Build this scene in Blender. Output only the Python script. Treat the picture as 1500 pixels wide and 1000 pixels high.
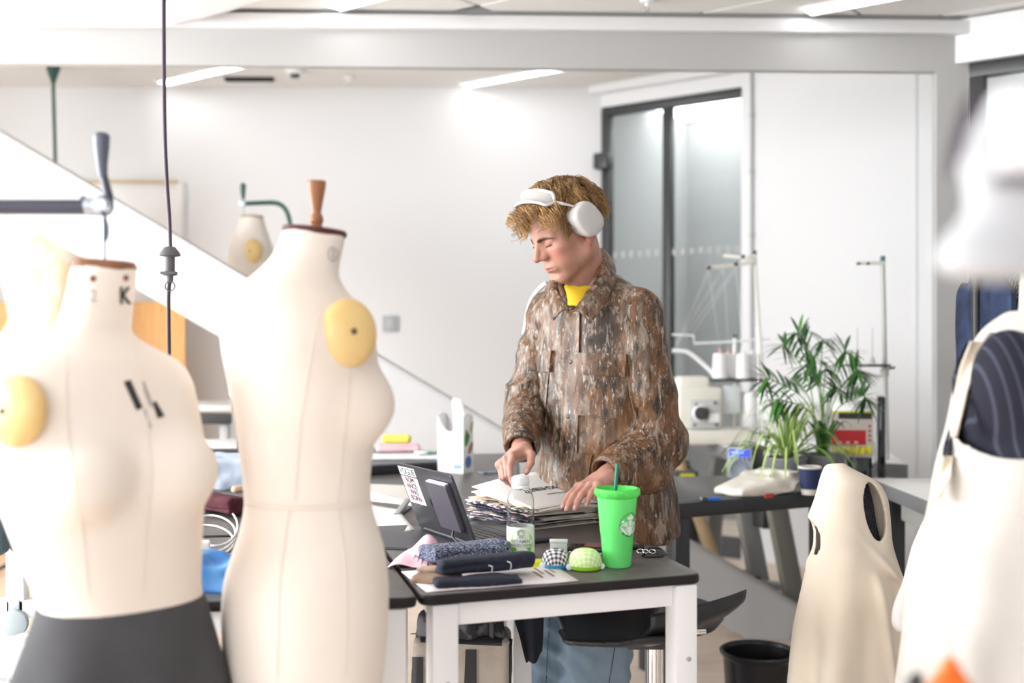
import bpy, bmesh, math, random
import numpy as np
from mathutils import Vector, Matrix
from mathutils.bvhtree import BVHTree

for _o in list(bpy.data.objects):
    bpy.data.objects.remove(_o)
SC = bpy.context.scene
COL = SC.collection
random.seed(7)
RNG = np.random.default_rng(7)
PI = math.pi
F, H = 1600.0, 1.28            # focal length in pixels of the 1500 wide frame, lens height

# ------------------------------------------------------------------ camera
cd = bpy.data.cameras.new('camera')
cam = bpy.data.objects.new('camera', cd)
COL.objects.link(cam)
cam.location = (0, 0, H)
cam.rotation_euler = (PI / 2, 0, 0)
cd.sensor_width = 36.0
cd.lens = F / 1500 * 36
cd.clip_start = 0.02
cd.dof.use_dof = True
cd.dof.focus_distance = 2.65
cd.dof.aperture_fstop = 1.9
SC.camera = cam

# ------------------------------------------------------------------ world, lights, exposure
w = bpy.data.worlds.new('world')
SC.world = w
w.use_nodes = True
bg = w.node_tree.nodes['Background']
bg.inputs[0].default_value = (0.93, 0.96, 1.0, 1)
bg.inputs[1].default_value = 0.50


def area(name, loc, rot, sx, sy, power, col=(1, 1, 1)):
    l = bpy.data.lights.new(name, 'AREA')
    l.shape = 'RECTANGLE'
    l.size, l.size_y = sx, sy
    l.energy = power
    l.color = col
    o = bpy.data.objects.new(name, l)
    COL.objects.link(o)
    o.location = loc
    o.rotation_euler = rot
    return o


# daylight through the tall windows on the left, just outside the frame
area('window_daylight', (-4.1, 2.1, 2.0), (0, -PI / 2 + 0.10, 0), 2.4, 4.6, 385, (0.95, 0.98, 1.0))
# windows behind the photographer
area('rear_window_daylight', (-1.5, -2.6, 2.0), (-PI / 2 - PI + 0.1, 0, -0.3), 4.5, 2.2, 70, (0.97, 0.98, 1.0))
# added fill light that brightens the corridor behind the glass
area('corridor_fill', (2.3, 6.95, 2.9), (0, 0, -0.63), 4.0, 0.6, 28)

SC.view_settings.view_transform = 'Standard'
SC.view_settings.look = 'None'
SC.view_settings.exposure = 0.47
SC.view_settings.gamma = 1.0
SC.view_settings.use_curve_mapping = False
SC.cycles.max_bounces = 10
SC.cycles.transparent_max_bounces = 16
SC.cycles.use_denoising = True


# ------------------------------------------------------------------ coordinates
def P(px, py, Y):
    """point seen at picture position px, py and lying Y metres away"""
    return Vector(((px - 750) * Y / F, Y, H + (500 - py) * Y / F))


def Pz(px, py, z):
    """point seen at px, py on the level z"""
    Y = F * (H - z) / (py - 500)
    return Vector(((px - 750) * Y / F, Y, z))


# ------------------------------------------------------------------ materials
MATS = {}


def mat(name, col=(0.8, 0.8, 0.8), rough=0.5, metal=0.0, **k):
    """principled material with optional noise mottling, weave bump and so on"""
    if name in MATS:
        return MATS[name]
    m = bpy.data.materials.new(name)
    m.use_nodes = True
    nt = m.node_tree
    b = nt.nodes['Principled BSDF']
    b.inputs['Base Color'].default_value = (*col, 1)
    b.inputs['Roughness'].default_value = rough
    b.inputs['Metallic'].default_value = metal
    for kk, key in (('trans', 'Transmission Weight'), ('ior', 'IOR'), ('alpha', 'Alpha'), ('sheen', 'Sheen Weight'),
                    ('coat', 'Coat Weight'), ('sss', 'Subsurface Weight'), ('spec', 'Specular IOR Level')):
        if kk in k:
            b.inputs[key].default_value = k[kk]
    if 'sss' in k:
        b.inputs['Subsurface Radius'].default_value = k.get('sssr', (0.012, 0.004, 0.002))
        b.inputs['Subsurface Scale'].default_value = 1.0
    if 'emit' in k:
        b.inputs['Emission Color'].default_value = (*k.get('ecol', col), 1)
        b.inputs['Emission Strength'].default_value = k['emit']
    tc = nt.nodes.new('ShaderNodeTexCoord')
    if 'col2' in k:                                  # mottling between two colours
        n = nt.nodes.new('ShaderNodeTexNoise')
        n.inputs['Scale'].default_value = k.get('nscale', 8)
        n.inputs['Detail'].default_value = k.get('ndetail', 4)
        mp = nt.nodes.new('ShaderNodeMapping')
        mp.inputs['Scale'].default_value = k.get('nstretch', (1, 1, 1))
        nt.links.new(tc.outputs['Object'], mp.inputs[0])
        nt.links.new(mp.outputs[0], n.inputs['Vector'])
        r = nt.nodes.new('ShaderNodeValToRGB')
        lo, hi = k.get('nrange', (0.35, 0.65))
        r.color_ramp.elements[0].position = lo
        r.color_ramp.elements[1].position = hi
        r.color_ramp.elements[0].color = (*col, 1)
        r.color_ramp.elements[1].color = (*k['col2'], 1)
        nt.links.new(n.outputs['Fac'], r.inputs[0])
        nt.links.new(r.outputs[0], b.inputs['Base Color'])
    if 'vcol' in k:                                  # colour attribute of the mesh
        a = nt.nodes.new('ShaderNodeAttribute')
        a.attribute_name = 'Col'
        nt.links.new(a.outputs['Color'], b.inputs['Base Color'])
    if 'bump' in k:
        n = nt.nodes.new('ShaderNodeTexNoise')
        n.inputs['Scale'].default_value = k.get('bscale', 60)
        n.inputs['Detail'].default_value = 3
        bp = nt.nodes.new('ShaderNodeBump')
        bp.inputs['Strength'].default_value = k['bump']
        bp.inputs['Distance'].default_value = k.get('bdist', 0.003)
        nt.links.new(tc.outputs['Object'], n.inputs['Vector'])
        nt.links.new(n.outputs['Fac'], bp.inputs['Height'])
        nt.links.new(bp.outputs[0], b.inputs['Normal'])
    MATS[name] = m
    return m


def stripe_mat(name, c1, c2, scale, axis='X', rough=0.8, width=0.5, distort=0.0, rot=(0, 0, 0)):
    """two colour stripes (wave texture)"""
    m = bpy.data.materials.new(name)
    m.use_nodes = True
    nt = m.node_tree
    b = nt.nodes['Principled BSDF']
    b.inputs['Roughness'].default_value = rough
    tc = nt.nodes.new('ShaderNodeTexCoord')
    mp = nt.nodes.new('ShaderNodeMapping')
    mp.inputs['Rotation'].default_value = rot
    wv = nt.nodes.new('ShaderNodeTexWave')
    wv.bands_direction = axis
    wv.inputs['Scale'].default_value = scale
    wv.inputs['Distortion'].default_value = distort
    r = nt.nodes.new('ShaderNodeValToRGB')
    r.color_ramp.elements[0].position = width - 0.06
    r.color_ramp.elements[1].position = width + 0.06
    r.color_ramp.elements[0].color = (*c1, 1)
    r.color_ramp.elements[1].color = (*c2, 1)
    nt.links.new(tc.outputs['Object'], mp.inputs[0])
    nt.links.new(mp.outputs[0], wv.inputs['Vector'])
    nt.links.new(wv.outputs['Fac'], r.inputs[0])
    nt.links.new(r.outputs[0], b.inputs['Base Color'])
    return m


def check_mat(name, c1, c2, c3, scale):
    """gingham: two crossed bands on the mesh's uv map"""
    m = bpy.data.materials.new(name)
    m.use_nodes = True
    nt = m.node_tree
    b = nt.nodes['Principled BSDF']
    b.inputs['Roughness'].default_value = 0.85
    tc = nt.nodes.new('ShaderNodeTexCoord')
    fs = []
    for ax in ('X', 'Y'):
        wv = nt.nodes.new('ShaderNodeTexWave')
        wv.bands_direction = ax
        wv.inputs['Scale'].default_value = scale
        nt.links.new(tc.outputs['UV'], wv.inputs['Vector'])
        g = nt.nodes.new('ShaderNodeMath')
        g.operation = 'GREATER_THAN'
        g.inputs[1].default_value = 0.5
        nt.links.new(wv.outputs['Fac'], g.inputs[0])
        fs.append(g)
    ad = nt.nodes.new('ShaderNodeMath')
    ad.operation = 'ADD'
    nt.links.new(fs[0].outputs[0], ad.inputs[0])
    nt.links.new(fs[1].outputs[0], ad.inputs[1])
    dv = nt.nodes.new('ShaderNodeMath')
    dv.operation = 'MULTIPLY'
    dv.inputs[1].default_value = 0.5
    nt.links.new(ad.outputs[0], dv.inputs[0])
    r = nt.nodes.new('ShaderNodeValToRGB')
    r.color_ramp.interpolation = 'CONSTANT'
    r.color_ramp.elements[0].color = (*c1, 1)
    r.color_ramp.elements[1].position = 0.75
    r.color_ramp.elements[1].color = (*c3, 1)
    e = r.color_ramp.elements.new(0.25)
    e.color = (*c2, 1)
    nt.links.new(dv.outputs[0], r.inputs[0])
    nt.links.new(r.outputs[0], b.inputs['Base Color'])
    return m


# ------------------------------------------------------------------ objects
def clean(n):
    return n


def link(name, me, m=None, parent=None, smooth=True):
    o = bpy.data.objects.new(name, me)
    COL.objects.link(o)
    if m is not None:
        if isinstance(m, (list, tuple)):
            for q in m:
                me.materials.append(q)
        else:
            me.materials.append(m)
    if smooth and len(me.polygons):
        me.polygons.foreach_set('use_smooth', np.ones(len(me.polygons), dtype=bool))
    if parent is not None:
        o.parent = parent
        o.matrix_parent_inverse = Matrix.Translation(-parent.location)
    return o


def rehome(o, loc):
    """move a mesh object's origin to loc without moving its geometry (coords are world coords)"""
    loc = Vector(loc)
    o.data.transform(Matrix.Translation(-loc))
    o.location = loc


def tag(o, label=None, cat=None, group=None, kind=None):
    if label: o['label'] = label
    if cat: o['category'] = cat
    if group: o['group'] = group
    if kind: o['kind'] = kind
    return o


def thing(name, loc, label, cat, group=None):
    o = bpy.data.objects.new(name, None)
    COL.objects.link(o)
    o.location = loc
    o.empty_display_size = 0.05
    return tag(o, label, cat, group)


def me_from(verts, faces, name='mesh'):
    me = bpy.data.meshes.new(name)
    me.from_pydata([tuple(v) for v in verts], [], [tuple(int(i) for i in f) for f in faces])
    me.update()
    return me


def bm_done(bm, name='mesh', recalc=True):
    if recalc:
        bmesh.ops.recalc_face_normals(bm, faces=bm.faces)
    me = bpy.data.meshes.new(name)
    bm.to_mesh(me)
    bm.free()
    return me


def flat(o, ang=35):
    """smooth only across shallow edges"""
    o.data.set_sharp_from_angle(angle=math.radians(ang))
    return o


def apply_mods(o):
    dg = bpy.context.evaluated_depsgraph_get()
    me = bpy.data.meshes.new_from_object(o.evaluated_get(dg))
    old = o.data
    o.modifiers.clear()
    o.data = me
    bpy.data.meshes.remove(old)
    return o


def bm_box(bm, c, s, rot=None, bev=0.0, seg=2):
    """box of size s round centre c (rot: 3x3/4x4 or z angle), bevelled"""
    r = bmesh.ops.create_cube(bm, size=1.0)
    vs = r['verts']
    bmesh.ops.scale(bm, vec=Vector(s), verts=vs)
    if bev > 0:
        es = list({e for v in vs for e in v.link_edges})
        rr = bmesh.ops.bevel(bm, geom=es, offset=min(bev, min(s) * 0.49), segments=seg, affect='EDGES', profile=0.5)
        vs = list({v for f in rr['faces'] for v in f.verts} | {v for v in vs if v.is_valid})
    if rot is not None:
        if isinstance(rot, (int, float)):
            rot = Matrix.Rotation(rot, 3, 'Z')
        bmesh.ops.rotate(bm, cent=(0, 0, 0), matrix=rot, verts=vs)
    bmesh.ops.translate(bm, vec=Vector(c), verts=vs)
    return vs


def box(name, c, s, m, parent=None, rot=None, bev=0.003, seg=2):
    bm = bmesh.new()
    bm_box(bm, c, s, rot, bev, seg)
    o = link(name, bm_done(bm), m, parent)
    return flat(o)


def frames(pts):
    """rotation minimising frames along a polyline"""
    pts = [Vector(p) for p in pts]
    n = len(pts)
    T = []
    for i in range(n):
        a = pts[max(i - 1, 0)]
        b = pts[min(i + 1, n - 1)]
        t = (b - a)
        T.append(t.normalized() if t.length > 1e-9 else Vector((0, 0, 1)))
    u = T[0].orthogonal().normalized()
    out = []
    for t in T:
        u = (u - t * u.dot(t))
        u = u.normalized() if u.length > 1e-6 else t.orthogonal().normalized()
        out.append((t, u, t.cross(u)))
    return pts, out


def bm_tube(bm, pts, r, seg=8, cap=True, flatten=1.0):
    pts, fr = frames(pts)
    n = len(pts)
    rs = r if isinstance(r, (list, tuple)) else [r] * n
    rings = []
    for p, (t, u, v), rr in zip(pts, fr, rs):
        rings.append([bm.verts.new(p + (u * math.cos(a) + v * math.sin(a) * flatten) * rr)
                      for a in [2 * PI * k / seg for k in range(seg)]])
    for a, b in zip(rings, rings[1:]):
        for k in range(seg):
            bm.faces.new((a[k], a[(k + 1) % seg], b[(k + 1) % seg], b[k]))
    if cap:
        bm.faces.new(rings[0][::-1])
        bm.faces.new(rings[-1])
    return rings


def tube(name, pts, r, m, parent=None, seg=10, smooth_pts=0, flatten=1.0):
    if smooth_pts:
        pts = catmull(pts, smooth_pts)
        if isinstance(r, (list, tuple)):
            r = list(np.interp(np.linspace(0, 1, len(pts)), np.linspace(0, 1, len(r)), r))
    bm = bmesh.new()
    bm_tube(bm, pts, r, seg, flatten=flatten)
    return flat(link(name, bm_done(bm), m, parent), 50)


def catmull(pts, n):
    """catmull-rom through pts, n samples per span"""
    P_ = [Vector(p) for p in pts]
    P_ = [P_[0] * 2 - P_[1]] + P_ + [P_[-1] * 2 - P_[-2]]
    out = []
    for i in range(1, len(P_) - 2):
        a, b, c, d = P_[i - 1], P_[i], P_[i + 1], P_[i + 2]
        for k in range(n):
            t = k / n
            out.append(0.5 * ((2 * b) + (c - a) * t + (2 * a - 5 * b + 4 * c - d) * t * t + (3 * b - a - 3 * c + d) * t ** 3))
    out.append(P_[-2].copy())
    return out


def bm_lathe(bm, prof, seg=32, axis_pt=(0, 0, 0), M=None, close=False):
    """prof: list of (r, z), round z; M: matrix applied afterwards"""
    rings = []
    for r, z in prof:
        if r < 1e-6:
            rings.append([bm.verts.new((0, 0, z))])
        else:
            rings.append([bm.verts.new((r * math.cos(2 * PI * k / seg), r * math.sin(2 * PI * k / seg), z)) for k in range(seg)])
    pairs = list(zip(rings, rings[1:]))
    if close:
        pairs.append((rings[-1], rings[0]))
    for a, b in pairs:
        if len(a) == 1 and len(b) == 1:
            continue
        for k in range(seg):
            k2 = (k + 1) % seg
            if len(a) == 1:
                bm.faces.new((a[0], b[k2], b[k]))
            elif len(b) == 1:
                bm.faces.new((a[k], a[k2], b[0]))
            else:
                bm.faces.new((a[k], a[k2], b[k2], b[k]))
    vs = [v for r in rings for v in r]
    if M is not None:
        bmesh.ops.transform(bm, matrix=M, verts=vs)
    bmesh.ops.translate(bm, vec=Vector(axis_pt), verts=vs)
    return vs


def lathe(name, prof, loc, m, parent=None, seg=32, M=None, close=False, ang=40):
    bm = bmesh.new()
    bm_lathe(bm, prof, seg, loc, M, close)
    return flat(link(name, bm_done(bm), m, parent), ang)


def bm_prism(bm, poly, z0, z1):
    """poly: list of (x, y) counter-clockwise"""
    a = [bm.verts.new((x, y, z0)) for x, y in poly]
    b = [bm.verts.new((x, y, z1)) for x, y in poly]
    n = len(poly)
    bm.faces.new(a[::-1])
    bm.faces.new(b)
    for i in range(n):
        bm.faces.new((a[i], a[(i + 1) % n], b[(i + 1) % n], b[i]))
    return a + b


def round_poly(poly, r, n=6):
    out = []
    N = len(poly)
    for i in range(N):
        p0, p1, p2 = Vector(poly[i - 1]), Vector(poly[i]), Vector(poly[(i + 1) % N])
        d0, d2 = (p0 - p1), (p2 - p1)
        a = p1 + d0.normalized() * min(r, d0.length * 0.45)
        b = p1 + d2.normalized() * min(r, d2.length * 0.45)
        for k in range(n + 1):
            t = k / n
            q = a.lerp(p1, t).lerp(p1.lerp(b, t), t)
            out.append((q.x, q.y))
    return out


def slab(name, poly, z0, z1, m, parent=None, r=0.02, bev=0.004):
    bm = bmesh.new()
    bm_prism(bm, round_poly(poly, r) if r else poly, z0, z1)
    bmesh.ops.recalc_face_normals(bm, faces=bm.faces)
    if bev:
        es = [e for e in bm.edges if abs(e.verts[0].co.z - e.verts[1].co.z) < 1e-6]
        bmesh.ops.bevel(bm, geom=es, offset=bev, segments=2, affect='EDGES', profile=0.5)
    return flat(link(name, bm_done(bm), m, parent), 40)


def grid_sheet(name, fn, nu, nv, m, parent=None, thick=0.0, uv=True):
    """sheet from fn(u, v) -> point; thick: a real thickness along the normals"""
    V = [fn(i / nu, j / nv) for j in range(nv + 1) for i in range(nu + 1)]
    Fc = [(j * (nu + 1) + i, j * (nu + 1) + i + 1, (j + 1) * (nu + 1) + i + 1, (j + 1) * (nu + 1) + i)
          for j in range(nv) for i in range(nu)]
    me = me_from(V, Fc)
    if uv:
        ul = me.uv_layers.new(name='UVMap')
        for lp in me.loops:
            vi = lp.vertex_index
            ul.data[lp.index].uv = ((vi % (nu + 1)) / nu, (vi // (nu + 1)) / nv)
    o = link(name, me, m, parent)
    if thick:
        s = o.modifiers.new('s', 'SOLIDIFY')
        s.thickness = thick
        s.offset = 0
    return o


def quad_fn(a, b, c, d, f=None):
    """bilinear patch; a b along u at v=0, d c at v=1; f(u, v) adds a vector"""
    a, b, c, d = map(Vector, (a, b, c, d))

    def g(u, v):
        p = a.lerp(b, u).lerp(d.lerp(c, u), v)
        return p + Vector(f(u, v)) if f else p
    return g


FONT_CACHE = {}


def text_mesh(txt, size, extrude=0.0004, bold=0.0, space=1.0, align='CENTER', lsp=1.0):
    cu = bpy.data.curves.new('t', 'FONT')
    cu.body = txt
    cu.size = size
    cu.extrude = extrude
    cu.offset = bold
    cu.space_character = space
    cu.space_line = lsp
    cu.align_x = align
    cu.align_y = 'CENTER'
    cu.resolution_u = 3
    o = bpy.data.objects.new('t', cu)
    COL.objects.link(o)
    dg = bpy.context.evaluated_depsgraph_get()
    dg.update()
    me = bpy.data.meshes.new_from_object(o.evaluated_get(dg))
    bpy.data.objects.remove(o)
    bpy.data.curves.remove(cu)
    return me


def lettering(name, txt, size, M, m, parent=None, warp=None, **k):
    """letters set in the xy plane of M (or bent by warp(x, y, z))"""
    me = text_mesh(txt, size, **k)
    if warp:
        for v in me.vertices:
            v.co = warp(v.co.x, v.co.y, v.co.z)
    else:
        me.transform(M)
    return link(name, me, m, parent, smooth=False)


def plane_M(o, x, n):
    """matrix with origin o, x axis x, z axis n"""
    x = Vector(x).normalized()
    n = Vector(n).normalized()
    y = n.cross(x).normalized()
    x = y.cross(n)
    M = Matrix((x, y, n)).transposed().to_4x4()
    M.translation = Vector(o)
    return M


# ------------------------------------------------------------------ implicit surfaces
def V3(p):
    return np.array(p, dtype=np.float64)


def s_cap(p, a, b, ra, rb=None):
    a, b = V3(a), V3(b)
    rb = ra if rb is None else rb
    ab = b - a
    t = np.clip(((p - a) @ ab) / max(ab @ ab, 1e-12), 0, 1)
    return np.linalg.norm(p - a - t[:, None] * ab, axis=1) - (ra + (rb - ra) * t)


def s_ell(p, c, r, R=None):
    q = p - V3(c)
    if R is not None:
        q = q @ R
    r = V3(r)
    k0 = np.linalg.norm(q / r, axis=1)
    k1 = np.linalg.norm(q / (r * r), axis=1)
    return k0 * (k0 - 1) / np.maximum(k1, 1e-9)


def s_box(p, c, s, R=None, rad=0.0):
    q = p - V3(c)
    if R is not None:
        q = q @ R
    q = np.abs(q) - (V3(s) - rad)
    return np.linalg.norm(np.maximum(q, 0), axis=1) + np.minimum(q.max(axis=1), 0) - rad


def smin(a, b, k):
    h = np.clip(0.5 + 0.5 * (b - a) / k, 0, 1)
    return b + (a - b) * h - k * h * (1 - h)


def smax(a, b, k):
    return -smin(-a, -b, k)


_LAT = RNG.random((32, 32, 32)).astype(np.float32)


def vnoise(p, seed=0):
    p = np.asarray(p, dtype=np.float64) + seed * 7.31
    i = np.floor(p).astype(np.int64)
    f = p - i
    f = f * f * (3 - 2 * f)
    i0, i1 = i & 31, (i + 1) & 31
    r = 0
    for dx in (0, 1):
        wx = f[:, 0] if dx else 1 - f[:, 0]
        ix = i1[:, 0] if dx else i0[:, 0]
        for dy in (0, 1):
            wy = f[:, 1] if dy else 1 - f[:, 1]
            iy = i1[:, 1] if dy else i0[:, 1]
            for dz in (0, 1):
                wz = f[:, 2] if dz else 1 - f[:, 2]
                iz = i1[:, 2] if dz else i0[:, 2]
                r = r + wx * wy * wz * _LAT[ix, iy, iz]
    return r


def nets(fn, lo, hi, h, bs=12):
    """surface nets of fn(points) = 0, evaluated only near the surface; returns verts, quads"""
    lo, hi = V3(lo), V3(hi)
    nb = np.ceil((hi - lo) / (h * bs)).astype(int)
    g = np.stack(np.meshgrid(*[np.arange(n) for n in nb], indexing='ij'), -1).reshape(-1, 3)
    cen = lo + (g + 0.5) * bs * h
    d = fn(cen)
    act = g[np.abs(d) < bs * h * 0.87 * 1.7]
    c1 = np.arange(bs + 1)
    loc = np.stack(np.meshgrid(c1, c1, c1, indexing='ij'), -1)
    cor = np.array([[0, 0, 0], [1, 0, 0], [0, 1, 0], [1, 1, 0], [0, 0, 1], [1, 0, 1], [0, 1, 1], [1, 1, 1]])
    edges = [(0, 1), (2, 3), (4, 5), (6, 7), (0, 2), (1, 3), (4, 6), (5, 7), (0, 4), (1, 5), (2, 6), (3, 7)]
    IDs, VS, SG = [], [], []
    N = (nb * bs + 2).astype(np.int64)
    for s in range(0, len(act), 64):
        blk = act[s:s + 64]
        gi = blk[:, None, None, None, :] * bs + loc[None]
        f = fn((lo + gi.reshape(-1, 3) * h)).reshape(len(blk), bs + 1, bs + 1, bs + 1)
        vals = np.stack([f[:, c[0]:bs + c[0], c[1]:bs + c[1], c[2]:bs + c[2]] for c in cor], -1)
        neg = vals < 0
        cnt = neg.sum(-1)
        m = (cnt > 0) & (cnt < 8)
        idx = np.argwhere(m)
        if not len(idx):
            continue
        v = vals[m]
        n = neg[m]
        acc = np.zeros((len(v), 3))
        num = np.zeros(len(v))
        for a, b in edges:
            e = n[:, a] != n[:, b]
            t = v[:, a] / np.where(e, v[:, a] - v[:, b], 1)
            pt = cor[a] + t[:, None] * (cor[b] - cor[a])
            acc += np.where(e[:, None], pt, 0)
            num += e
        gc = blk[idx[:, 0]] * bs + idx[:, 1:]
        VS.append(lo + (gc + acc / num[:, None]) * h)
        IDs.append((gc[:, 0] * N[1] + gc[:, 1]) * N[2] + gc[:, 2])
        SG.append(n[:, [0, 1, 2, 4]])
    ids = np.concatenate(IDs)
    vs = np.concatenate(VS)
    sg = np.concatenate(SG)
    o = np.argsort(ids)
    ids, vs, sg = ids[o], vs[o], sg[o]
    st = (N[1] * N[2], N[2], 1)
    Q = []
    for ax in range(3):
        e = sg[:, 0] != sg[:, ax + 1]
        base = ids[e]
        s0 = sg[e, 0]
        p, q = st[(ax + 1) % 3], st[(ax + 2) % 3]
        quad = np.stack([base - p - q, base - q, base, base - p], -1)
        k = np.searchsorted(ids, quad)
        k = np.minimum(k, len(ids) - 1)
        ok = (ids[k] == quad).all(1)
        k, s0 = k[ok], s0[ok]
        k[~s0] = k[~s0][:, ::-1]
        Q.append(k)
    return vs, np.concatenate(Q)


def fast_mesh(vs, q, name='mesh'):
    me = bpy.data.meshes.new(name)
    me.vertices.add(len(vs))
    me.vertices.foreach_set('co', np.asarray(vs, dtype=np.float32).ravel())
    n = q.shape[1]
    me.loops.add(q.size)
    me.loops.foreach_set('vertex_index', q.astype(np.int32).ravel())
    me.polygons.add(len(q))
    me.polygons.foreach_set('loop_start', (np.arange(len(q)) * n).astype(np.int32))
    me.update(calc_edges=True)
    me.validate()
    return me


def get_co(me):
    a = np.empty(len(me.vertices) * 3, dtype=np.float32)
    me.vertices.foreach_get('co', a)
    return a.reshape(-1, 3).astype(np.float64)


def get_no(me):
    a = np.empty(len(me.vertices) * 3, dtype=np.float32)
    me.vertices.foreach_get('normal', a)
    return a.reshape(-1, 3).astype(np.float64)


def set_co(me, co):
    me.vertices.foreach_set('co', np.asarray(co, dtype=np.float32).ravel())
    me.update()


def set_col(me, rgb):
    a = me.color_attributes.new('Col', 'FLOAT_COLOR', 'POINT')
    c = np.ones((len(me.vertices), 4), dtype=np.float32)
    c[:, :3] = rgb
    a.data.foreach_set('color', c.ravel())


def ridged(p, seed=0):
    return 1 - np.abs(2 * vnoise(p, seed) - 1) * 2


def sdf_obj(name, fn, lo, hi, h, m, parent=None, disp=None):
    vs, q = nets(fn, lo, hi, h)
    me = fast_mesh(vs, q)
    if disp:
        co, no = get_co(me), get_no(me)
        set_co(me, co + no * disp(co, no)[:, None])
    return link(name, me, m, parent)


def bvh_of(objs):
    V, Fc = [], []
    for o in objs:
        n = len(V)
        mw = o.matrix_world if o.parent is None else (o.parent.matrix_basis @ o.matrix_parent_inverse @ o.matrix_basis)
        V += [mw @ v.co for v in o.data.vertices]
        Fc += [[i + n for i in p.vertices] for p in o.data.polygons]
    return BVHTree.FromPolygons(V, Fc)


CAMP = Vector((0, 0, H))


def on_surface(bvh, px, py, lift=0.0):
    """point of a built surface met by the line of sight through px, py, lifted along its normal"""
    d = (P(px, py, 1.0) - CAMP).normalized()
    loc, n, i, t = bvh.ray_cast(CAMP, d)
    if loc is None:
        return None, None
    if n.dot(d) > 0:
        n = -n
    return loc + n * lift, n


def patch(name, bvh, quad, m, parent, lift=0.003, nu=10, nv=10, depth=0.004):
    """a layer of cloth (or print) lying on a surface: quad in picture pixels, built as a shell with edges"""
    a, b, c, d = [Vector((x, y)) for x, y in quad]
    V, ok = [], True
    bott = []
    last = None
    for j in range(nv + 1):
        for i in range(nu + 1):
            q = a.lerp(b, i / nu).lerp(d.lerp(c, i / nu), j / nv)
            p, n = on_surface(bvh, q.x, q.y, 0)
            if p is None:
                p, n = last if last else (P(q.x, q.y, 3), Vector((0, -1, 0)))
            last = (p, n)
            V.append(p + n * lift)
            bott.append(p - n * depth)
    N = len(V)
    Fc = []
    W_ = nu + 1
    for j in range(nv):
        for i in range(nu):
            q = (j * W_ + i, j * W_ + i + 1, (j + 1) * W_ + i + 1, (j + 1) * W_ + i)
            Fc.append(q[::-1])
            Fc.append(tuple(k + N for k in q))
    ring = [i for i in range(nu)] + [j * W_ + nu for j in range(nv)] + [nv * W_ + i for i in range(nu, 0, -1)] + [j * W_ for j in range(nv, 0, -1)]
    for k in range(len(ring)):
        x, y = ring[k], ring[(k + 1) % len(ring)]
        Fc.append((x, y, y + N, x + N))
    o = link(name, me_from(V + bott, Fc), m, parent)
    return flat(o, 50)


def line_on(name, bvh, pts, r, m, parent, lift=0.001, n=6):
    """a seam or cord following a surface; pts in picture pixels"""
    out = []
    for k in range(len(pts) - 1):
        for t in range(n):
            q = Vector(pts[k]).lerp(Vector(pts[k + 1]), t / n)
            p, _ = on_surface(bvh, q.x, q.y, lift)
            if p: out.append(p)
    p, _ = on_surface(bvh, *pts[-1], lift)
    if p: out.append(p)
    if len(out) < 2:
        return None
    return tube(name, out, r, m, parent, seg=6)

# ================================================================== THE SETTING
WHITE = mat('wall_paint', (0.78, 0.78, 0.79), 0.6)
CEILM = mat('ceiling_paint', (0.8, 0.79, 0.77), 0.7)
DG = Vector((0.806, -0.591, 0)).normalized()        # the building's second axis
DN = Vector((0.591, 0.806, 0)).normalized()         # away from the room, square to DG
STRUCT = []


def struct(o):
    o['kind'] = 'structure'
    STRUCT.append(o)
    return o


def wallbox(name, p0, p1, z0, z1, t, m, side=1, parent=None, bev=0.0):
    """upright slab from p0 to p1; its front face on the line, its thickness t behind it"""
    p0, p1 = Vector((p0[0], p0[1], 0)), Vector((p1[0], p1[1], 0))
    d = (p1 - p0)
    n = Vector((-d.y, d.x, 0)).normalized() * side
    c = (p0 + p1) / 2 + n * t / 2
    return box(name, (c.x, c.y, (z0 + z1) / 2), (d.length, t, z1 - z0), m, parent, rot=math.atan2(d.y, d.x), bev=bev)


# floor: pale vinyl boards
fm = mat('floor_vinyl', (0.72, 0.58, 0.47), 0.45, col2=(0.80, 0.67, 0.56), nscale=3, nstretch=(1, 9, 1), bump=0.05, bscale=120)
struct(box('floor', (-1.0, 3.2, -0.05), (11, 12.5, 0.1), fm, bev=0))

bwY = 7.0
struct(wallbox('wall_back', (-6.3, bwY), (0.572, bwY), 0, 3.0, 0.15, WHITE))
G0 = Vector((0.57, bwY, 0))


def gp(t, off=0.0):
    return G0 + DG * t + DN * off


# slanting wall on the right: over and beside the glazed doors
tR = 0.965
struct(wallbox('wall_right', gp(tR), gp(3.4), 0, 3.0, 0.12, WHITE))
struct(wallbox('trim_door_head', gp(-0.05), gp(tR), 2.775, 3.0, 0.12, WHITE))
struct(wallbox('trim_ceiling', gp(-0.05, -0.07), gp(3.4, -0.07), 2.86, 2.92, 0.07, WHITE))
struct(wallbox('trim_panel_joint', gp(1.962, -0.006), gp(1.975, -0.006), 0, 2.9, 0.012, mat('joint_grey', (0.72, 0.73, 0.75), 0.5)))
# far ceiling
struct(box('ceiling', (-1.7, 5.9, 2.96), (9.2, 2.75, 0.1), CEILM, bev=0))
# downstand beam between the two bays, pier at its right end
b0, b1 = (-6.3, 4.27), (1.905, 4.56)
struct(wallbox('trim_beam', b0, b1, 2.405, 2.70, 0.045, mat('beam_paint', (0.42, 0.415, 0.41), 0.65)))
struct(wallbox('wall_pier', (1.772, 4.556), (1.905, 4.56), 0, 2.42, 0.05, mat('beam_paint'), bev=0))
struct(wallbox('trim_ledge', (b0[0], b0[1] - 0.035), (b1[0], b1[1] - 0.035), 2.555, 2.612, 0.05, WHITE, bev=0.006))
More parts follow.
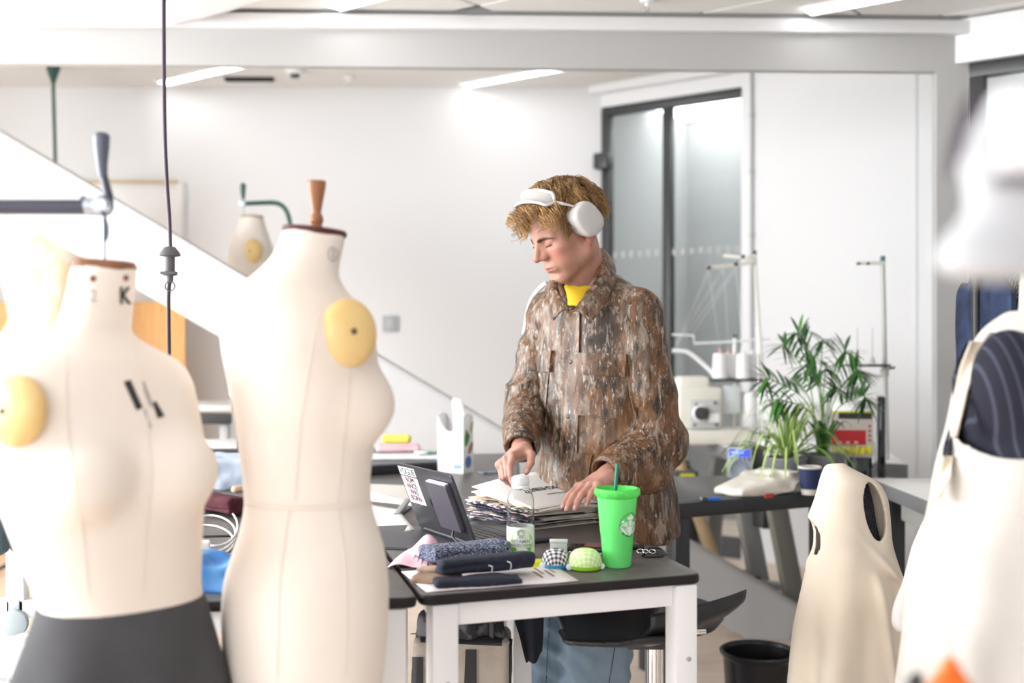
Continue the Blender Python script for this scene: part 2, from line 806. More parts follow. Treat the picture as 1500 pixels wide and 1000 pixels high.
# near ceiling: coffer of big tiles
tile_m = mat('ceiling_tile', (0.78, 0.77, 0.745), 0.8, bump=0.1, bscale=200)
ce = struct(box('ceiling_near', (-1.0, 1.2, 2.72), (9, 6.75, 0.1), mat('void_dark', (0.05, 0.05, 0.05), 0.9), bev=0))
k = 0
for i in range(-4, 6):
    for j in range(-3, 5):
        c = Vector((0.3, 4.15, 0)) + DG * (i * 1.2 + 0.1) + DN * (j * -0.62 + 0.25)
        if c.y > 5.0 or c.y < 1.8 or c.x < -2.2 or c.x > 3.9:
            continue
        bm = bmesh.new()
        bm_box(bm, (c.x, c.y, 2.645), (1.19, 0.608, 0.03), math.atan2(DG.y, DG.x), 0.004, 1)
        # stop short of the beam
        bmesh.ops.bisect_plane(bm, geom=bm.verts[:] + bm.edges[:] + bm.faces[:], plane_co=(0, 4.47, 0), plane_no=(-0.035, 1, 0), clear_outer=True)
        if len(bm.verts) > 8 or len(bm.verts) >= 4:
            o = link('tile', bm_done(bm), tile_m, ce)
            flat(o)
        else:
            bm.free()
# soffit left of the coffer (a slanting edge) with a light lip
e0 = Vector((-1.42, 4.41, 0))
e1 = e0 + DG * 5.6
struct(slab('ceiling_soffit', [(-6.3, 4.25), (-6.3, -1.5), (e1.x, -1.5), (e1.x, e1.y), (e0.x, e0.y)], 2.545, 2.66, WHITE, r=0, bev=0))
struct(wallbox('trim_coffer_lip', e0 + DN * 0.10, e1 + DN * 0.10, 2.58, 2.64, 0.1, WHITE, side=-1, bev=0.006))

# window wall at the far right
w0 = Vector((1.905, 4.555, 0))
struct(wallbox('wall_right_lintel', w0 - DG * 0.10 - DN * 0.03, w0 + DG * 2.4 - DN * 0.03, 2.44, 2.62, 0.18, WHITE))
BLK = mat('frame_black', (0.028, 0.028, 0.03), 0.4)
GLASS = mat('pane_glass', (0.9, 0.95, 0.94), 0.02, trans=1.0, ior=1.05, spec=0.5)
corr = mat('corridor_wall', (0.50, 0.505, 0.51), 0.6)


def glazing(name, p, length, z0, z1, bars, fw, kind_n):
    r = struct(wallbox(name, p, p + DG * length, z1 - fw, z1, 0.06, BLK, bev=0.003))
    wallbox('window_frame', p, p + DG * fw, z0, z1 - fw, 0.06, BLK, parent=r, bev=0.003)
    for b in bars:
        wallbox('mullion', p + DG * (b - fw / 2), p + DG * (b + fw / 2), z0, z1 - fw, 0.06, BLK, parent=r, bev=0.003)
    ends = [fw] + bars + [length]
    for a, b in zip(ends, ends[1:]):
        wallbox('pane', p + DG * (a + (fw / 2 if a != fw else 0)) + DN * 0.025, p + DG * (b - fw / 2 * (b != length)) + DN * 0.025,
                z0, z1 - fw, 0.008, GLASS, parent=r)
    return r


dr = glazing('door_1', gp(0.012, -0.012), 0.955, 0.0, 2.775, [0.465], 0.055, 'door')
wallbox('bottom_rail', gp(0.02, -0.012), gp(0.965, -0.012), 0, 0.12, 0.05, BLK, parent=dr)
box('door_closer', gp(0.055, -0.06) + Vector((0, 0, 2.42)), (0.10, 0.09, 0.10), BLK, dr, rot=math.atan2(DG.y, DG.x), bev=0.008)
# row of frosted squares on the glass
fr_m = mat('frosted_mark', (0.46, 0.47, 0.47), 0.6)
for i in range(15):
    c = gp(0.10 + i * 0.06, 0.008) + Vector((0, 0, 1.83))
    if abs(i * 0.06 + 0.10 - 0.465) > 0.05:
        box('frosted_square', c, (0.022, 0.003, 0.04), fr_m, dr, rot=math.atan2(DG.y, DG.x), bev=0)
wn = glazing('window_1', w0 + DG * 0.0 - DN * 0.0, 2.3, 0.0, 2.44, [1.2], 0.06, 'window')
# the corridor behind the glass
struct(wallbox('wall_corridor', gp(-0.6, 1.3), gp(5.5, 1.3), 0, 3.0, 0.1, corr))
struct(wallbox('wall_corridor_end', gp(-0.05, 1.3), gp(-0.05, 0.13), 0, 3.0, 0.1, corr, side=-1))
struct(slab('ceiling_corridor', [tuple(gp(-0.6, 0.06)[:2]), tuple(gp(5.5, 0.06)[:2]), tuple(gp(5.5, 1.35)[:2]), tuple(gp(-0.6, 1.35)[:2])], 2.93, 3.0, corr, r=0, bev=0))
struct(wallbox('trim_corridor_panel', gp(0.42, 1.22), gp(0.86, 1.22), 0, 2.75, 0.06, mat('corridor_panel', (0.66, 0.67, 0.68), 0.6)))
struct(wallbox('trim_corridor_post', gp(1.05, 0.9), gp(1.13, 0.9), 0, 2.75, 0.06, mat('corridor_panel')))

# lamps: long recessed strips in both ceilings
lamp_m = mat('strip_lamp', (1, 1, 1), 0.5, emit=6.0)
LAMPS = []


def strip_lamp(name, a, length, wdt, z, label):
    a = Vector((a[0], a[1], 0))
    t = thing(name, (a.x, a.y, z), label, 'ceiling light', 'recessed strip lights')
    c = a + DG * length / 2
    rz = math.atan2(DG.y, DG.x)
    box('diffuser', (c.x, c.y, z), (length, wdt, 0.012), lamp_m, t, rot=rz, bev=0.002)
    for s in (-1, 1):
        q = c + DN * s * (wdt / 2 + 0.006)
        box('lamp_frame', (q.x, q.y, z - 0.001), (length, 0.012, 0.018), mat('white_metal', (0.85, 0.85, 0.85), 0.4), t, rot=rz, bev=0.002)
    LAMPS.append(t)
    return t


strip_lamp('strip_light', (-0.30, 6.92), 1.6, 0.085, 2.905, 'recessed strip light in far ceiling, straight above the young man')
strip_lamp('strip_light', (-2.2, 6.86), 1.6, 0.085, 2.905, 'recessed strip light in far ceiling, at left beside the black air slot')
strip_lamp('strip_light', (1.20, 4.44), 1.3, 0.075, 2.622, 'recessed strip light in near ceiling tiles, right, over the plants')
strip_lamp('strip_light', (-0.72, 4.38), 1.3, 0.075, 2.622, 'recessed strip light in near ceiling tiles, above the beam left of centre')
# glowing tube behind the glass, stands for a light fixture's reflection in it
t = thing('reflection_tube', gp(0.62, 0.6) + Vector((0, 0, 2.72)), 'white glowing tube behind the black framed glass, for a lamp reflection in it', 'ceiling light')
tube('glow_tube', [gp(0.60, 0.6) + Vector((0, 0, 2.72)), gp(1.6, 0.6) + Vector((0, 0, 2.72))], 0.018, mat('tube_glow', (1, 1, 1), 0.5, emit=3.0), t)
for q in (0.75, 1.5):
    tube('hanger', [gp(q, 0.6) + Vector((0, 0, 2.735)), gp(q, 0.6) + Vector((0, 0, 2.93))], 0.003, BLK, t, seg=6)

# ceiling fittings
p = Pz(365, 115, 2.905)
t = thing('air_vent', p, 'black slot air vent in the far ceiling', 'vent')
box('slot', p, (0.30, 0.05, 0.02), mat('slot_black', (0.01, 0.01, 0.012), 0.8), t, bev=0.002)
for i in (-1, 0, 1):
    box('blade', p + Vector((0, i * 0.015, -0.012)), (0.29, 0.004, 0.012), BLK, t, bev=0)
box('vent_frame', p + Vector((0, 0.032, -0.004)), (0.32, 0.012, 0.02), mat('white_metal'), t, bev=0.002)
p = Pz(432, 104, 2.895)
t = thing('smoke_detector', p, 'round white smoke detector on the far ceiling', 'smoke detector')
lathe('body', [(0, 0.012), (0.055, 0.012), (0.055, -0.008), (0.04, -0.02), (0.03, -0.022)], p, mat('white_plastic', (0.85, 0.85, 0.84), 0.4), t, seg=24)
lathe('grille', [(0.03, -0.02), (0.03, -0.032), (0.022, -0.04), (0, -0.042)], p, mat('dark_plastic', (0.04, 0.04, 0.045), 0.4), t, seg=16)
p = Pz(512, 115, 2.895)
t = thing('sprinkler', p, 'small white sprinkler head on far ceiling beside the smoke detector', 'sprinkler')
lathe('rosette', [(0, 0.012), (0.035, 0.01), (0.03, -0.004), (0.008, -0.006), (0.008, -0.03), (0, -0.03)], p, mat('white_plastic'), t, seg=20)
lathe('deflector', [(0, -0.034), (0.016, -0.034), (0.016, -0.037), (0, -0.037)], p, mat('steel', (0.6, 0.6, 0.6), 0.25, 1.0), t, seg=16)
p = Pz(948, 2, 2.62)
t = thing('sprinkler', p, 'chrome sprinkler head on the near ceiling above the beam', 'sprinkler')
lathe('rosette', [(0, 0.01), (0.03, 0.008), (0.026, -0.004), (0.007, -0.006), (0.007, -0.02), (0, -0.02)], p, mat('white_plastic'), t, seg=20)
for s in (-1, 1):
    tube('yoke', [p + Vector((s * 0.006, 0, -0.018)), p + Vector((s * 0.009, 0, -0.03)), p + Vector((0, 0, -0.042))], 0.002, mat('steel'), t, seg=6)
lathe('deflector', [(0, -0.042), (0.012, -0.042), (0.012, -0.044), (0, -0.044)], p, mat('steel'), t, seg=14)

# socket plate on the back wall
p = P(572, 474, bwY - 0.006)
t = thing('wall_socket', p, 'square grey switch plate on the white back wall', 'switch')
box('plate', p, (0.104, 0.012, 0.106), mat('grey_plate', (0.42, 0.44, 0.46), 0.45), t, bev=0.004)
box('switch', p + Vector((0, -0.008, 0)), (0.04, 0.008, 0.06), mat('grey_plate2', (0.5, 0.52, 0.54), 0.4), t, bev=0.002)

# white board with a wooden ledge on the back wall
c0, c1 = P(40, 268, 6.96), P(270, 268, 6.96)
t = thing('whiteboard', ((c0.x + c1.x) / 2, 6.98, 1.5), 'white board with a thin wooden top rail on the back wall', 'board')
box('panel', ((c0.x + c1.x) / 2, 6.98, 1.75), (c1.x - c0.x, 0.03, 1.08), mat('board_white', (0.9, 0.9, 0.9), 0.3), t, bev=0.002)
box('top_rail', ((c0.x + c1.x) / 2 - 0.03, 6.972, 2.296), (c1.x - c0.x - 0.04, 0.05, 0.018), mat('rail_wood', (0.62, 0.48, 0.3), 0.5), t, bev=0.002)
box('side_rail', (c1.x - 0.008, 6.965, 1.75), (0.016, 0.02, 1.08), mat('rail_grey', (0.72, 0.72, 0.72), 0.4), t, bev=0.002)

# orange plywood partition under the stair
a0, a1 = P(-90, 442, 6.55), P(271, 442, 6.55)
ply = mat('plywood_orange', (0.70, 0.36, 0.12), 0.55, col2=(0.78, 0.43, 0.17), nscale=4, nstretch=(9, 1, 1))
t = thing('plywood_screen', ((a0.x + a1.x) / 2, 6.56, 0), 'orange brown plywood screen standing under the sloping stair side', 'screen')
wid = (a1.x - a0.x) / 2
for i in range(2):
    box('panel', (a0.x + wid * (i + 0.5), 6.565, a0.z / 2), (wid - 0.004, 0.022, a0.z), ply, t, bev=0.002)
for x in (a0.x + 0.1, a1.x - 0.1):
    box('foot', (x, 6.59, 0.02), (0.06, 0.3, 0.04), ply, t, bev=0.003)

# the stair: one long sloping side panel that comes down to the floor at right
L0, L1 = 5.45, 4.70


def sp(px, py):
    Y = L0 + (L1 - L0) * px / 1100.0
    return P(px, py, Y)


dthk = Vector((0.07, 0.55, 0)).normalized()
top = [sp(-160, 99.5), sp(1215, 917)]
bot = [sp(-160, 217), sp(1092, 939)]
bot[1].z = 0.0
foot = sp(1245, 935)
foot.z = 0.0
top[1] = top[1]
outline = [top[0], top[1], foot, bot[1], bot[0]]
bm = bmesh.new()
fa = [bm.verts.new(v) for v in outline]
fb = [bm.verts.new(v + dthk * 0.06) for v in outline]
bm.faces.new(fa)
bm.faces.new(fb[::-1])
for i in range(5):
    bm.faces.new((fa[i], fb[i], fb[(i + 1) % 5], fa[(i + 1) % 5]))
bmesh.ops.recalc_face_normals(bm, faces=bm.faces)
bmesh.ops.bevel(bm, geom=bm.edges[:], offset=0.004, segments=2, affect='EDGES')
st = thing('staircase', (bot[1].x, bot[1].y, 0), 'long white sloping stair side coming down to floor behind the tables', 'staircase')
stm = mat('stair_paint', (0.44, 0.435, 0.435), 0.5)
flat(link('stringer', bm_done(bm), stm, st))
# edge capping along the upper rim
cap_p = [top[0] + Vector((0, -0.004, 0.004)) + dthk * 0.03, top[1] + Vector((0, -0.004, 0.004)) + dthk * 0.03]
bm = bmesh.new()
u = (cap_p[1] - cap_p[0])
zax = Vector((0, 0, 1)) - u.normalized() * u.normalized().z
Mx = plane_M((cap_p[0] + cap_p[1]) / 2, u, zax)
bm_box(bm, (0, 0, 0), (u.length, 0.058, 0.010), None, 0.002)
bmesh.ops.transform(bm, matrix=Mx, verts=bm.verts)
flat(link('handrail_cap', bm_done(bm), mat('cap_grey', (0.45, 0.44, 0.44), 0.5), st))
# conduit on the slanting wall
p = gp(1.035, -0.012)
t = thing('conduit', (p.x, p.y, 1.8), 'thin grey conduit running down the white wall beside the glass', 'conduit')
tube('pipe', [p + Vector((0, 0, 2.85)), p + Vector((0, 0, 0.9))], 0.0095, mat('conduit_grey', (0.5, 0.53, 0.53), 0.4), t)
for z in (2.6, 2.27, 1.9):
    lathe('clip', [(0.008, 0.014), (0.016, 0.012), (0.016, -0.012), (0.008, -0.014)], (p.x, p.y, z), mat('conduit_grey'), t, seg=14, close=True)

# hanging cables
t = thing('hanging_cable', P(80, 100, 6.3), 'thin dark green cable hanging from a ceiling rose at the far left', 'cable')
q = Pz(78, 98, 2.9)
q.z = 2.905
t.location = q
lathe('ceiling_rose', [(0, 0.0), (0.04, 0), (0.038, -0.02), (0.012, -0.10), (0.008, -0.11), (0, -0.11)], q, mat('dark_green', (0.03, 0.09, 0.075), 0.45), t, seg=20)
yq = q.y
tube('cord', [q + Vector((0, 0, -0.1)), P(79, 160, yq), P(81, 240, yq), P(81, 300, yq)], 0.011, mat('dark_green'), t, seg=8, smooth_pts=6)
t = thing('hanging_cable', P(249, 380, 2.1), 'thick purple grey cable with a rubber inline plug hanging between the dress forms', 'cable')
cm = mat('cable_purple', (0.055, 0.028, 0.06), 0.45)
Yc = 2.35
tube('cord', [P(240, -60, Yc), P(240, 60, Yc), P(241, 180, Yc), P(244, 260, Yc), P(248, 320, Yc), P(249.5, 362, Yc)], 0.0042, cm, t, seg=10, smooth_pts=8)
tube('lower_cord', [P(249, 405, Yc), P(247, 430, Yc), P(247, 470, Yc), P(248, 560, Yc), P(250, 700, Yc)], 0.0042, mat('cable_dark', (0.03, 0.02, 0.03), 0.45), t, seg=10, smooth_pts=8)
rub = mat('rubber_grey', (0.10, 0.10, 0.105), 0.6)
c = P(249, 380, Yc)
k = Yc / F
lathe('plug', [(0, 20 * k), (8 * k, 18 * k), (14 * k, 10 * k), (15.5 * k, 6 * k), (14 * k, 5 * k), (7 * k, 4 * k), (7 * k, -17 * k), (10.5 * k, -18 * k),
               (10.5 * k, -23 * k), (5 * k, -24 * k), (4 * k, -34 * k), (0, -35 * k)], c, rub, t, seg=24)
box('latch', c + Vector((0, -0.012, -20 * k)), (0.033, 0.008, 0.006), rub, t, bev=0.001)
bm = bmesh.new()
bm_tube(bm, [P(249 + 7 * math.cos(a), 419 - 26 + 26 + 7 * math.sin(a), Yc - 0.006) for a in [2 * PI * i / 20 for i in range(21)]], 0.0014, 6)
link('ring', bm_done(bm), rub, t)

# ================================================================== THE CUTTING TABLES
TZ = 0.80
TOPM = mat('table_lino', (0.085, 0.078, 0.074), 0.36, col2=(0.11, 0.102, 0.097), nscale=30, bump=0.04, bscale=300, bdist=0.001)
EDGE = mat('table_edge', (0.014, 0.011, 0.013), 0.45, spec=0.25)
TWHITE = mat('table_steel_white', (0.86, 0.86, 0.88), 0.35)
STEEL = mat('steel')
CHROME = mat('chrome', (0.75, 0.75, 0.76), 0.08, 1.0)
F1, F2 = Pz(616, 873, TZ), Pz(1030, 840, TZ)
R1 = Vector((0.215, 2.93, TZ))
dA = (F2 - F1).normalized()
R0 = R1 - dA * 0.60


def table(name, poly, label, legs, rails, loc):
    t = thing(name, loc, label, 'table', 'cutting tables')
    o = slab('tabletop', poly, TZ - 0.021, TZ - 0.001, EDGE, t, r=0.028, bev=0.006)
    cx = sum(p[0] for p in poly) / len(poly)
    cy = sum(p[1] for p in poly) / len(poly)
    inn = [(cx + (x - cx) * 0.988, cy + (y - cy) * 0.988) for x, y in poly]
    slab('lino_top', inn, TZ - 0.004, TZ, TOPM, t, r=0.028, bev=0.0008)
    for (x, y, w_, ang) in legs:
        g = box('leg', (x, y, (TZ - 0.022) / 2), (w_, w_, TZ - 0.022), TWHITE, t, rot=ang, bev=0.004)
        q = Vector((x, y, 0)) + Matrix.Rotation(ang, 3, 'Z') @ Vector((0.004, -w_ / 2 - 0.001, 0))
        lathe('bolt', [(0, 0.003), (0.005, 0.002), (0.0055, -0.002), (0, -0.002)], (q.x, q.y, TZ - 0.175), STEEL, g, seg=12, M=Matrix.Rotation(ang, 4, 'Z') @ Matrix.Rotation(PI / 2, 4, 'X'))
    for a, b in rails:
        a, b = Vector((*a, 0)), Vector((*b, 0))
        c = (a + b) / 2
        d = b - a
        box('apron', (c.x, c.y, TZ - 0.022 - 0.0225), (d.length, 0.025, 0.045), TWHITE, t, rot=math.atan2(d.y, d.x), bev=0.003)
    return t


def xy(v):
    return (v.x, v.y)


angA = math.atan2(dA.y, dA.x)
nA = Vector((-dA.y, dA.x, 0))
# the near table: legs inset a little from its corners
lf = F1 + dA * 0.052 + nA * 0.035
rf = F2 - dA * 0.034 + nA * 0.032
rb = R1 - dA * 0.225 - nA * 0.05
lb = R0 + dA * 0.05 - nA * 0.05
table('cutting_table', [xy(F1), xy(F2), xy(R1), xy(R0)], 'black topped cutting table with white steel legs, the one carrying the green cup',
      [(lf.x, lf.y, 0.052, angA), (rf.x, rf.y, 0.05, angA), (rb.x, rb.y, 0.05, angA), (lb.x, lb.y, 0.05, angA)],
      [(xy(lf + dA * 0.026), xy(rf - dA * 0.025)), (xy(lb), xy(rb)), (xy(lf + nA * 0.026), xy(lb)), (xy(rf + nA * 0.026), xy(rb))], (lf.x, lf.y, 0))
# the table to its left, behind the dress forms
B2 = F1 - dA * 0.006 - nA * 0.01
B1 = Pz(120, 884, TZ)
B2.y = max(B2.y, B1.y)
B3 = R0 - dA * 0.006
B4 = Vector((B1.x - 0.10, B1.y + 0.66, TZ))
l2 = B2 - dA * 0.045 + nA * 0.04
l1 = B1 + dA * 0.05 + nA * 0.04
l3 = B3 - dA * 0.05 - nA * 0.05
l4 = B4 + dA * 0.05 - nA * 0.05
table('cutting_table', [xy(B1), xy(B2), xy(B3), xy(B4)], 'black topped cutting table behind the dress forms, blue bag and cables on it',
      [(l1.x, l1.y, 0.05, angA), (l2.x, l2.y, 0.05, angA), (l3.x, l3.y, 0.05, angA), (l4.x, l4.y, 0.05, angA)],
      [(xy(l1), xy(l2)), (xy(l4), xy(l3)), (xy(l1), xy(l4)), (xy(l2), xy(l3))], (l2.x, l2.y, 0))
# the long table beyond them, to the left of the man
C1 = B4 + nA * 0.006
C2 = R0 + dA * 0.40 + nA * 0.006
C3 = Vector((0.03, 4.72, TZ))
C4 = Vector((-1.45, 4.4, TZ))
table('cutting_table', [xy(C1), xy(C2), xy(C3), xy(C4)], 'long black cutting table behind the laptop, carton and tray of papers on it',
      [(C1.x + 0.1, C1.y + 0.1, 0.05, angA), (C2.x - 0.07, C2.y + 0.06, 0.05, angA), (C3.x - 0.06, C3.y - 0.08, 0.05, angA), (C4.x + 0.08, C4.y - 0.05, 0.05, angA)],
      [((C1.x + 0.1, C1.y + 0.1), (C2.x - 0.07, C2.y + 0.06)), ((C4.x + 0.08, C4.y - 0.05), (C3.x - 0.06, C3.y - 0.08)), ((C2.x - 0.07, C2.y + 0.06), (C3.x - 0.06, C3.y - 0.08))],
      ((C1.x + C3.x) / 2, (C1.y + C3.y) / 2, 0))


# ================================================================== THINGS ON THE TABLES
def T(px, py, lift=0.0):
    v = Pz(px, py, TZ)
    v.z = TZ + lift
    return v


# ---- laptop, back of the lid towards us
lap = mat('laptop_grey', (0.085, 0.085, 0.098), 0.35, 0.6)
dkp = mat('dark_plastic', (0.04, 0.04, 0.045), 0.4)
hinge_l, hinge_r = T(616, 778, 0.012), T(698, 806, 0.012)
up_l, up_r = P(573, 677, hinge_l.y + 0.0), P(659, 695, hinge_r.y + 0.0)
hx = (hinge_r - hinge_l)
hl = hx.length
hx.normalize()
bk = Vector((-hx.y, hx.x, 0))             # towards the keyboard side (away from us)
lean = -0.20
t = thing('laptop', (hinge_l + hinge_r) / 2, 'open dark grey laptop with two stickers on lid, beside the drink bottle', 'laptop')
upv = ((up_l + up_r) / 2 - (hinge_l + hinge_r) / 2)
# the lid is a rigid plate: height axis square to the hinge line
upv = (upv - hx * upv.dot(hx))
lh = 0.205
LW = hl * 1.06
dl = Vector((-0.10, 0.13, 1.0))
dl = (dl - hx * dl.dot(hx)).normalized()
tl = P(573, 677, hinge_l.y)
up = (tl - hinge_l)
up = (up - hx * up.dot(hx))
lh = up.length * 1.02
up.normalize()
nrm = hx.cross(up).normalized()
if nrm.y > 0: nrm = -nrm
lc = hinge_l + hx * hl / 2
# shear free: shift the plate so its upper left corner stays where seen
bm = bmesh.new()
bm_prism(bm, round_poly([(-hl / 2, 0), (hl / 2, 0), (hl / 2, lh), (-hl / 2, lh)], 0.012), -0.003, 0.003)
LM = plane_M(lc, hx, nrm)
bmesh.ops.bevel(bm, geom=[e for e in bm.edges if abs(e.verts[0].co.z - e.verts[1].co.z) < 1e-6], offset=0.001, segments=1, affect='EDGES')
bmesh.ops.transform(bm, matrix=LM, verts=bm.verts)
lid = flat(link('lid', bm_done(bm), lap, t))
sgn = 1 if (LM @ Vector((1, 0, 0)) - lc).x > 0 else -1


def lid_pt(x, y, z=0.0035):
    return LM @ Vector((x, y, z))


def on_lid(name, x0, y0, x1, y1, thk, m, parent=lid, r=0):
    bm = bmesh.new()
    poly = [(x0, y0), (x1, y0), (x1, y1), (x0, y1)]
    bm_prism(bm, round_poly(poly, r) if r else poly, 0.003, 0.003 + thk)
    bmesh.ops.transform(bm, matrix=LM, verts=bm.verts)
    return flat(link(name, bm_done(bm), m, parent))


ydir = 1 if lid_pt(0, 0.1).z > lid_pt(0, 0).z else -1
base = box('base', lc + bk * 0.105 + Vector((0, 0, -0.005)), (hl, 0.21, 0.012), lap, t, rot=math.atan2(hx.y, hx.x), bev=0.004)
keyw = hl / 15.5
for r_ in range(5):
    for c_ in range(14):
        q = lc + bk * (0.035 + r_ * 0.019) + hx * ((c_ - 6.5) * keyw) + Vector((0, 0, 0.002))
        box('key', q, (keyw * 0.86, 0.016, 0.0025), dkp, base, rot=math.atan2(hx.y, hx.x), bev=0)
box('trackpad', lc + bk * 0.17 + Vector((0, 0, 0.0015)), (0.10, 0.06, 0.001), mat('trackpad', (0.13, 0.13, 0.14), 0.3, 0.4), base, rot=math.atan2(hx.y, hx.x), bev=0)
tube('hinge', [hinge_l + hx * 0.03, hinge_r - hx * 0.03], 0.006, dkp, t)
box('screen', LM @ Vector((0, lh * 0.52 * ydir, -0.0035)), (0.001, 0.001, 0.001), dkp, lid, bev=0)
bm = bmesh.new()
bm_prism(bm, [(-hl / 2 + 0.006, 0.012), (hl / 2 - 0.006, 0.012), (hl / 2 - 0.006, lh - 0.006), (-hl / 2 + 0.006, lh - 0.006)], -0.0038, -0.003)
bmesh.ops.transform(bm, matrix=LM, verts=bm.verts)
o = bpy.data.objects['screen']
o.data = bm_done(bm)
o.data.materials.append(mat('screen_glass', (0.01, 0.01, 0.012), 0.05))
# stickers: picture-left is x = -hl/2
stk = mat('sticker_white', (0.85, 0.85, 0.85), 0.5)
stp = mat('sticker_pink', (0.80, 0.62, 0.66), 0.5)
ink = mat('print_black', (0.015, 0.015, 0.018), 0.5)
s0 = -hl / 2
on_lid('sticker', s0 + 0.006, lh * 0.84, s0 + hl * 0.33, lh * 0.965, 0.0006, stk)
on_lid('sticker', s0 + 0.006, lh * 0.41, s0 + hl * 0.33, lh * 0.82, 0.0006, stp)


def lid_text(txt, x, y, size, **k):
    M_ = LM @ Matrix.Translation((x, y, 0.0040))
    return lettering('lettering', txt, size, M_, ink, lid, **k)


lid_text('VOGUE', s0 + hl * 0.175, lh * 0.90, hl * 0.086, extrude=0.0002)
lid_text('ROM\nANCE\nWAS\nBORN', s0 + hl * 0.175, lh * 0.63, lh * 0.118, extrude=0.0002, lsp=0.78)
# small dark fruit emblem with a bite and a leaf, in the middle of the lid
bm = bmesh.new()
pts = []
for i in range(48):
    a = 2 * PI * i / 48
    r_ = 0.0125 * (1 + 0.06 * math.cos(2 * a)) * (1 - 0.16 * math.exp(-((a - PI / 2) / 0.25) ** 2) - 0.10 * math.exp(-((a - 1.5 * PI) / 0.2) ** 2))
    x_, y_ = r_ * math.cos(a), r_ * math.sin(a) * 1.04
    dx, dy = x_ - 0.0155, y_ - 0.001
    dd = math.hypot(dx, dy)
    if dd < 0.0068:
        x_, y_ = 0.0155 + dx / dd * 0.0068, 0.001 + dy / dd * 0.0068
    pts.append((x_, y_))
bm_prism(bm, pts, 0.0031, 0.0036)
leaf = [(0.0005 + 0.006 * math.sin(PI * i / 8) * 0.45 + 0.0045 * i / 8, 0.0135 + 0.0065 * i / 8) for i in range(9)]
leaf += [(0.0005 - 0.001 * math.sin(PI * i / 8) + 0.0045 * i / 8, 0.0135 + 0.0065 * i / 8) for i in range(7, 0, -1)]
bm_prism(bm, leaf, 0.0031, 0.0036)
bmesh.ops.transform(bm, matrix=LM @ Matrix.Translation((-0.006, lh * 0.49, 0)), verts=bm.verts)
flat(link('emblem', bm_done(bm), mat('emblem_dark', (0.012, 0.012, 0.014), 0.1), lid))
# slim drive stuck on the lid
t2 = thing('external_drive', lid_pt(hl * 0.22, lh * 0.5), 'slim mauve grey external drive stuck to laptop lid', 'drive')
bm = bmesh.new()
bm_prism(bm, round_poly([(hl * 0.08, lh * 0.20), (hl * 0.43, lh * 0.20), (hl * 0.43, lh * 0.86), (hl * 0.08, lh * 0.86)], 0.004), 0.0037, 0.0165)
bmesh.ops.bevel(bm, geom=[e for e in bm.edges if abs(e.verts[0].co.z - e.verts[1].co.z) < 1e-6], offset=0.0012, segments=1, affect='EDGES')
bmesh.ops.transform(bm, matrix=LM, verts=bm.verts)
flat(link('case', bm_done(bm), mat('drive_grey', (0.115, 0.105, 0.13), 0.4, 0.3), t2))
bm = bmesh.new()
bm_prism(bm, [(hl * 0.09, lh * 0.862), (hl * 0.42, lh * 0.862), (hl * 0.42, lh * 0.878), (hl * 0.09, lh * 0.878)], 0.005, 0.015)
bmesh.ops.transform(bm, matrix=LM, verts=bm.verts)
flat(link('end_cap', bm_done(bm), mat('drive_lilac', (0.62, 0.58, 0.68), 0.4), t2))
tube('lead', [lid_pt(hl * 0.25, lh * 0.20, 0.008), lid_pt(hl * 0.27, lh * 0.1, 0.02), lid_pt(hl * 0.40, lh * 0.03, 0.018), hinge_r + hx * 0.004 + Vector((0, 0, 0.006))], 0.0028, dkp, t2, smooth_pts=6)

# dark slab (closed folder) in front of the laptop
t = slab('document_folder', [xy(T(520, 803)), xy(T(688, 809)), xy(T(690, 792)), xy(T(600, 772)), xy(T(520, 775))], TZ + 0.0004, TZ + 0.0065, mat('folder_dark', (0.075, 0.075, 0.085), 0.45), None, r=0.004, bev=0.001)
tag(t, 'flat dark grey folder on table in front of laptop', 'folder')

# ---- papers left of the laptop
papm = mat('paper_white', (0.83, 0.82, 0.80), 0.7)


def paper(name, pts, label, cat, m=papm, z=0.0, thick=0.0012, curl=0.0, group=None, sd=0):
    a, b, c, d = [T(*q) for q in pts]

    def f(u, v):
        return (0, 0, z + thick + 0.0008 + curl * (max(0, 2 * u - 1) ** 2 + max(0, 1 - 2 * v) ** 2 * 0.5) + 0.002 * curl * math.sin(7 * u + sd))
    o = grid_sheet(name, quad_fn(a, b, c, d, f), 14, 10, m, None, thick)
    rehome(o, (a + c) / 2)
    return tag(o, label, cat, group)


paper('paper_sheet', [(500, 792), (608, 780), (582, 748), (500, 730)], 'large white pattern paper lying between dress form and laptop', 'paper', curl=0.004)
t = slab('foam_board', [xy(T(490, 728)), xy(T(612, 742)), xy(T(640, 716)), xy(T(490, 710))], TZ + 0.0005, TZ + 0.0085, mat('board_cream', (0.82, 0.80, 0.76), 0.7), None, r=0.002, bev=0.001)
tag(t, 'white board with a cream edge lying behind the laptop lid', 'board')
# stapler-like grey tool by the paper
q0, q1 = T(582, 756, 0.012), T(598, 744, 0.012)
t = thing('stapler', (q0 + q1) / 2, 'small grey stapler beside the pattern paper behind laptop', 'stapler')
d = q1 - q0
box('base', (q0 + q1) / 2 + Vector((0, 0, -0.008)), (d.length, 0.022, 0.006), dkp, t, rot=math.atan2(d.y, d.x), bev=0.002)
bm = bmesh.new()
bm_box(bm, (0, 0, 0), (d.length * 0.95, 0.018, 0.012), None, 0.005)
bmesh.ops.rotate(bm, cent=(0, 0, 0), matrix=Matrix.Rotation(-0.12, 3, 'Y'), verts=bm.verts)
bmesh.ops.rotate(bm, cent=(0, 0, 0), matrix=Matrix.Rotation(math.atan2(d.y, d.x), 3, 'Z'), verts=bm.verts)
bmesh.ops.translate(bm, vec=(q0 + q1) / 2 + Vector((0, 0, 0.004)), verts=bm.verts)
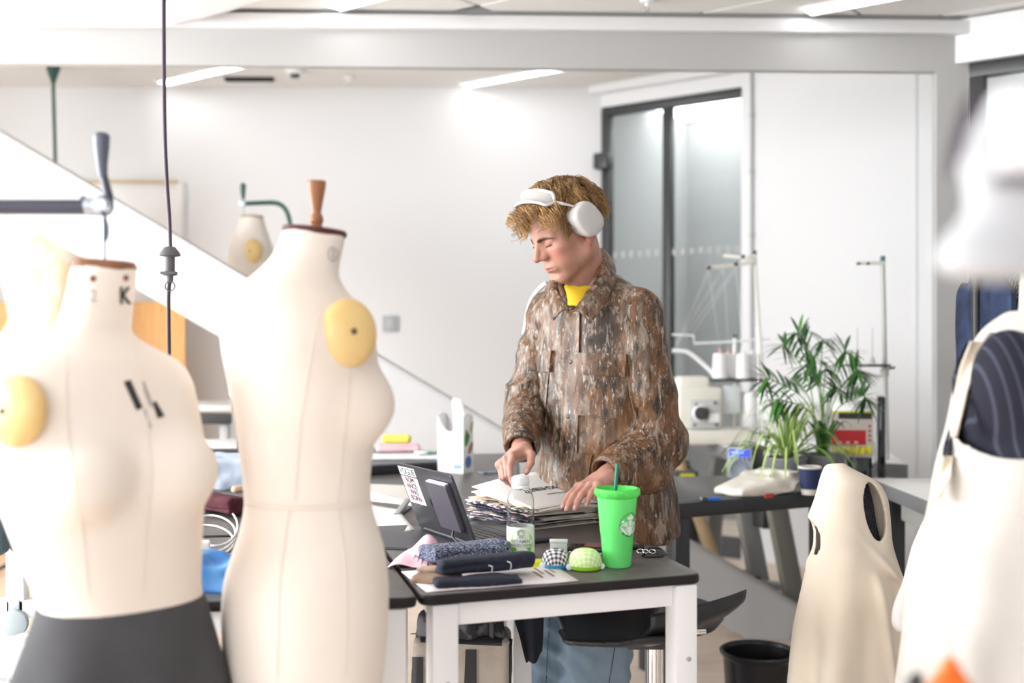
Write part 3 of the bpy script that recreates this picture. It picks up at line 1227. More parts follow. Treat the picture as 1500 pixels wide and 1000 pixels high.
flat(link('arm', bm_done(bm), mat('stapler_grey', (0.33, 0.34, 0.34), 0.4), t))

# ---- tray of papers and pink cloth behind the laptop
tq = [T(500, 699), T(652, 690), T(662, 674), T(520, 668)]
t = thing('document_tray', (tq[0] + tq[2]) / 2, 'flat black tray holding papers and pink cloth behind the laptop', 'tray')
slab('tray_base', [xy(v) for v in tq], TZ + 0.0005, TZ + 0.030, mat('tray_black', (0.02, 0.02, 0.026), 0.45), t, r=0.01, bev=0.003)
slab('tray_lip', [xy(v.lerp((tq[0] + tq[2]) / 2, -0.02)) for v in tq], TZ + 0.030, TZ + 0.038, mat('tray_rim', (0.10, 0.10, 0.115), 0.35), t, r=0.012, bev=0.002)


def flat_stack(name, px, py, z, w_, d_, h_, ang, m, label, cat, wav=0.004, group=None, sd=0.0):
    """flat bundle (folded cloth, sheets) with an uneven surface"""
    c = T(px, py)
    hw, hd = w_ / 2, d_ / 2
    R_ = Matrix.Rotation(ang, 3, 'Z')

    def fn(p):
        q = (p - V3((c.x, c.y, TZ + z + h_ / 2))) @ np.array(R_)
        dd = s_box(q, (0, 0, 0), (hw, hd, h_ / 2), rad=min(h_ / 2 * 0.95, 0.012))
        return dd + (vnoise(q * 28 + sd, 3) - 0.5) * wav
    vs, qd = nets(fn, (c.x - w_ * 0.75 - .02, c.y - w_ * 0.75 - d_ / 2 - .02, TZ + z - 0.01), (c.x + w_ * 0.75 + .02, c.y + w_ * 0.75 + d_ / 2 + .02, TZ + z + h_ + 0.02), 0.0045)
    vs[:, 2] = np.maximum(vs[:, 2], TZ + z + 0.0004)
    me = fast_mesh(vs, qd)
    o = link(name, me, m)
    rehome(o, c + Vector((0, 0, z)))
    return tag(o, label, cat, group)


pinkm = mat('cloth_pink', (0.80, 0.50, 0.55), 0.9, bump=0.2, bscale=90)
flat_stack('paper_stack', 590, 686, 0.0385, 0.36, 0.14, 0.012, 0.05, mat('paper_grey', (0.72, 0.73, 0.74), 0.8), 'pale papers stacked on the black tray under the pink cloth', 'paper', 0.003)
flat_stack('folded_cloth', 583, 680, 0.0515, 0.17, 0.10, 0.022, 0.15, pinkm, 'folded pink cloth on papers behind the laptop, under the yellow pad', 'cloth', 0.010)
flat_stack('sticky_note_pad', 581, 676, 0.0745, 0.115, 0.055, 0.032, 0.02, mat('note_yellow', (0.85, 0.72, 0.10), 0.7), 'yellow sponge-like pad on top of the folded pink cloth', 'pad', 0.002)
flat_stack('cloth_scrap', 628, 684, 0.0515, 0.10, 0.06, 0.010, 0.4, mat('scrap_white', (0.75, 0.76, 0.72), 0.9, col2=(0.15, 0.3, 0.22), nscale=18, nrange=(0.5, 0.6)), 'white and green scrap at right end of the black tray', 'cloth', 0.008)

# ---- milk carton cut open, white tissue sticking out
c = T(667, 691)
t = thing('drinks_carton', c, 'white cut-open drinks carton with blue dot behind the laptop', 'carton')
ca = 0.26
cm_ = mat('carton_white', (0.84, 0.84, 0.85), 0.45)
w_, h_ = 0.082, 0.165
R_ = Matrix.Rotation(-0.50, 4, 'Z')
MT = Matrix.Translation(c) @ R_
seg = 14
# walls with a scooped rim at front and back
bm = bmesh.new()
ring0, ring1 = [], []
cor = [(-0.055, -0.035), (0.055, -0.035), (0.055, 0.035), (-0.055, 0.035)]
for s in range(4):
    a, b = Vector(cor[s]), Vector(cor[(s + 1) % 4])
    for i in range(seg):
        u = i / seg
        q = a.lerp(b, u)
        zt = 0.205 - (0.055 * math.sin(PI * u) ** 1.2 if s in (0, 2) else -0.012 * math.sin(PI * u))
        ring0.append(bm.verts.new((q.x, q.y, 0)))
        ring1.append(bm.verts.new((q.x, q.y, zt)))
n = len(ring0)
for i in range(n):
    bm.faces.new((ring0[i], ring0[(i + 1) % n], ring1[(i + 1) % n], ring1[i]))
bm.faces.new(ring0[::-1])
bmesh.ops.transform(bm, matrix=MT, verts=bm.verts)
o = flat(link('carton_wall', bm_done(bm), cm_, t))
so = o.modifiers.new('s', 'SOLIDIFY')
so.thickness = 0.0012
gm = mat('carton_green', (0.06, 0.27, 0.03), 0.5)
bmn = mat('carton_brown', (0.42, 0.22, 0.10), 0.5)
blm = mat('carton_blue', (0.10, 0.20, 0.50), 0.5)


def carton_print(name, pts, m, side, off=0.0355):
    """flat print on the side (+x) or front (-y) face"""
    bm = bmesh.new()
    if side == 'x':
        vs = [bm.verts.new((0.0563, x, z)) for x, z in pts]
    else:
        vs = [bm.verts.new((x, -0.0363, z)) for x, z in pts]
    bm.faces.new(vs)
    bmesh.ops.transform(bm, matrix=MT, verts=bm.verts)
    link(name, bm_done(bm, recalc=False), m, t, smooth=False)


def ell_pts(cx, cz, rx, rz, n=24, sk=0.0):
    return [(cx + rx * math.cos(2 * PI * i / n) + sk * rz * math.sin(2 * PI * i / n), cz + rz * math.sin(2 * PI * i / n)) for i in range(n)]


carton_print('blue_dot', ell_pts(0.0, 0.040, 0.022, 0.022), blm, 'x')
carton_print('green_leaf', [(-0.024, 0.10), (-0.012, 0.098), (0.004, 0.118), (0.012, 0.135), (-0.004, 0.15), (-0.018, 0.16), (-0.026, 0.13)], gm, 'x')
carton_print('nut_print', ell_pts(0.016, 0.090, 0.014, 0.022, sk=0.5), bmn, 'x')
carton_print('nut_print', ell_pts(0.022, 0.165, 0.010, 0.022, sk=0.3), mat('carton_tan', (0.62, 0.45, 0.28), 0.5), 'x')
lb_ = mat('carton_lilac', (0.55, 0.60, 0.72), 0.5)
for i in range(7):
    carton_print('text_line', [(-0.045, 0.128 - i * 0.013), (0.02 + 0.02 * ((i * 7) % 3) / 3, 0.128 - i * 0.013), (0.02 + 0.02 * ((i * 7) % 3) / 3, 0.1305 - i * 0.013), (-0.045, 0.1305 - i * 0.013)], lb_, 'y')
carton_print('blue_band', [(0.015, 0.018), (0.048, 0.018), (0.048, 0.032), (0.015, 0.032)], mat('carton_blue2', (0.25, 0.42, 0.60), 0.5), 'y')
# the tissue
tt = thing('tissue', c + Vector((0, 0, 0.02)), 'white tissue standing up out of the cut-open carton', 'tissue')


def tis(u, v):
    a = (u - 0.5) * 2.2
    r_ = 0.024 * (0.6 + 0.4 * v)
    x = r_ * math.sin(a) * (1 + 0.25 * math.sin(6 * v + 3 * u)) - 0.004 + 0.012 * v
    y = -r_ * math.cos(a) + 0.014
    z = 0.03 + v * (0.245 - 0.04 * (2 * u - 1) ** 2) + 0.004 * math.sin(9 * u)
    return MT @ Vector((x * 1.15, y, z))


grid_sheet('fold', tis, 18, 14, mat('tissue_white', (0.88, 0.88, 0.88), 0.9), tt, 0.001)


def tis2(u, v):
    q = tis(1 - u, v * 0.86)
    return q + (MT.to_3x3() @ Vector((0.012 + 0.008 * math.sin(5 * v), 0.016, 0)))


grid_sheet('fold', tis2, 16, 12, mat('tissue_white'), tt, 0.001)

# small scrap of worn denim by the man's hand, long table
for i, (px, py, ww, dd, an) in enumerate([(716, 693, 0.075, 0.05, 0.5), (735, 703, 0.05, 0.035, -0.3)]):
    flat_stack('denim_scrap', px, py, 0.0, ww, dd, 0.006, an, mat('denim_scrap', (0.10, 0.14, 0.20), 0.9, col2=(0.35, 0.38, 0.42), nscale=60), ['faded denim scrap lying behind the sketchbook', 'smaller denim scrap beside the man\'s picture-left fingers'][i], 'cloth', 0.012)

# ---- thick scrapbook with loose leaves
nk, rk, lk = T(779, 776), T(880, 764), T(684, 757)
fk = lk + rk - nk
t = thing('scrapbook', (nk + fk) / 2, 'thick scrapbook of cream pages and dark cuttings under the man\'s hands', 'book')
ex, ey = (rk - nk), (lk - nk)
rr = random.Random(4)
pgm = [mat('page_cream', (0.80, 0.74, 0.64), 0.8), mat('page_white', (0.82, 0.81, 0.79), 0.8), mat('page_tan', (0.62, 0.52, 0.40), 0.8), mat('page_grey', (0.70, 0.69, 0.70), 0.8)]
cutm = [mat('cutting_navy', (0.02, 0.025, 0.055), 0.7, col2=(0.25, 0.27, 0.36), nscale=190, nrange=(0.55, 0.62)), mat('cutting_black', (0.02, 0.02, 0.025), 0.6), mat('cutting_pink', (0.75, 0.50, 0.56), 0.8),
        mat('cutting_photo', (0.06, 0.06, 0.07), 0.5, col2=(0.75, 0.72, 0.70), nscale=55, nrange=(0.47, 0.53)), mat('cutting_brown', (0.40, 0.26, 0.16), 0.8)]
NL = 18
Z0 = 0.0006
for i in range(NL):
    f = i / (NL - 1)
    thick = 0.0012
    z = Z0 + 0.050 * f
    jx, jy = rr.uniform(-0.012, 0.012), rr.uniform(-0.012, 0.012)
    cut = i not in (0, NL - 1, NL - 2) and rr.random() < 0.9
    exn, eyn = ex.normalized(), ey.normalized()
    o0 = nk + exn * (jx + 0.004) + eyn * (jy + 0.004)
    sx, sy = ex * (0.98 - rr.uniform(0, 0.05)), ey * (0.98 - rr.uniform(0, 0.05))
    ph = rr.uniform(0, 6)
    amp = 0.0015 + 0.003 * f

    def fn(u, v, o0=o0, sx=sx, sy=sy, z=z, ph=ph, amp=amp, f=f):
        p = o0 + sx * u + sy * v
        zz = z + (amp * (math.sin(5 * u + ph) + math.sin(6 * v + 2 * ph)) * 0.5 if 0 < f < 1 else 0)
        zz += 0.014 * f * v
        if f > 0.8:                      # the uppermost leaves rise towards the raised hands
            zz += (f - 0.8) / 0.2 * (0.018 * v + 0.026 * u * v) + 0.004 * math.sin(PI * u) * (f - 0.8) / 0.2
        return Vector((p.x, p.y, TZ + max(zz, 0.0014)))
    grid_sheet('page', fn, 12, 12, pgm[(i * 3) % 4 if i < NL - 1 else 1], t, thick)
    if cut:
        m_ = cutm[(0, 1, 3, 0, 2, 1, 3, 4)[i % 8]] if i > 2 else cutm[0]
        a_, b_ = rr.uniform(-0.05, 0.08), rr.uniform(0.80, 1.05)

        def fc(u, v, a_=a_, b_=b_, fn=fn):
            p = fn(u, v)
            uu = -0.075 + 0.20 * v + 0.018 * math.sin(17 * u + i) + 0.012 * math.sin(43 * u + 2 * i)
            q = fn(uu, a_ + (b_ - a_) * u)
            return q + Vector((0, 0, 0.0016 + 0.0018 * math.sin(11 * u + a_ * 9) * (1 - v)))
        grid_sheet('cutting', fc, 22, 3, m_, t, 0.0018)

        def fd(u, v, a_=a_, b_=b_, fn=fn):
            q = fn(a_ + (b_ - a_) * u, -0.05 + 0.16 * v + 0.012 * math.sin(17 * u + b_))
            return q + Vector((0, 0, 0.0014 + 0.001 * math.sin(13 * u)))
        if i in (2, 3, 5, 9):
            grid_sheet('cutting', fd, 14, 3, cutm[0] if i < 4 else m_, t, 0.0008)
topfn = fn


def page_warp(u0, v0, su, sv):
    def wfn(x, y, z):
        u, v = u0 + x * su, v0 + y * sv
        q = topfn(u, v)
        return q + Vector((0, 0, 0.0014 + z))
    return wfn


eu = 1 / ex.length
ev = 1 / ey.length
# the headline faces the man: upside down from here
lettering('lettering', 'EXHIBIT', 0.034, None, ink, t, warp=page_warp(0.62, 0.52, -eu, -ev), extrude=0.0002, bold=0.0009, space=1.05)
for i in range(3):
    def ln(u, v, i=i):
        q = topfn(0.93 - 0.42 * u, 0.335 - 0.06 * i + 0.012 * v)
        return q + Vector((0, 0, 0.0018))
    if i == 0:
        grid_sheet('print_line', ln, 10, 1, ink, t, 0.0002)

# ---- bottle of vitamin drink
c = T(762.5, 820)
k = c.y / F
t = thing('drink_bottle', c, 'clear plastic drink bottle with white cap and green label, left of cushions', 'bottle')
clear = mat('clear_plastic', (0.97, 0.98, 0.98), 0.03, trans=1.0, ior=1.18, spec=0.6)
hgt = 123 * k
pr = [(0, 0), (16, 0), (19.5, 2), (20.2, 6), (20.2, 48), (20.5, 54), (19.6, 57), (20.4, 60), (19.2, 64), (20.3, 67), (19.4, 71), (20.3, 74), (20.1, 80), (19.4, 90), (17.2, 98), (13.5, 104), (11.5, 107), (11.5, 111), (0, 111)]
lathe('bottle_wall', [(r * k, z * k + 0.0006) for r, z in pr[:-1]] + [(max(r - 0.7, 0) * k, max(z, 1.0) * k + 0.0006) for r, z in pr[-2:0:-1]] + [(0, 1.0 * k + 0.0006)], c, clear, t, seg=40)
capm = mat('cap_white', (0.80, 0.82, 0.83), 0.35)
cp = lathe('cap', [(0, 123 * k), (10.5 * k, 123 * k), (12.6 * k, 121.5 * k), (12.8 * k, 112 * k), (12.4 * k, 111.6 * k)], c, capm, t, seg=36)
bm = bmesh.new()
for i in range(36):
    a = 2 * PI * i / 36
    bm_box(bm, c + Vector((12.9 * k * math.cos(a), 12.9 * k * math.sin(a), 117 * k)), (0.0006, 0.0007, 8 * k), a, 0)
link('cap_rib', bm_done(bm), capm, cp)
lathe('tamper_ring', [(11.6 * k, 105.5 * k), (13.2 * k, 106 * k), (13.2 * k, 110 * k), (12 * k, 111 * k)], c, capm, t, seg=36)
# label: a sleeve with rounded badge print
lab = lathe('label', [(20.45 * k, 7 * k), (20.45 * k, 51 * k)], c, mat('label_white', (0.80, 0.84, 0.78), 0.35), t, seg=48)
RB = 20.6 * k


def on_bottle(x, y, z, th0=-PI / 2, r0=RB, z0=0.0):
    a = th0 + x / r0
    return c + Vector(((r0 + z) * math.cos(a), (r0 + z) * math.sin(a), z0 + y))


def wrap_poly(name, pts, z0, m, parent, lift=0.0001, n=1):
    """flat print wrapped round the bottle: filled polygon (triangulated fan of strips)"""
    bm = bmesh.new()
    vs = [bm.verts.new((x, y, 0)) for x, y in pts]
    f = bm.faces.new(vs)
    bmesh.ops.triangulate(bm, faces=[f])
    bmesh.ops.subdivide_edges(bm, edges=bm.edges[:], cuts=3)
    for v in bm.verts:
        v.co = on_bottle(v.co.x, v.co.y, lift, z0=z0)
    return link(name, bm_done(bm, recalc=False), m, parent, smooth=False)


gk = mat('label_green', (0.13, 0.50, 0.02), 0.4)
lgk = mat('label_leaf', (0.45, 0.60, 0.25), 0.4)
wrap_poly('badge_ring', ell_pts(0.001, 0, 17.6 * k, 20 * k, 40), 28 * k, lgk, lab, 0.0001)
wrap_poly('badge', ell_pts(0.001, 0, 17.0 * k, 19.4 * k, 40), 28 * k, mat('badge_white', (0.84, 0.87, 0.83), 0.35), lab, 0.0002)
for q in ((-14, 34, 0.4), (-17, 24, -0.4), (-15, 13, 0.5), (16, 36, -0.4), (18, 24, 0.4), (-19, 38, 0.2)):
    wrap_poly('leaf_print', ell_pts(q[0] * k, 0, 2.2 * k, 5 * k, 14, sk=q[2]), q[1] * k, lgk, lab, 0.00025)
wrap_poly('green_panel', [(-15 * k, -4 * k), (-10 * k, -8 * k), (0, -10 * k), (10 * k, -8 * k), (16 * k, -4 * k), (16.5 * k, 5 * k), (-15.5 * k, 5 * k)], 17 * k, gk, lab, 0.0003)


def blet(txt, size, y, m_, x=0.001, **kk):
    return lettering('lettering', txt, size, None, m_, lab, warp=lambda X, Y_, Z_: on_bottle(X + x, Y_ + y, 0.0004 + Z_), extrude=0.0001, **kk)


gi = mat('print_grey', (0.22, 0.25, 0.24), 0.5)
blet('VITAMIN', 7.0 * k, 30.5 * k, gi, bold=0.0001)
blet('WATER DRINK', 4.9 * k, 25.0 * k, gi, bold=0.00008)
blet('APPLE &\nELDERFLOWER', 3.4 * k, 16.8 * k, mat('print_white', (0.9, 0.92, 0.9), 0.5), lsp=0.9)
blet('VITAMIN CLASS', 2.2 * k, 35.6 * k, gi)
# round swirl emblem: an open ring with a hook, three strokes
for rr_, a0_, a1_ in ((5.6, 0.6, 5.6), (4.3, 0.3, 5.9), (3.0, 0.2, 5.4)):
    pts = [on_bottle(0.001 + rr_ * k * math.cos(a0_ + (a1_ - a0_) * i / 24), 42.5 * k + rr_ * k * math.sin(a0_ + (a1_ - a0_) * i / 24) - 0.0, 0.0004) for i in range(25)]
    tube('swirl', pts, 0.00045, gi, lab, seg=5)
tube('swirl', [on_bottle(0.001 + 0.5 * k, 42 * k, 0.0004), on_bottle(0.001 + 5.2 * k, 42 * k, 0.0004), on_bottle(0.001 + 5.0 * k, 39 * k, 0.0004)], 0.00045, gi, lab, seg=5)

# ---- green tumbler with straw
c = T(904, 829)
k = c.y / F
t = thing('tumbler', c, 'bright green plastic tumbler with lid and dark green straw near table corner', 'cup')
grn = mat('tumbler_green', (0.20, 0.90, 0.25), 0.25, trans=0.3, ior=1.12)
lidm = mat('lid_green', (0.18, 0.90, 0.20), 0.2, trans=0.45, ior=1.12)
RT = 29.5
body = lathe('cup_wall', [(0, 0), (18.2 * k, 0), (20.2 * k, 1 * k), (20.6 * k, 4 * k), (20.9 * k, 8 * k), (24.3 * k, 49 * k), (25.0 * k, 50 * k), (29.2 * k, 103 * k), (28.2 * k, 103 * k), (24 * k, 50.5 * k), (20.0 * k, 7 * k), (19 * k, 3 * k), (0, 3 * k)], c, grn, t, seg=56)
lathe('drink', [(0, 4 * k), (19.2 * k, 4 * k), (20 * k, 8 * k), (21.6 * k, 30 * k), (0, 30 * k)], c, mat('drink_green', (0.04, 0.62, 0.14), 0.2, trans=0.5), t, seg=40)
ld = lathe('lid', [(28.6 * k, 101 * k), (31.5 * k, 103 * k), (33.4 * k, 107 * k), (33.6 * k, 111 * k), (32.4 * k, 114.5 * k), (29.5 * k, 114.8 * k), (28.6 * k, 110 * k), (22 * k, 109.4 * k), (20.5 * k, 111.4 * k), (18.5 * k, 111.4 * k), (17.5 * k, 109.5 * k), (0, 109.2 * k)], c, lidm, t, seg=56)
for i in range(14):
    a = 2 * PI * i / 14 + 0.1
    box('rim_notch', c + Vector((33.2 * k * math.cos(a), 33.2 * k * math.sin(a), 107.5 * k)), (0.003, 4.5 * k, 4 * k), lidm, ld, rot=a, bev=0.0008)
st_top, st_bot = P(904.5, 679, c.y), P(901, 724, c.y)
dvec = (st_bot - st_top)
lathe_straw = tube('straw', [st_top, st_bot, st_bot + dvec * 1.4 + Vector((-0.012, 0, 0))], 2.9 * k, mat('straw_green', (0.0, 0.16, 0.09), 0.3), t, seg=14)
# round emblem on the cup, wrapped on the cone, towards the right


def on_cup(x, y, lift):
    z = (64 * k + y)
    r = float(np.interp(z / k, [8, 49, 50, 103], [20.9, 24.3, 25.0, 29.2])) * k
    a = -PI / 2 + 0.70 + x / r
    return c + Vector(((r + lift) * math.cos(a), (r + lift) * math.sin(a), z))


def cup_poly(name, pts, m_, lift):
    bm = bmesh.new()
    f = bm.faces.new([bm.verts.new((x, y, 0)) for x, y in pts])
    bmesh.ops.triangulate(bm, faces=[f])
    bmesh.ops.subdivide_edges(bm, edges=bm.edges[:], cuts=4)
    for v in bm.verts:
        v.co = on_cup(v.co.x, v.co.y, lift)
    return link(name, bm_done(bm, recalc=False), m_, t, smooth=False)


lgm, lwm = mat('emblem_green', (0.0, 0.075, 0.035), 0.4), mat('emblem_white', (0.72, 0.86, 0.74), 0.45)
RL = 17.5 * k
cup_poly('emblem', ell_pts(0, 0, RL, RL, 44), lgm, 0.0003)
ef = []
# flowing hair on both sides: wavy white bands following the rim
for s in (-1, 1):
    for j in range(6):
        x0 = s * (4.2 + j * 2.05) * k
        L_, R_b = [], []
        for i in range(15):
            f = i / 14
            y = (5.5 - j * 0.8) * k - f * (20.5 - j * 1.9) * k
            xw = x0 + s * 0.9 * k * math.sin(f * 9 + j * 0.9) + s * f * (1 - f) * 2.5 * k
            lim = math.sqrt(max(RL * RL * 0.93 - y * y, 0))
            xw = max(-lim, min(lim, xw))
            wd = 0.62 * k
            L_.append((xw - wd, y))
            R_b.append((xw + wd, y))
        cup_poly('emblem_wave', L_ + R_b[::-1], lwm, 0.0006)
cup_poly('emblem_face', ell_pts(0, 2.2 * k, 3.6 * k, 5.0 * k, 26), lwm, 0.0006)
cup_poly('emblem_body', [(-3.2 * k, -3 * k), (3.2 * k, -3 * k), (4.0 * k, -9 * k), (2.2 * k, -16 * k), (-2.2 * k, -16 * k), (-4.0 * k, -9 * k)], lwm, 0.0006)
for x_, y_ in ((-1.4, 3), (1.4, 3)):
    cup_poly('emblem_eye', ell_pts(x_ * k, y_ * k, 0.75 * k, 0.35 * k, 10), lgm, 0.0009)
cup_poly('emblem_mouth', ell_pts(0, -0.6 * k, 0.9 * k, 0.35 * k, 10), lgm, 0.0009)
cup_poly('emblem_crown', [(-5 * k, 7.6 * k), (5 * k, 7.6 * k), (6.4 * k, 12 * k), (3.4 * k, 9.9 * k), (2.2 * k, 12.6 * k), (0, 10 * k), (-2.2 * k, 12.6 * k), (-3.4 * k, 9.9 * k), (-6.4 * k, 12 * k)], lwm, 0.0006)


def star(cx, cy, r):
    return [(cx + (r if i % 2 == 0 else r * 0.42) * math.sin(PI * i / 5), cy + (r if i % 2 == 0 else r * 0.42) * math.cos(PI * i / 5)) for i in range(10)]


cup_poly('emblem_star', star(0, 14.0 * k, 2.8 * k), lwm, 0.0006)
for s in (-1, 1):
    cup_poly('emblem_star', star(s * 12.6 * k, 5.5 * k, 3.0 * k), lwm, 0.0009)

# ---- pin cushions
chkB = check_mat('gingham_black', (0.02, 0.02, 0.025), (0.32, 0.30, 0.33), (0.85, 0.82, 0.84), 2.3)
chkG = check_mat('gingham_green', (0.50, 0.74, 0.24), (0.62, 0.80, 0.40), (0.76, 0.86, 0.58), 2.3)


def cushion(px, py, rpx, hpx, mt, base_m, label, name='pin_cushion'):
    c = T(px, py)
    k = c.y / F
    r = rpx * k
    t = thing(name, c, label, 'pin cushion', 'pin cushions')
    lathe('base', [(0, 0.0006), (r * 0.86, 0.0006), (r * 0.95, 2 * k), (r * 0.99, 8 * k), (r * 0.9, 9 * k), (0, 9 * k)], c, base_m, t, seg=40)
    NU, NV = 40, 12

    def fn(u, v):
        a = 2 * PI * u
        b = v * PI / 2
        rad = r * 1.0 * math.cos(b) ** 0.62 if v < 1 else 0.0
        z = 7 * k + (hpx - 7) * k * math.sin(b)
        return c + Vector((rad * math.cos(a), rad * math.sin(a), z))
    o = grid_sheet('dome', fn, NU, NV, mt, t)
    ul = o.data.uv_layers[0]
    for lp in o.data.loops:
        co = o.data.vertices[lp.vertex_index].co - c
        s_ = math.hypot(co.x, co.y)
        # cloth laid over the dome: distance along it
        zz = (co.z / k - 7) / (hpx - 7)
        d_ = 1 - zz * 0.45 if s_ > 0 else 0
        g = (math.acos(min(1, max(0, zz))) / (PI / 2)) * 1.25
        ul.data[lp.index].uv = (g * co.x / max(s_, 1e-6) * 0.5, g * co.y / max(s_, 1e-6) * 0.5)
    for s in (-1, 1):
        q = c + Vector((s * r * 0.97, -r * 0.15 if s > 0 else -r * 0.45, 5 * k))
        lathe('strap_lug', [(0, 3.5 * k), (4.2 * k, 2 * k), (4.4 * k, -2 * k), (0, -3.5 * k)], q, mat('strap_clear', (0.78, 0.84, 0.86), 0.25), t, seg=14, M=Matrix.Rotation(PI / 2, 4, 'X'))
    bm = bmesh.new()
    rg = random.Random(px)
    for i in range(5):
        a = rg.uniform(0, 6.28)
        q = c + Vector((r * 0.7 * math.cos(a), r * 0.7 * math.sin(a), (hpx * 0.62) * k))
        e = q + Vector((math.cos(a), math.sin(a), 0.9)) * 0.008
        bm_tube(bm, [q, e], 0.0004, 5)
        r2 = bmesh.ops.create_icosphere(bm, subdivisions=1, radius=0.0013)
        bmesh.ops.translate(bm, vec=e, verts=r2['verts'])
    o = link('pin', bm_done(bm), capm, t)
    o['kind'] = 'stuff'
    return t


cushion(814, 831, 20.5, 28, chkB, mat('cushion_blue', (0.02, 0.30, 0.50), 0.4), 'black and white gingham pin cushion with a blue base')
cushion(857, 833, 25, 30, chkG, mat('cushion_lime', (0.30, 0.62, 0.02), 0.3), 'pale green gingham pin cushion with a lime base')

# white pin box behind the cushions
q = T(818.5, 814)
k = q.y / F
t = thing('pin_box', q, 'small white box standing behind the black gingham pin cushion', 'box')
box('body', q + Vector((0, 0.008, 11 * k)), (25 * k, 0.02, 22 * k), mat('white_plastic'), t, rot=-0.05, bev=0.001)
box('lid', q + Vector((0, 0.008, 21 * k)), (26.5 * k, 0.022, 4 * k), mat('white_plastic'), t, rot=-0.05, bev=0.001)

# yellow sticky notes
q = T(783, 829)
k = q.y / F
t = thing('sticky_notes', q, 'small bright yellow note pad by the navy cloth', 'note pad')
for i in range(4):
    box('sheet', q + Vector((0, 0, 0.0015 + 0.003 * i)), (28 * k, 0.038, 0.0026), mat('note_lime', (0.80, 0.85, 0.02), 0.6), t, rot=0.12 + 0.04 * i, bev=0)
# phones and keys by the cup
q = T(872, 806)
t = thing('phone', q, 'black phone with a brown card on it, behind the green pin cushion', 'phone')
box('body', q + Vector((0, 0, 0.0055)), (0.125, 0.055, 0.009), mat('phone_black', (0.02, 0.02, 0.025), 0.2), t, rot=-0.16, bev=0.003)
box('screen', q + Vector((0, 0, 0.0104)), (0.118, 0.05, 0.0006), mat('screen_glass'), t, rot=-0.16, bev=0)
box('card', q + Vector((0.012, 0.004, 0.0115)), (0.07, 0.045, 0.0012), mat('card_brown', (0.20, 0.08, 0.07), 0.4), t, rot=-0.22, bev=0)
q = T(955, 815)
t = thing('key_bunch', q, 'bunch of black keys and tags near the right edge of table', 'keys')
rg = random.Random(3)
for i in range(6):
    a = rg.uniform(-0.5, 0.5)
    box('key_tag', q + Vector((rg.uniform(-0.02, 0.022), rg.uniform(-0.012, 0.012), 0.003 + i * 0.0018)), (0.045, 0.012, 0.0035), dkp if i % 2 else mat('key_black', (0.015, 0.015, 0.015), 0.25), t, rot=a, bev=0.0012)
bm = bmesh.new()
for j, (ox, oy, r_) in enumerate([(-0.026, -0.004, 0.008), (-0.015, -0.006, 0.006), (0.0, -0.008, 0.007)]):
    bm_tube(bm, [q + Vector((ox + r_ * math.cos(a), oy + r_ * math.sin(a), 0.013 + 0.003 * math.sin(a))) for a in [2 * PI * i / 16 for i in range(17)]], 0.0011, 6)
link('split_ring', bm_done(bm), CHROME, t)
tube('loop', [q + Vector((-0.022, -0.01, 0.004)), q + Vector((-0.005, 0.012, 0.016)), q + Vector((0.018, 0.006, 0.017)), q + Vector((0.03, -0.004, 0.006))], 0.0025, mat('key_black'), t, smooth_pts=6)
q = T(925, 806)
t = thing('lip_balm', q, 'small black tube lying behind the green tumbler', 'tube')
for x0, x1, r_, nm in ((-0.03, 0.012, 0.006, 'barrel'), (0.012, 0.028, 0.0064, 'cap')):
    tube(nm, [q + Vector((x0, 0, 0.007)), q + Vector((x1, 0.004, 0.007))], r_, mat('key_black'), t, seg=14)

# ---- magazine pages, leather and denim swatches at the front left
t = thing('loose_page', T(715, 850), 'printed white page under the swatches at the table front', 'paper')


def pgf(u, v):
    q = quad_fn(T(625, 868), T(848, 852), T(800, 822), T(588, 838))(u, v)
    return q + Vector((0, 0, 0.0012 + 0.001 * math.sin(8 * u) ** 2))


grid_sheet('sheet', pgf, 14, 6, mat('paper_pinkish', (0.80, 0.74, 0.76), 0.6), t, 0.0008)
for i in range(4):
    u0 = 0.80 + 0.04 * i

    def sf(u, v, u0=u0, i=i):
        return pgf(u0 + 0.02 * u, 0.25 + 0.15 * (i % 2) + 0.3 * v) + Vector((0, 0, 0.0006))
    grid_sheet('print', sf, 3, 3, mat('print_tan', (0.45, 0.28, 0.16), 0.6) if i % 2 else mat('print_mauve', (0.30, 0.16, 0.18), 0.6), t)
lea = mat('leather_brown', (0.27, 0.17, 0.11), 0.6, col2=(0.36, 0.24, 0.17), nscale=12)
flat_stack('leather_swatch', 640, 853, 0.002, 0.095, 0.055, 0.013, -0.22, lea, 'folded brown suede swatch at front left under the navy cloth', 'swatch', 0.008)
flat_stack('leather_swatch', 640, 847, 0.0155, 0.08, 0.035, 0.007, -0.1, mat('leather_tan', (0.45, 0.32, 0.24), 0.7), 'tan suede scrap lying on the brown suede swatch', 'swatch', 0.006)
nav = mat('denim_navy', (0.010, 0.012, 0.028), 0.85, col2=(0.018, 0.022, 0.042), nscale=80, bump=0.25, bscale=500)
flat_stack('navy_swatch', 700, 857, 0.002, 0.175, 0.055, 0.015, 0.20, nav, 'flat navy swatch beneath the rolled navy cloth', 'swatch', 0.007, sd=2.0)


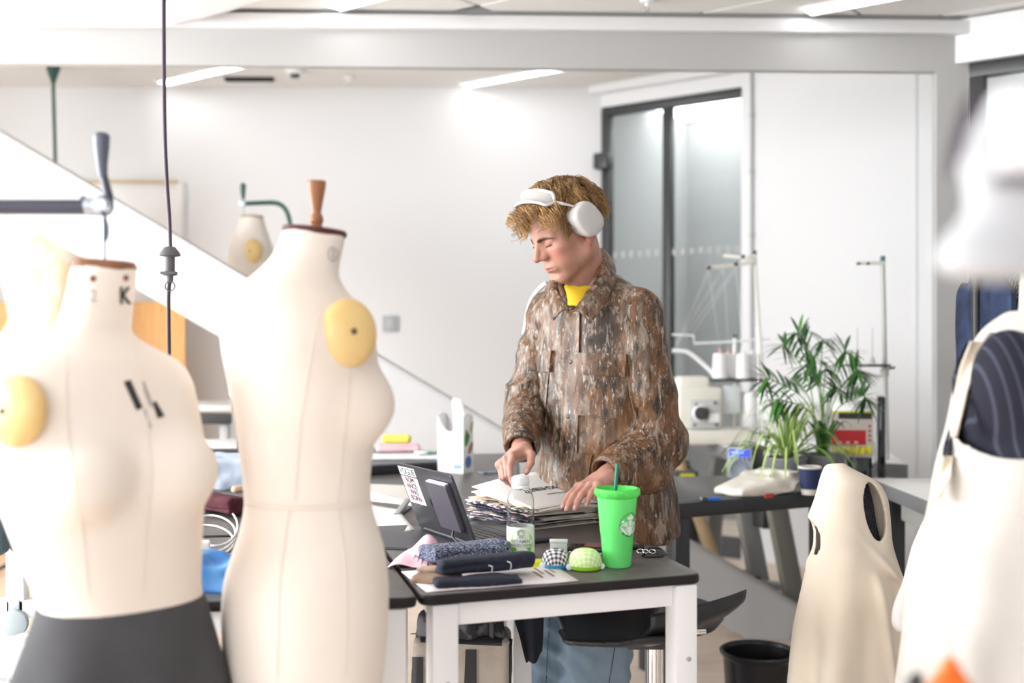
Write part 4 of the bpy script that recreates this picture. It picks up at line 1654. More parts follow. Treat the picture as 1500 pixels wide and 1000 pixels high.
def roll(name, a, b, r, m_, label, cat, lift, wav=0.010, flatz=0.62, fr=16, sd=0):
    a, b = Vector(a), Vector(b)
    fa_ = np.array([[1, 0, 0], [0, 1, 0], [0, 0, 1 / flatz]])

    ax_ = V3((b - a).normalized())

    def fn(p):
        q = p.copy()
        q[:, 2] = (q[:, 2] - a.z) / flatz + a.z
        px_ = V3(Vector((-ax_[1], ax_[0], 0)))
        rel = q - V3(a)
        w2 = np.stack([rel @ px_, rel[:, 2] + 0.25 * np.maximum(rel @ px_, 0), 0 * rel[:, 2]], -1)
        d_ = s_box(w2, (0, 0, 0), (r * 1.12, r * (0.80 + 0.2 * flatz), 1.0), rad=r * 0.5) + (vnoise(p * np.array([fr, fr * 1.5, fr * 2]) + sd, 5) - 0.5) * wav
        # spiral of the layers shows as a groove along the front
        d_ = d_ + 0.0045 * np.exp(-((p[:, 2] - a.z + 0.004 + 0.006 * np.sin(p[:, 0] * 21)) / 0.0028) ** 2)
        t_ = (p - V3(a)) @ ax_
        e_ = np.maximum(-t_ - 0.012 + 0.012 * vnoise(p * 40, 2), t_ - (b - a).length - 0.012 + 0.012 * vnoise(p * 40, 4))
        return smax(d_ * flatz, e_, 0.006)
    lo = np.minimum(V3(a), V3(b)) - r * 1.5
    hi = np.maximum(V3(a), V3(b)) + r * 1.5
    vs, qd = nets(fn, lo, hi, 0.0035)
    vs[:, 2] = np.maximum(vs[:, 2], lift)
    o = link(name, fast_mesh(vs, qd), m_)
    rehome(o, (a + b) / 2)
    return tag(o, label, cat)


qa, qb = T(646, 853, 0.033), T(774, 841, 0.021)
nr = roll('denim_roll', qa, qb, 0.027, nav, 'rolled navy denim cloth on top of the swatches, front left', 'cloth', TZ + 0.0035)
for (x0, y0, x1, y1) in ((716, 826, 720, 838), (743, 820, 748, 834)):
    p0, p1 = T(x0, y0), T(x1, y1)
    tube('loose_thread', [P(x0, y0 + 2, qa.y - 0.014), P((x0 + x1) / 2 + 3, (y0 + y1) / 2 - 2, qa.y - 0.022), P(x1, y1, qa.y - 0.022)], 0.0006, mat('thread_white', (0.8, 0.8, 0.82), 0.8), nr, seg=5, smooth_pts=4)
twd = mat('tweed_navy', (0.02, 0.028, 0.07), 0.9, col2=(0.42, 0.45, 0.58), nscale=260, nrange=(0.50, 0.60), nstretch=(1, 1, 3), bump=0.3, bscale=300)
qa, qb = T(626, 834, 0.036), T(730, 824, 0.026)
tw = roll('tweed_cloth', qa, qb, 0.042, twd, 'flecked blue tweed cloth with frayed edge on the navy roll', 'cloth', TZ + 0.002, 0.012, 0.42, 20)
bm = bmesh.new()
rg = random.Random(9)
for i in range(40):
    f = rg.random()
    px, py = 612 + 34 * f + rg.uniform(-3, 3), 812 + 36 * f + rg.uniform(-3, 3)
    q = P(px, py, qa.y - 0.028 - 0.022 * f)
    e = q + Vector((rg.uniform(-0.012, 0.0), rg.uniform(-0.006, 0.004), rg.uniform(-0.008, 0.004)))
    bm_tube(bm, [q, (q + e) / 2 + Vector((0, 0, 0.002)), e], [0.0014, 0.0011, 0.0005], 5)
o = link('fringe', bm_done(bm), twd, tw)
o['kind'] = 'stuff'
# pink cloth corner
pk = [T(568, 832), T(645, 836), T(660, 812), T(605, 800)]


def pkf(u, v):
    q = quad_fn(*pk)(u, v)
    h_ = 0.030 * math.sin(PI * min(1, max(0, u * 1.1))) * (0.25 + v * 0.75) + 0.004 * math.sin(9 * u + 4 * v)
    return Vector((q.x, q.y, TZ + 0.0015 + max(0, h_)))


o = grid_sheet('pink_cloth', pkf, 18, 12, mat('cloth_pale_pink', (0.80, 0.52, 0.60), 0.9, bump=0.15, bscale=200), None, 0.002)
rehome(o, (pk[0] + pk[2]) / 2)
tag(o, 'pale pink cloth half under the tweed at the table\'s front left', 'cloth')
# clear pen / thread ends beside the bottle
t = thing('thread_snippets', T(750, 815), 'tangle of pink and black threads at the foot of the bottle', 'thread')
rg = random.Random(12)
for i in range(6):
    q = T(738 + rg.uniform(-12, 10), 812 + rg.uniform(-4, 8), 0.0)
    q.z = TZ + 0.002
    pts = [q + Vector((0.012 * math.cos(a + i) * (0.6 + 0.1 * a), 0.009 * math.sin(a * 1.3 + i), 0.006 + 0.006 * math.sin(a * 2 + i))) for a in np.linspace(0, 5, 9)]
    tube('strand', pts, 0.0008, [dkp, mat('thread_pink', (0.75, 0.45, 0.6), 0.8), mat('thread_white')][i % 3], t, seg=5, smooth_pts=3)

# ---- the left table: shirt, tartan, cables, charger, blue bag
stripe = stripe_mat('shirt_stripe', (0.62, 0.68, 0.76), (0.18, 0.26, 0.40), 60, 'X', 0.9, 0.62)
flat_stack('folded_shirt', 330, 712, 0.0, 0.30, 0.22, 0.10, 0.1, stripe, 'folded blue striped shirt between the two near dress forms', 'shirt', 0.016)
tart = mat('tartan_red', (0.10, 0.012, 0.02), 0.9, col2=(0.045, 0.008, 0.018), nscale=40, nstretch=(1, 3, 1), bump=0.2, bscale=300)
qa, qb = T(306, 748, 0.03), T(352, 757, 0.025)
tg = roll('tartan_cloth', qa, qb, 0.036, tart, 'dark red tartan cloth lying below the striped shirt', 'cloth', TZ + 0.001, 0.014, 0.7)
whp = mat('cable_white', (0.80, 0.80, 0.80), 0.4)
q = T(296, 812)
t = thing('charger_cable', q, 'white charger plug with coiled white cable on left table', 'charger')
box('plug', q + Vector((-0.005, 0, 0.016)), (0.045, 0.04, 0.03), whp, t, rot=0.2, bev=0.006)
for j in range(3):
    cx, cy = 300 + 6 * j, 795 - 9 * j
    pts = []
    for i in range(15):
        a = -2.3 + 4.6 * i / 14
        v = T(cx + (40 - 3 * j) * math.cos(a) + 2, cy + (24 + 3 * j) * math.sin(a), 0.004 + 0.004 * j)
        pts.append(v)
    tube('cable', pts, 0.0028, whp, t, seg=8, smooth_pts=3)
blu = mat('bag_blue', (0.03, 0.16, 0.46), 0.45, col2=(0.10, 0.30, 0.62), nscale=20)
flat_stack('plastic_bag', 322, 858, 0.0, 0.17, 0.12, 0.055, 0.0, blu, 'crumpled blue plastic bag on left table edge', 'bag', 0.035)
# tan leather glove-like scrap on the tartan
flat_stack('leather_scrap', 352, 748, 0.052, 0.05, 0.03, 0.018, 0.6, mat('leather_fawn', (0.50, 0.34, 0.25), 0.6), 'small fawn leather scrap at the right end of the tartan cloth', 'swatch', 0.01)
# far end of the long table: black tray with white paper, rail
tq = [T(270, 676), T(352, 676), T(352, 662), T(270, 662)]
t = thing('pattern_tray', (tq[0] + tq[2]) / 2, 'low black tray with a white sheet, behind the striped shirt', 'tray')
slab('tray_base', [xy(v) for v in tq], TZ + 0.0005, TZ + 0.05, mat('tray_black'), t, r=0.01, bev=0.003)
slab('sheet', [xy(v.lerp((tq[0] + tq[2]) / 2, 0.12)) for v in tq], TZ + 0.0505, TZ + 0.058, papm, t, r=0.002, bev=0.001)
# grey metal bench further back
ga, gb = P(190, 600, 5.2), P(345, 600, 5.2)
t = thing('steam_bench', ((ga.x + gb.x) / 2, 5.3, 0), 'low grey metal bench with pale top behind the left table', 'bench')
box('top', ((ga.x + gb.x) / 2, 5.35, ga.z + 0.01), (gb.x - ga.x, 0.42, 0.03), mat('bench_pale', (0.55, 0.53, 0.50), 0.5), t, bev=0.004)
box('apron', ((ga.x + gb.x) / 2, 5.16, ga.z - 0.04), (gb.x - ga.x - 0.02, 0.03, 0.05), mat('bench_black', (0.03, 0.03, 0.03), 0.5), t, bev=0.004)
for x in (ga.x + 0.05, gb.x - 0.05):
    for y in (5.2, 5.5):
        box('leg', (x, y, ga.z / 2 - 0.01), (0.04, 0.04, ga.z - 0.02), mat('bench_grey', (0.35, 0.35, 0.36), 0.5), t, bev=0.003)

# ================================================================== DRESS FORMS AND GARMENTS
calico = mat('form_linen', (0.81, 0.72, 0.635), 0.85, col2=(0.85, 0.78, 0.71), nscale=5, bump=0.12, bscale=700, bdist=0.001)
plate_m = mat('plate_wood', (0.74, 0.50, 0.19), 0.4, col2=(0.80, 0.57, 0.25), nscale=14)
rust = mat('cap_rust', (0.20, 0.075, 0.03), 0.55, col2=(0.28, 0.12, 0.06), nscale=30)
wine = mat('cap_wine', (0.075, 0.015, 0.018), 0.5)
dk = mat('dark_plastic')
slate = mat('stand_slate', (0.055, 0.06, 0.085), 0.35, 0.3)


def row_body(rows, Y, ang, ratio):
    """solid through rows (py, xl, xr): rounded sections turned to ang (direction the form faces), seen width as given"""
    rows = sorted(rows, key=lambda r: -r[0])
    zs = np.array([H + (500 - r[0]) * Y / F for r in rows])
    cx = np.array([((r[1] + r[2]) / 2 - 750) * Y / F for r in rows])
    hw = np.array([(r[2] - r[1]) / 2 * Y / F for r in rows])
    ra = np.array([r[3] if len(r) > 3 else ratio for r in rows])
    c, s = abs(math.cos(ang)), abs(math.sin(ang))
    b = hw / np.sqrt((ra * c) ** 2 + s ** 2)
    a = ra * b
    zf = np.linspace(zs[0], zs[-1], 240)

    def sm(v):
        w_ = np.interp(zf, zs, v)
        kk = np.ones(9) / 9
        return np.convolve(np.pad(w_, 4, mode='edge'), kk, mode='valid')
    A, B, CX = sm(a), sm(b), sm(cx)
    fx, fy = math.cos(ang), math.sin(ang)

    def fn(p):
        z = p[:, 2]
        aa, bb, xx = np.interp(z, zf, A), np.interp(z, zf, B), np.interp(z, zf, CX)
        dx, dy = p[:, 0] - xx, p[:, 1] - Y
        u = (dx * fx + dy * fy) / aa
        v = (-dx * fy + dy * fx) / bb
        rr = (np.abs(u) ** 2.25 + np.abs(v) ** 2.25) ** (1 / 2.25)
        d = (rr - 1) * np.minimum(aa, bb) * 0.85
        return smax(d, np.maximum(z - zs[-1], zs[0] - z), 0.012)
    bx = (cx.min() - 0.3, Y - 0.32, zs[0] - 0.03), (cx.max() + 0.3, Y + 0.32, zs[-1] + 0.03)
    return fn, bx, zs


def with_bust(fn, busts):
    def g(p):
        d = fn(p)
        for c, r in busts:
            d = smin(d, s_ell(p, c, r), 0.032)
        return d
    return g


def disc_M(c, n):
    n = Vector(n).normalized()
    x = n.orthogonal()
    if abs(n.z) < 0.95:
        x = Vector((0, 0, 1)).cross(n)
    return plane_M(c, x, n)


def arm_plate(t, c, n, rx, rz, m=None):
    M = disc_M(c, n) @ Matrix.Diagonal((rx, rz, 1, 1))
    bm = bmesh.new()
    bm_lathe(bm, [(0, 0.020), (0.35, 0.0185), (0.7, 0.014), (0.93, 0.006), (1.0, -0.002), (0.98, -0.012), (0, -0.014)], 40)
    bmesh.ops.transform(bm, matrix=M, verts=bm.verts)
    o = link('arm_plate', bm_done(bm), m or plate_m, t)
    bm = bmesh.new()
    bm_lathe(bm, [(0, 0.0225), (0.0045, 0.0215), (0.006, 0.018), (0, 0.016)], 16)
    bmesh.ops.transform(bm, matrix=disc_M(c, n), verts=bm.verts)
    link('screw', bm_done(bm), mat('screw_dark', (0.09, 0.06, 0.03), 0.4), o)
    return o


def surf_text(t, bvh, txt, px, py, hpx, m, ang=0.0, lift=0.0012, sx=1.0, **k):
    me = text_mesh(txt, 1.0, extrude=0.0, **k)
    for v in me.vertices:
        x, y = v.co.x * hpx * sx, v.co.y * hpx
        q, _ = on_surface(bvh, px + x * math.cos(ang) + y * math.sin(ang), py + x * math.sin(ang) - y * math.cos(ang), lift)
        v.co = q if q else P(px, py, 3)
    return link('lettering', me, m, t, smooth=False)


def stand(t, x, y, ztop, m=CHROME, foot=0.20, legs=4):
    tube('pole', [(x, y, 0.03), (x, y, ztop)], 0.016, m, t, seg=16)
    lathe('hub', [(0, 0.10), (0.03, 0.10), (0.035, 0.06), (0.03, 0.03), (0, 0.03)], (x, y, 0), slate, t, seg=20)
    for i in range(legs):
        a = 2 * PI * i / legs + 0.5
        d = Vector((math.cos(a), math.sin(a), 0))
        tube('leg', [Vector((x, y, 0.075)) + d * 0.02, Vector((x, y, 0.06)) + d * foot * 0.6, Vector((x, y, 0.016)) + d * foot], [0.014, 0.012, 0.011], slate, t, seg=10)


print_m = mat('stamp_black', (0.03, 0.028, 0.03), 0.7)
print_g = mat('stamp_grey', (0.40, 0.37, 0.36), 0.7)
seam_m = mat('seam_linen', (0.80, 0.72, 0.64), 0.85)

# ---------------- the dress form in front, centre left (seen from behind its side)
Y2 = 1.82
k2 = Y2 / 2.05
A2 = math.radians(23)
rows2 = [(336, 414, 507, 1.0), (360, 410, 502, 1.0), (385, 392, 497, .9), (405, 368, 494, .85), (425, 343, 505, .8), (445, 329, 527, .78), (470, 322, 543, .76), (500, 322, 551, .76),
         (530, 327, 553, .78), (560, 334, 556, .8), (585, 340, 558, .8), (620, 346, 552, .82), (650, 350, 546, .84), (700, 357, 541, .88), (738, 360, 542, .88), (770, 354, 552, .85),
         (803, 343, 563, .82), (853, 327, 569, .8), (900, 324, 568, .8), (950, 326, 565, .8), (1000, 331, 559, .8), (1090, 345, 548, .8)]
fn, bx, zs = row_body(rows2, Y2, A2, 0.8)
cb = P(523, 590, Y2)
fn2 = with_bust(fn, [((cb.x + 0.016 * k2, Y2 - 0.06 * k2, cb.z), (0.060 * k2, 0.062 * k2, 0.060 * k2)), ((cb.x - 0.055 * k2, Y2 + 0.10 * k2, cb.z), (0.06 * k2, 0.06 * k2, 0.062 * k2))])
t2 = thing('dress_form', (P(446, 600, Y2).x, Y2, 0), 'cream dress form with a turned wooden knob on its neck, second from left', 'dress form', 'dress forms')
body2 = sdf_obj('torso', fn2, bx[0], bx[1], 0.0065, calico, t2)
bv2 = bvh_of([body2])
q, n = on_surface(bv2, 512, 487)
pn = Vector((math.sin(A2) + 0.12, -math.cos(A2), 0.10))
arm_plate(t2, P(512, 487, q.y + 0.0), pn, 0.052 * k2, 0.061 * k2)
# neck cap and turned knob
kc = P(461, 339, Y2)
k = Y2 / F
bm = bmesh.new()
bm_lathe(bm, [(0, 0.006), (0.058 * k2, 0.005), (0.061 * k2, 0.0), (0.058 * k2, -0.006), (0, -0.006)], 40)
bmesh.ops.transform(bm, matrix=Matrix.Translation(kc) @ Matrix.Rotation(0.10, 4, 'Y'), verts=bm.verts)
flat(link('neck_cap', bm_done(bm), wine, t2))
lathe('knob', [(0, 74 * k), (13.5 * k, 74 * k), (14.2 * k, 72.5 * k), (13.2 * k, 64 * k), (9.5 * k, 44 * k), (7 * k, 30 * k), (6.6 * k, 27 * k), (8.5 * k, 24 * k), (10.2 * k, 19 * k), (9.8 * k, 14 * k), (7.6 * k, 10 * k),
              (8.5 * k, 8 * k), (11 * k, 5 * k), (11.5 * k, 2 * k), (0, 0)], kc + Vector((0.003, 0, 0)), mat('knob_wood', (0.25, 0.095, 0.035), 0.4, col2=(0.34, 0.14, 0.06), nscale=9, nstretch=(4, 4, 0.6)), t2, seg=36)
for pts in ([(470, 440), (455, 520), (440, 620), (432, 735)], [(512, 545), (506, 620), (498, 700), (494, 738)], [(494, 742), (505, 820), (508, 900), (505, 990)], [(425, 742), (410, 850), (406, 990)]):
    line_on('seam', bv2, pts, 0.0009, seam_m, t2)
tape = line_on('waist_tape', bv2, [(362, 737), (400, 742), (450, 744), (500, 742), (540, 737)], 0.0034, seam_m, t2)
surf_text(t2, bv2, '2', 487, 372, 16, print_g, sx=0.7, lift=0.0015)
bm = bmesh.new()
bm_tube(bm, [on_surface(bv2, 487 + 7 * math.cos(a), 372 + 10 * math.sin(a), 0.001)[0] for a in [2 * PI * i / 20 for i in range(21)]], 0.0008, 5)
link('stamp_ring', bm_done(bm), print_g, t2)
stand(t2, P(448, 600, Y2).x, Y2, zs[0] + 0.03)

# ---------------- the nearest dress form at the left
Y1 = 1.70
k1 = Y1 / 1.78
A1 = math.radians(-48)
rows1 = [(387, 109, 198, 1.0), (430, 101, 194, 1.0), (466, 92, 190, 1.0), (492, 76, 187, .95), (508, 48, 214, .8), (530, 8, 248, .72), (560, -10, 263, .70), (600, -20, 270, .70),
         (640, -12, 278, .72), (675, 2, 284, .75), (715, 15, 284, .78), (745, 27, 284, .8), (800, 45, 283, .82), (860, 68, 283, .85), (885, 74, 287, .85), (940, 62, 296, .82), (1010, 48, 305, .8), (1080, 40, 310, .8)]
fn, bx, zs = row_body(rows1, Y1, A1, 0.75)
fd = Vector((math.cos(A1), math.sin(A1), 0))
sd_ = Vector((fd.y, -fd.x, 0))
ctr = P(148, 690, Y1)
bN = ctr + (fd * 0.112 + sd_ * 0.068) * k1
bF = ctr + (fd * 0.088 - sd_ * 0.085) * k1
fn1 = with_bust(fn, [(tuple(bN), (0.062 * k1, 0.062 * k1, 0.058 * k1)), (tuple(bF), (0.068 * k1, 0.068 * k1, 0.062 * k1))])
t1 = thing('dress_form', (P(150, 600, Y1).x, Y1, 0), 'nearest cream dress form at left, hung by its neck from a dark arm', 'dress form', 'dress forms')
body1 = sdf_obj('torso', fn1, bx[0], bx[1], 0.0065, calico, t1)
bv1 = bvh_of([body1])
q, n = on_surface(bv1, 24, 600)
arm_plate(t1, P(20, 602, q.y + 0.002), Vector((-0.42, -0.9, 0.06)), 0.053, 0.052)
kc = P(153, 389, Y1)
bm = bmesh.new()
bm_lathe(bm, [(0, 0.010), (0.044, 0.008), (0.049, 0.0), (0.047, -0.006), (0, -0.006)], 40)
bmesh.ops.transform(bm, matrix=Matrix.Translation(kc) @ Matrix.Rotation(0.06, 4, 'Y'), verts=bm.verts)
flat(link('neck_cap', bm_done(bm), rust, t1))
surf_text(t1, bv1, '2', 137, 434, 26, print_g, sx=0.8, lift=0.0015)
surf_text(t1, bv1, 'K', 182, 434, 34, print_m, sx=0.72, bold=0.03, lift=0.0015)
for (x, y) in ((136, 408), (184, 407)):
    q, n = on_surface(bv1, x, y, 0.001)
    if q:
        bm = bmesh.new()
        bm_lathe(bm, [(0, 0.003), (0.004, 0.002), (0.005, 0), (0, -0.002)], 12)
        bmesh.ops.transform(bm, matrix=disc_M(q, n), verts=bm.verts)
        link('tack', bm_done(bm), rust, t1)
# brushed lettering down the chest
for q4, m_ in (([(181, 559), (191, 556), (209, 597), (200, 601)], print_m), ([(206, 560), (211, 558), (225, 594), (221, 597)], print_g), ([(223, 590), (228, 587), (241, 609), (231, 613)], print_m), ([(210, 600), (213, 599), (222, 626), (219, 627)], print_g)):
    patch('brush_lettering', bv1, q4, m_, t1, 0.0008, 3, 6, 0.001)
line_on('seam', bv1, [(195, 500), (215, 600), (222, 700), (212, 790), (208, 870)], 0.0009, seam_m, t1)
line_on('seam', bv1, [(95, 520), (100, 640), (118, 760), (130, 870)], 0.0009, seam_m, t1)
# the neck arm it hangs from, post outside the picture
ts = thing('hanging_arm_stand', (P(-190, 600, Y1).x, Y1, 0), 'dark slate stand arm with upright handle holding the nearest dress form', 'stand')
xp = P(-190, 303, Y1)
ja = P(150, 301, Y1)
tube('arm', [xp, P(138, 303, Y1)], 0.0118, slate, ts, seg=20)
tube('pole', [(xp.x, Y1, 0.03), (xp.x, Y1, xp.z + 0.05)], 0.016, slate, ts, seg=16)
lathe('base', [(0, 0.03), (0.20, 0.02), (0.22, 0.0), (0, 0.0)], (xp.x, Y1, 0), slate, ts, seg=40)
jm = mat('joint_steel', (0.42, 0.46, 0.52), 0.3, 0.8)
lathe('joint', [(0, 0.018), (0.012, 0.016), (0.0165, 0.006), (0.0165, -0.006), (0.012, -0.016), (0, -0.018)], ja, jm, ts, seg=24, M=Matrix.Rotation(PI / 2, 4, 'X'))
lathe('collar', [(0.0125, -0.012), (0.0145, -0.010), (0.0145, 0.010), (0.0125, 0.012)], P(137, 302, Y1), jm, ts, seg=24, M=Matrix.Rotation(PI / 2, 4, 'Y'), close=True)
tube('clamp_screw', [P(122, 296, Y1), P(121, 288, Y1)], 0.005, slate, ts, seg=10)
tube('handle_neck', [P(158, 300, Y1), P(159, 288, Y1), P(153, 262, Y1), P(150, 250, Y1)], [0.009, 0.007, 0.006, 0.0055], slate, ts, seg=12, smooth_pts=5)
tube('handle', [P(151, 260, Y1), P(149.5, 240, Y1), P(149, 215, Y1), P(149, 200, Y1), P(149, 195.5, Y1), P(149, 193, Y1)], [0.0065, 0.0085, 0.0118, 0.0125, 0.010, 0.003], mat('handle_slate', (0.09, 0.10, 0.14), 0.3), ts, seg=20, smooth_pts=5)
tube('hook_rod', [P(151, 310, Y1), P(151.5, 340, Y1), P(152, 384, Y1)], 0.0032, jm, ts, seg=10)
tube('hook', [P(153, 318, Y1), P(157, 335, Y1), P(155.5, 348, Y1), P(152, 352, Y1)], 0.0028, slate, ts, seg=8, smooth_pts=5)

# grey skirt pinned on it
skm = mat('skirt_grey', (0.048, 0.048, 0.054), 0.85, col2=(0.062, 0.062, 0.068), nscale=9, bump=0.15, bscale=500)
rowsS = [(874, 69, 290, .86), (886, 69, 291, .86), (930, 58, 303, .84), (1000, 37, 319, .82), (1100, 8, 338, .8), (1250, -25, 362, .8)]
fnS, bxS, zS = row_body(rowsS, Y1, A1, 0.82)


def skirt(p):
    d = fnS(p)
    a = np.arctan2(p[:, 1] - Y1, p[:, 0] - P(178, 0, Y1).x)
    d = d - 0.010 * np.sin(a * 7 + 1) * np.clip((P(0, 890, Y1).z - p[:, 2]) / 0.25, 0, 1)
    inner = d + 0.011
    return np.maximum(d, -np.where(np.abs(p[:, 2] - zS[-1]) < 0.03, inner, inner))


o = sdf_obj('skirt', skirt, bxS[0], bxS[1], 0.006, skm)
rehome(o, (P(180, 0, Y1).x, Y1, zS[0]))
tag(o, 'dark grey skirt on the nearest dress form at the lower left', 'skirt')
bvs = bvh_of([o])
line_on('seam', bvs, [(95, 890), (88, 940), (78, 1000)], 0.0016, mat('skirt_seam', (0.04, 0.04, 0.05), 0.8), o)
for ch in o.children:
    ch.matrix_parent_inverse = Matrix.Translation(-o.location)
line_on('waistband_edge', bvs, [(75, 897), (140, 902), (220, 901), (288, 893)], 0.0012, mat('skirt_seam'), o)
for ch in o.children:
    ch.matrix_parent_inverse = Matrix.Translation(-o.location)

# ---------------- far form on a green arm
Y4 = 5.75
A4 = math.radians(-60)
rows4 = [(318, 352, 386, 1.0), (330, 350, 388, .95), (345, 344, 393, .75), (362, 339, 398, .7), (385, 336, 401, .7), (410, 340, 399, .74), (440, 346, 396, .78), (480, 350, 392, .85), (520, 342, 398, .8), (580, 338, 402, .8)]
fn, bx, zs = row_body(rows4, Y4, A4, 0.75)
t4 = thing('dress_form', (P(370, 600, Y4).x, Y4, 0), 'small far dress form hanging from a thin green arm by the white wall', 'dress form', 'dress forms')
body4 = sdf_obj('torso', fn, bx[0], bx[1], 0.011, calico, t4)
q, n = on_surface(bvh_of([body4]), 367, 368)
arm_plate(t4, q + Vector((0, 0.006, 0)), Vector((-0.05, -1, 0.05)), 0.058, 0.066)
lathe('neck_cap', [(0, 0.008), (0.058, 0.007), (0.061, 0), (0, -0.006)], P(369, 318, Y4), mat('cap_tan', (0.45, 0.33, 0.2), 0.5), t4, seg=30)
green = mat('arm_green', (0.012, 0.085, 0.062), 0.35)
pz = P(427, 330, Y4)
tg4 = thing('hanging_arm_stand', (pz.x, Y4, 0), 'dark green curved stand arm holding the small far dress form', 'stand')
tube('arm', [P(358, 298, Y4), P(385, 297, Y4), P(402, 297, Y4), P(413, 301, Y4), P(421, 312, Y4), P(425, 330, Y4), P(426, 360, Y4)], 0.0125, green, tg4, seg=14, smooth_pts=6)
tube('pole', [P(426, 358, Y4), (pz.x, Y4, 0.03)], 0.014, green, tg4, seg=14)
lathe('base', [(0, 0.03), (0.2, 0.02), (0.22, 0.0), (0, 0.0)], (pz.x, Y4, 0), green, tg4, seg=32)
tube('handle', [P(356.5, 292, Y4), P(356, 282, Y4), P(356, 272, Y4), P(356, 268, Y4)], [0.008, 0.013, 0.016, 0.008], green, tg4, seg=14, smooth_pts=4)
lathe('joint', [(0, 0.02), (0.016, 0.018), (0.02, 0), (0.016, -0.018), (0, -0.02)], P(356, 298, Y4), jm, tg4, seg=18, M=Matrix.Rotation(PI / 2, 4, 'X'))
tube('hook_rod', [P(357, 300, Y4), P(357, 318, Y4)], 0.004, jm, tg4, seg=8)

# ---------------- far left form in a gold patterned bodice
Y3 = 6.1
A3 = math.radians(-75)
rows3 = [(262, 42, 76, 1.0), (285, 40, 78, 1.0), (300, 15, 103, .7), (330, -5, 125, .66), (384, 1, 118, .7), (440, 13, 105, .75), (469, 17, 102, .8), (490, 6, 113, .78), (530, -6, 125, .75), (620, -12, 130, .75)]
fn, bx, zs = row_body(rows3, Y3, A3, 0.72)
gold = mat('bodice_gold', (0.84, 0.70, 0.48), 0.8, col2=(0.88, 0.82, 0.72), nscale=7, ndetail=5, nrange=(0.40, 0.58))
t3 = thing('dress_form', (P(60, 600, Y3).x, Y3, 0), 'far dress form at the left edge in a pale gold patterned bodice', 'dress form', 'dress forms')
sdf_obj('torso', fn, bx[0], bx[1], 0.012, gold, t3)
lathe('neck_cap', [(0, 0.008), (0.062, 0.007), (0.064, 0), (0, -0.006)], P(59, 262, Y3), rust, t3, seg=30)
stand(t3, P(59, 0, Y3).x, Y3, zs[0] + 0.03, slate, 0.24)
p = P(13, 338, 6.985)
t = thing('photo_card', p, 'small photo card pinned on white wall beside the gold bodice', 'card')
box('card', p, (0.105, 0.004, 0.12), mat('board_white'), t, bev=0)
for (x, z, w_, h_) in ((-0.03, 0.0, 0.022, 0.10), (0.022, -0.015, 0.025, 0.06)):
    box('picture', p + Vector((x, -0.0025, z)), (w_, 0.001, h_), mat('photo_teal', (0.03, 0.13, 0.14), 0.5), t, bev=0)

# ---------------- calico bodices at the right
toile = mat('toile_calico', (0.79, 0.69, 0.56), 0.9, col2=(0.83, 0.74, 0.62), nscale=6, bump=0.15, bscale=600, bdist=0.001)
toile_l = mat('toile_white', (0.60, 0.565, 0.525), 0.9, col2=(0.65, 0.62, 0.585), nscale=6, bump=0.12, bscale=600, bdist=0.001)
YR = 1.85
AR = math.radians(165)
rowsR = [(452, 1480, 1600, .9), (478, 1450, 1612, .8), (520, 1424, 1622, .72), (575, 1401, 1626, .72), (640, 1391, 1622, .74), (720, 1374, 1616, .78), (800, 1356, 1620, .8), (900, 1340, 1640, .8), (1000, 1330, 1660, .8), (1120, 1320, 1670, .8)]
fnR, bxR, zR = row_body(rowsR, YR, AR, 0.75)
zc = P(1500, 700, YR).z


def foldsR(p):
    a = np.arctan2(p[:, 1] - YR, p[:, 0] - P(1510, 0, YR).x)
    g = np.clip((zc - p[:, 2]) / 0.25, 0, 1)
    return 0.013 * g * np.sin(a * 8 + 3 * vnoise(p * 4, 1)) + (vnoise(p * np.array([18, 18, 7]), 2) - 0.5) * 0.012


def shell_R(p):
    d0 = fnR(p)
    d = d0 - foldsR(p) * np.exp(-(d0 / 0.06) ** 2)
    d = np.maximum(d, -(d + 0.011))
    q = P(1472, 0, YR - .10)
    cx_, zt, zb = q.x, P(0, 487, YR - .10).z, P(0, 668, YR - .10).z
    zmid, hz = (zt + zb) / 2, (zt - zb) / 2
    u = (p[:, 0] - cx_ + 0.02 * (p[:, 2] - zmid) / hz * -0.3) / 0.058
    v = (p[:, 2] - zmid) / hz
    hole = ((np.abs(u) ** 2.6 + np.abs(v) ** 3.2) ** (1 / 2.9) - 1) * 0.05
    hole = np.maximum(hole, p[:, 1] - YR)
    nk_ = np.linalg.norm((p - V3((P(1545, 0, YR).x, YR, P(0, 440, YR).z))) / np.array([1, 1, 0.6]), axis=1) - 0.062
    return np.maximum(np.maximum(d, -hole), -nk_)


tR_ = sdf_obj('calico_bodice', shell_R, bxR[0], bxR[1], 0.0045, toile_l)
rehome(tR_, (P(1500, 0, YR).x, YR, zR[0]))
tag(tR_, 'pale calico bodice on the form at the right edge, dark pinstripe in its armhole', 'bodice')
pin = stripe_mat('pinstripe_navy', (0.012, 0.013, 0.028), (0.06, 0.064, 0.10), 17, 'X', 0.85, 0.90, 0.15, rot=(0, 0.25, 0))


def inner_R(p):
    d0 = fnR(p) + 0.018
    d = d0 - (vnoise(p * np.array([9, 9, 16]), 6) - 0.5) * 0.02 * np.exp(-(d0 / 0.06) ** 2)
    # arm stump bulging towards the armhole
    c0 = P(1478, 560, YR - .1)
    d = smin(d, s_ell(p, (c0.x, YR - 0.10, c0.z), (0.058, 0.055, 0.085)), 0.03)
    return smax(d, p[:, 2] - P(0, 462, YR).z, 0.02)


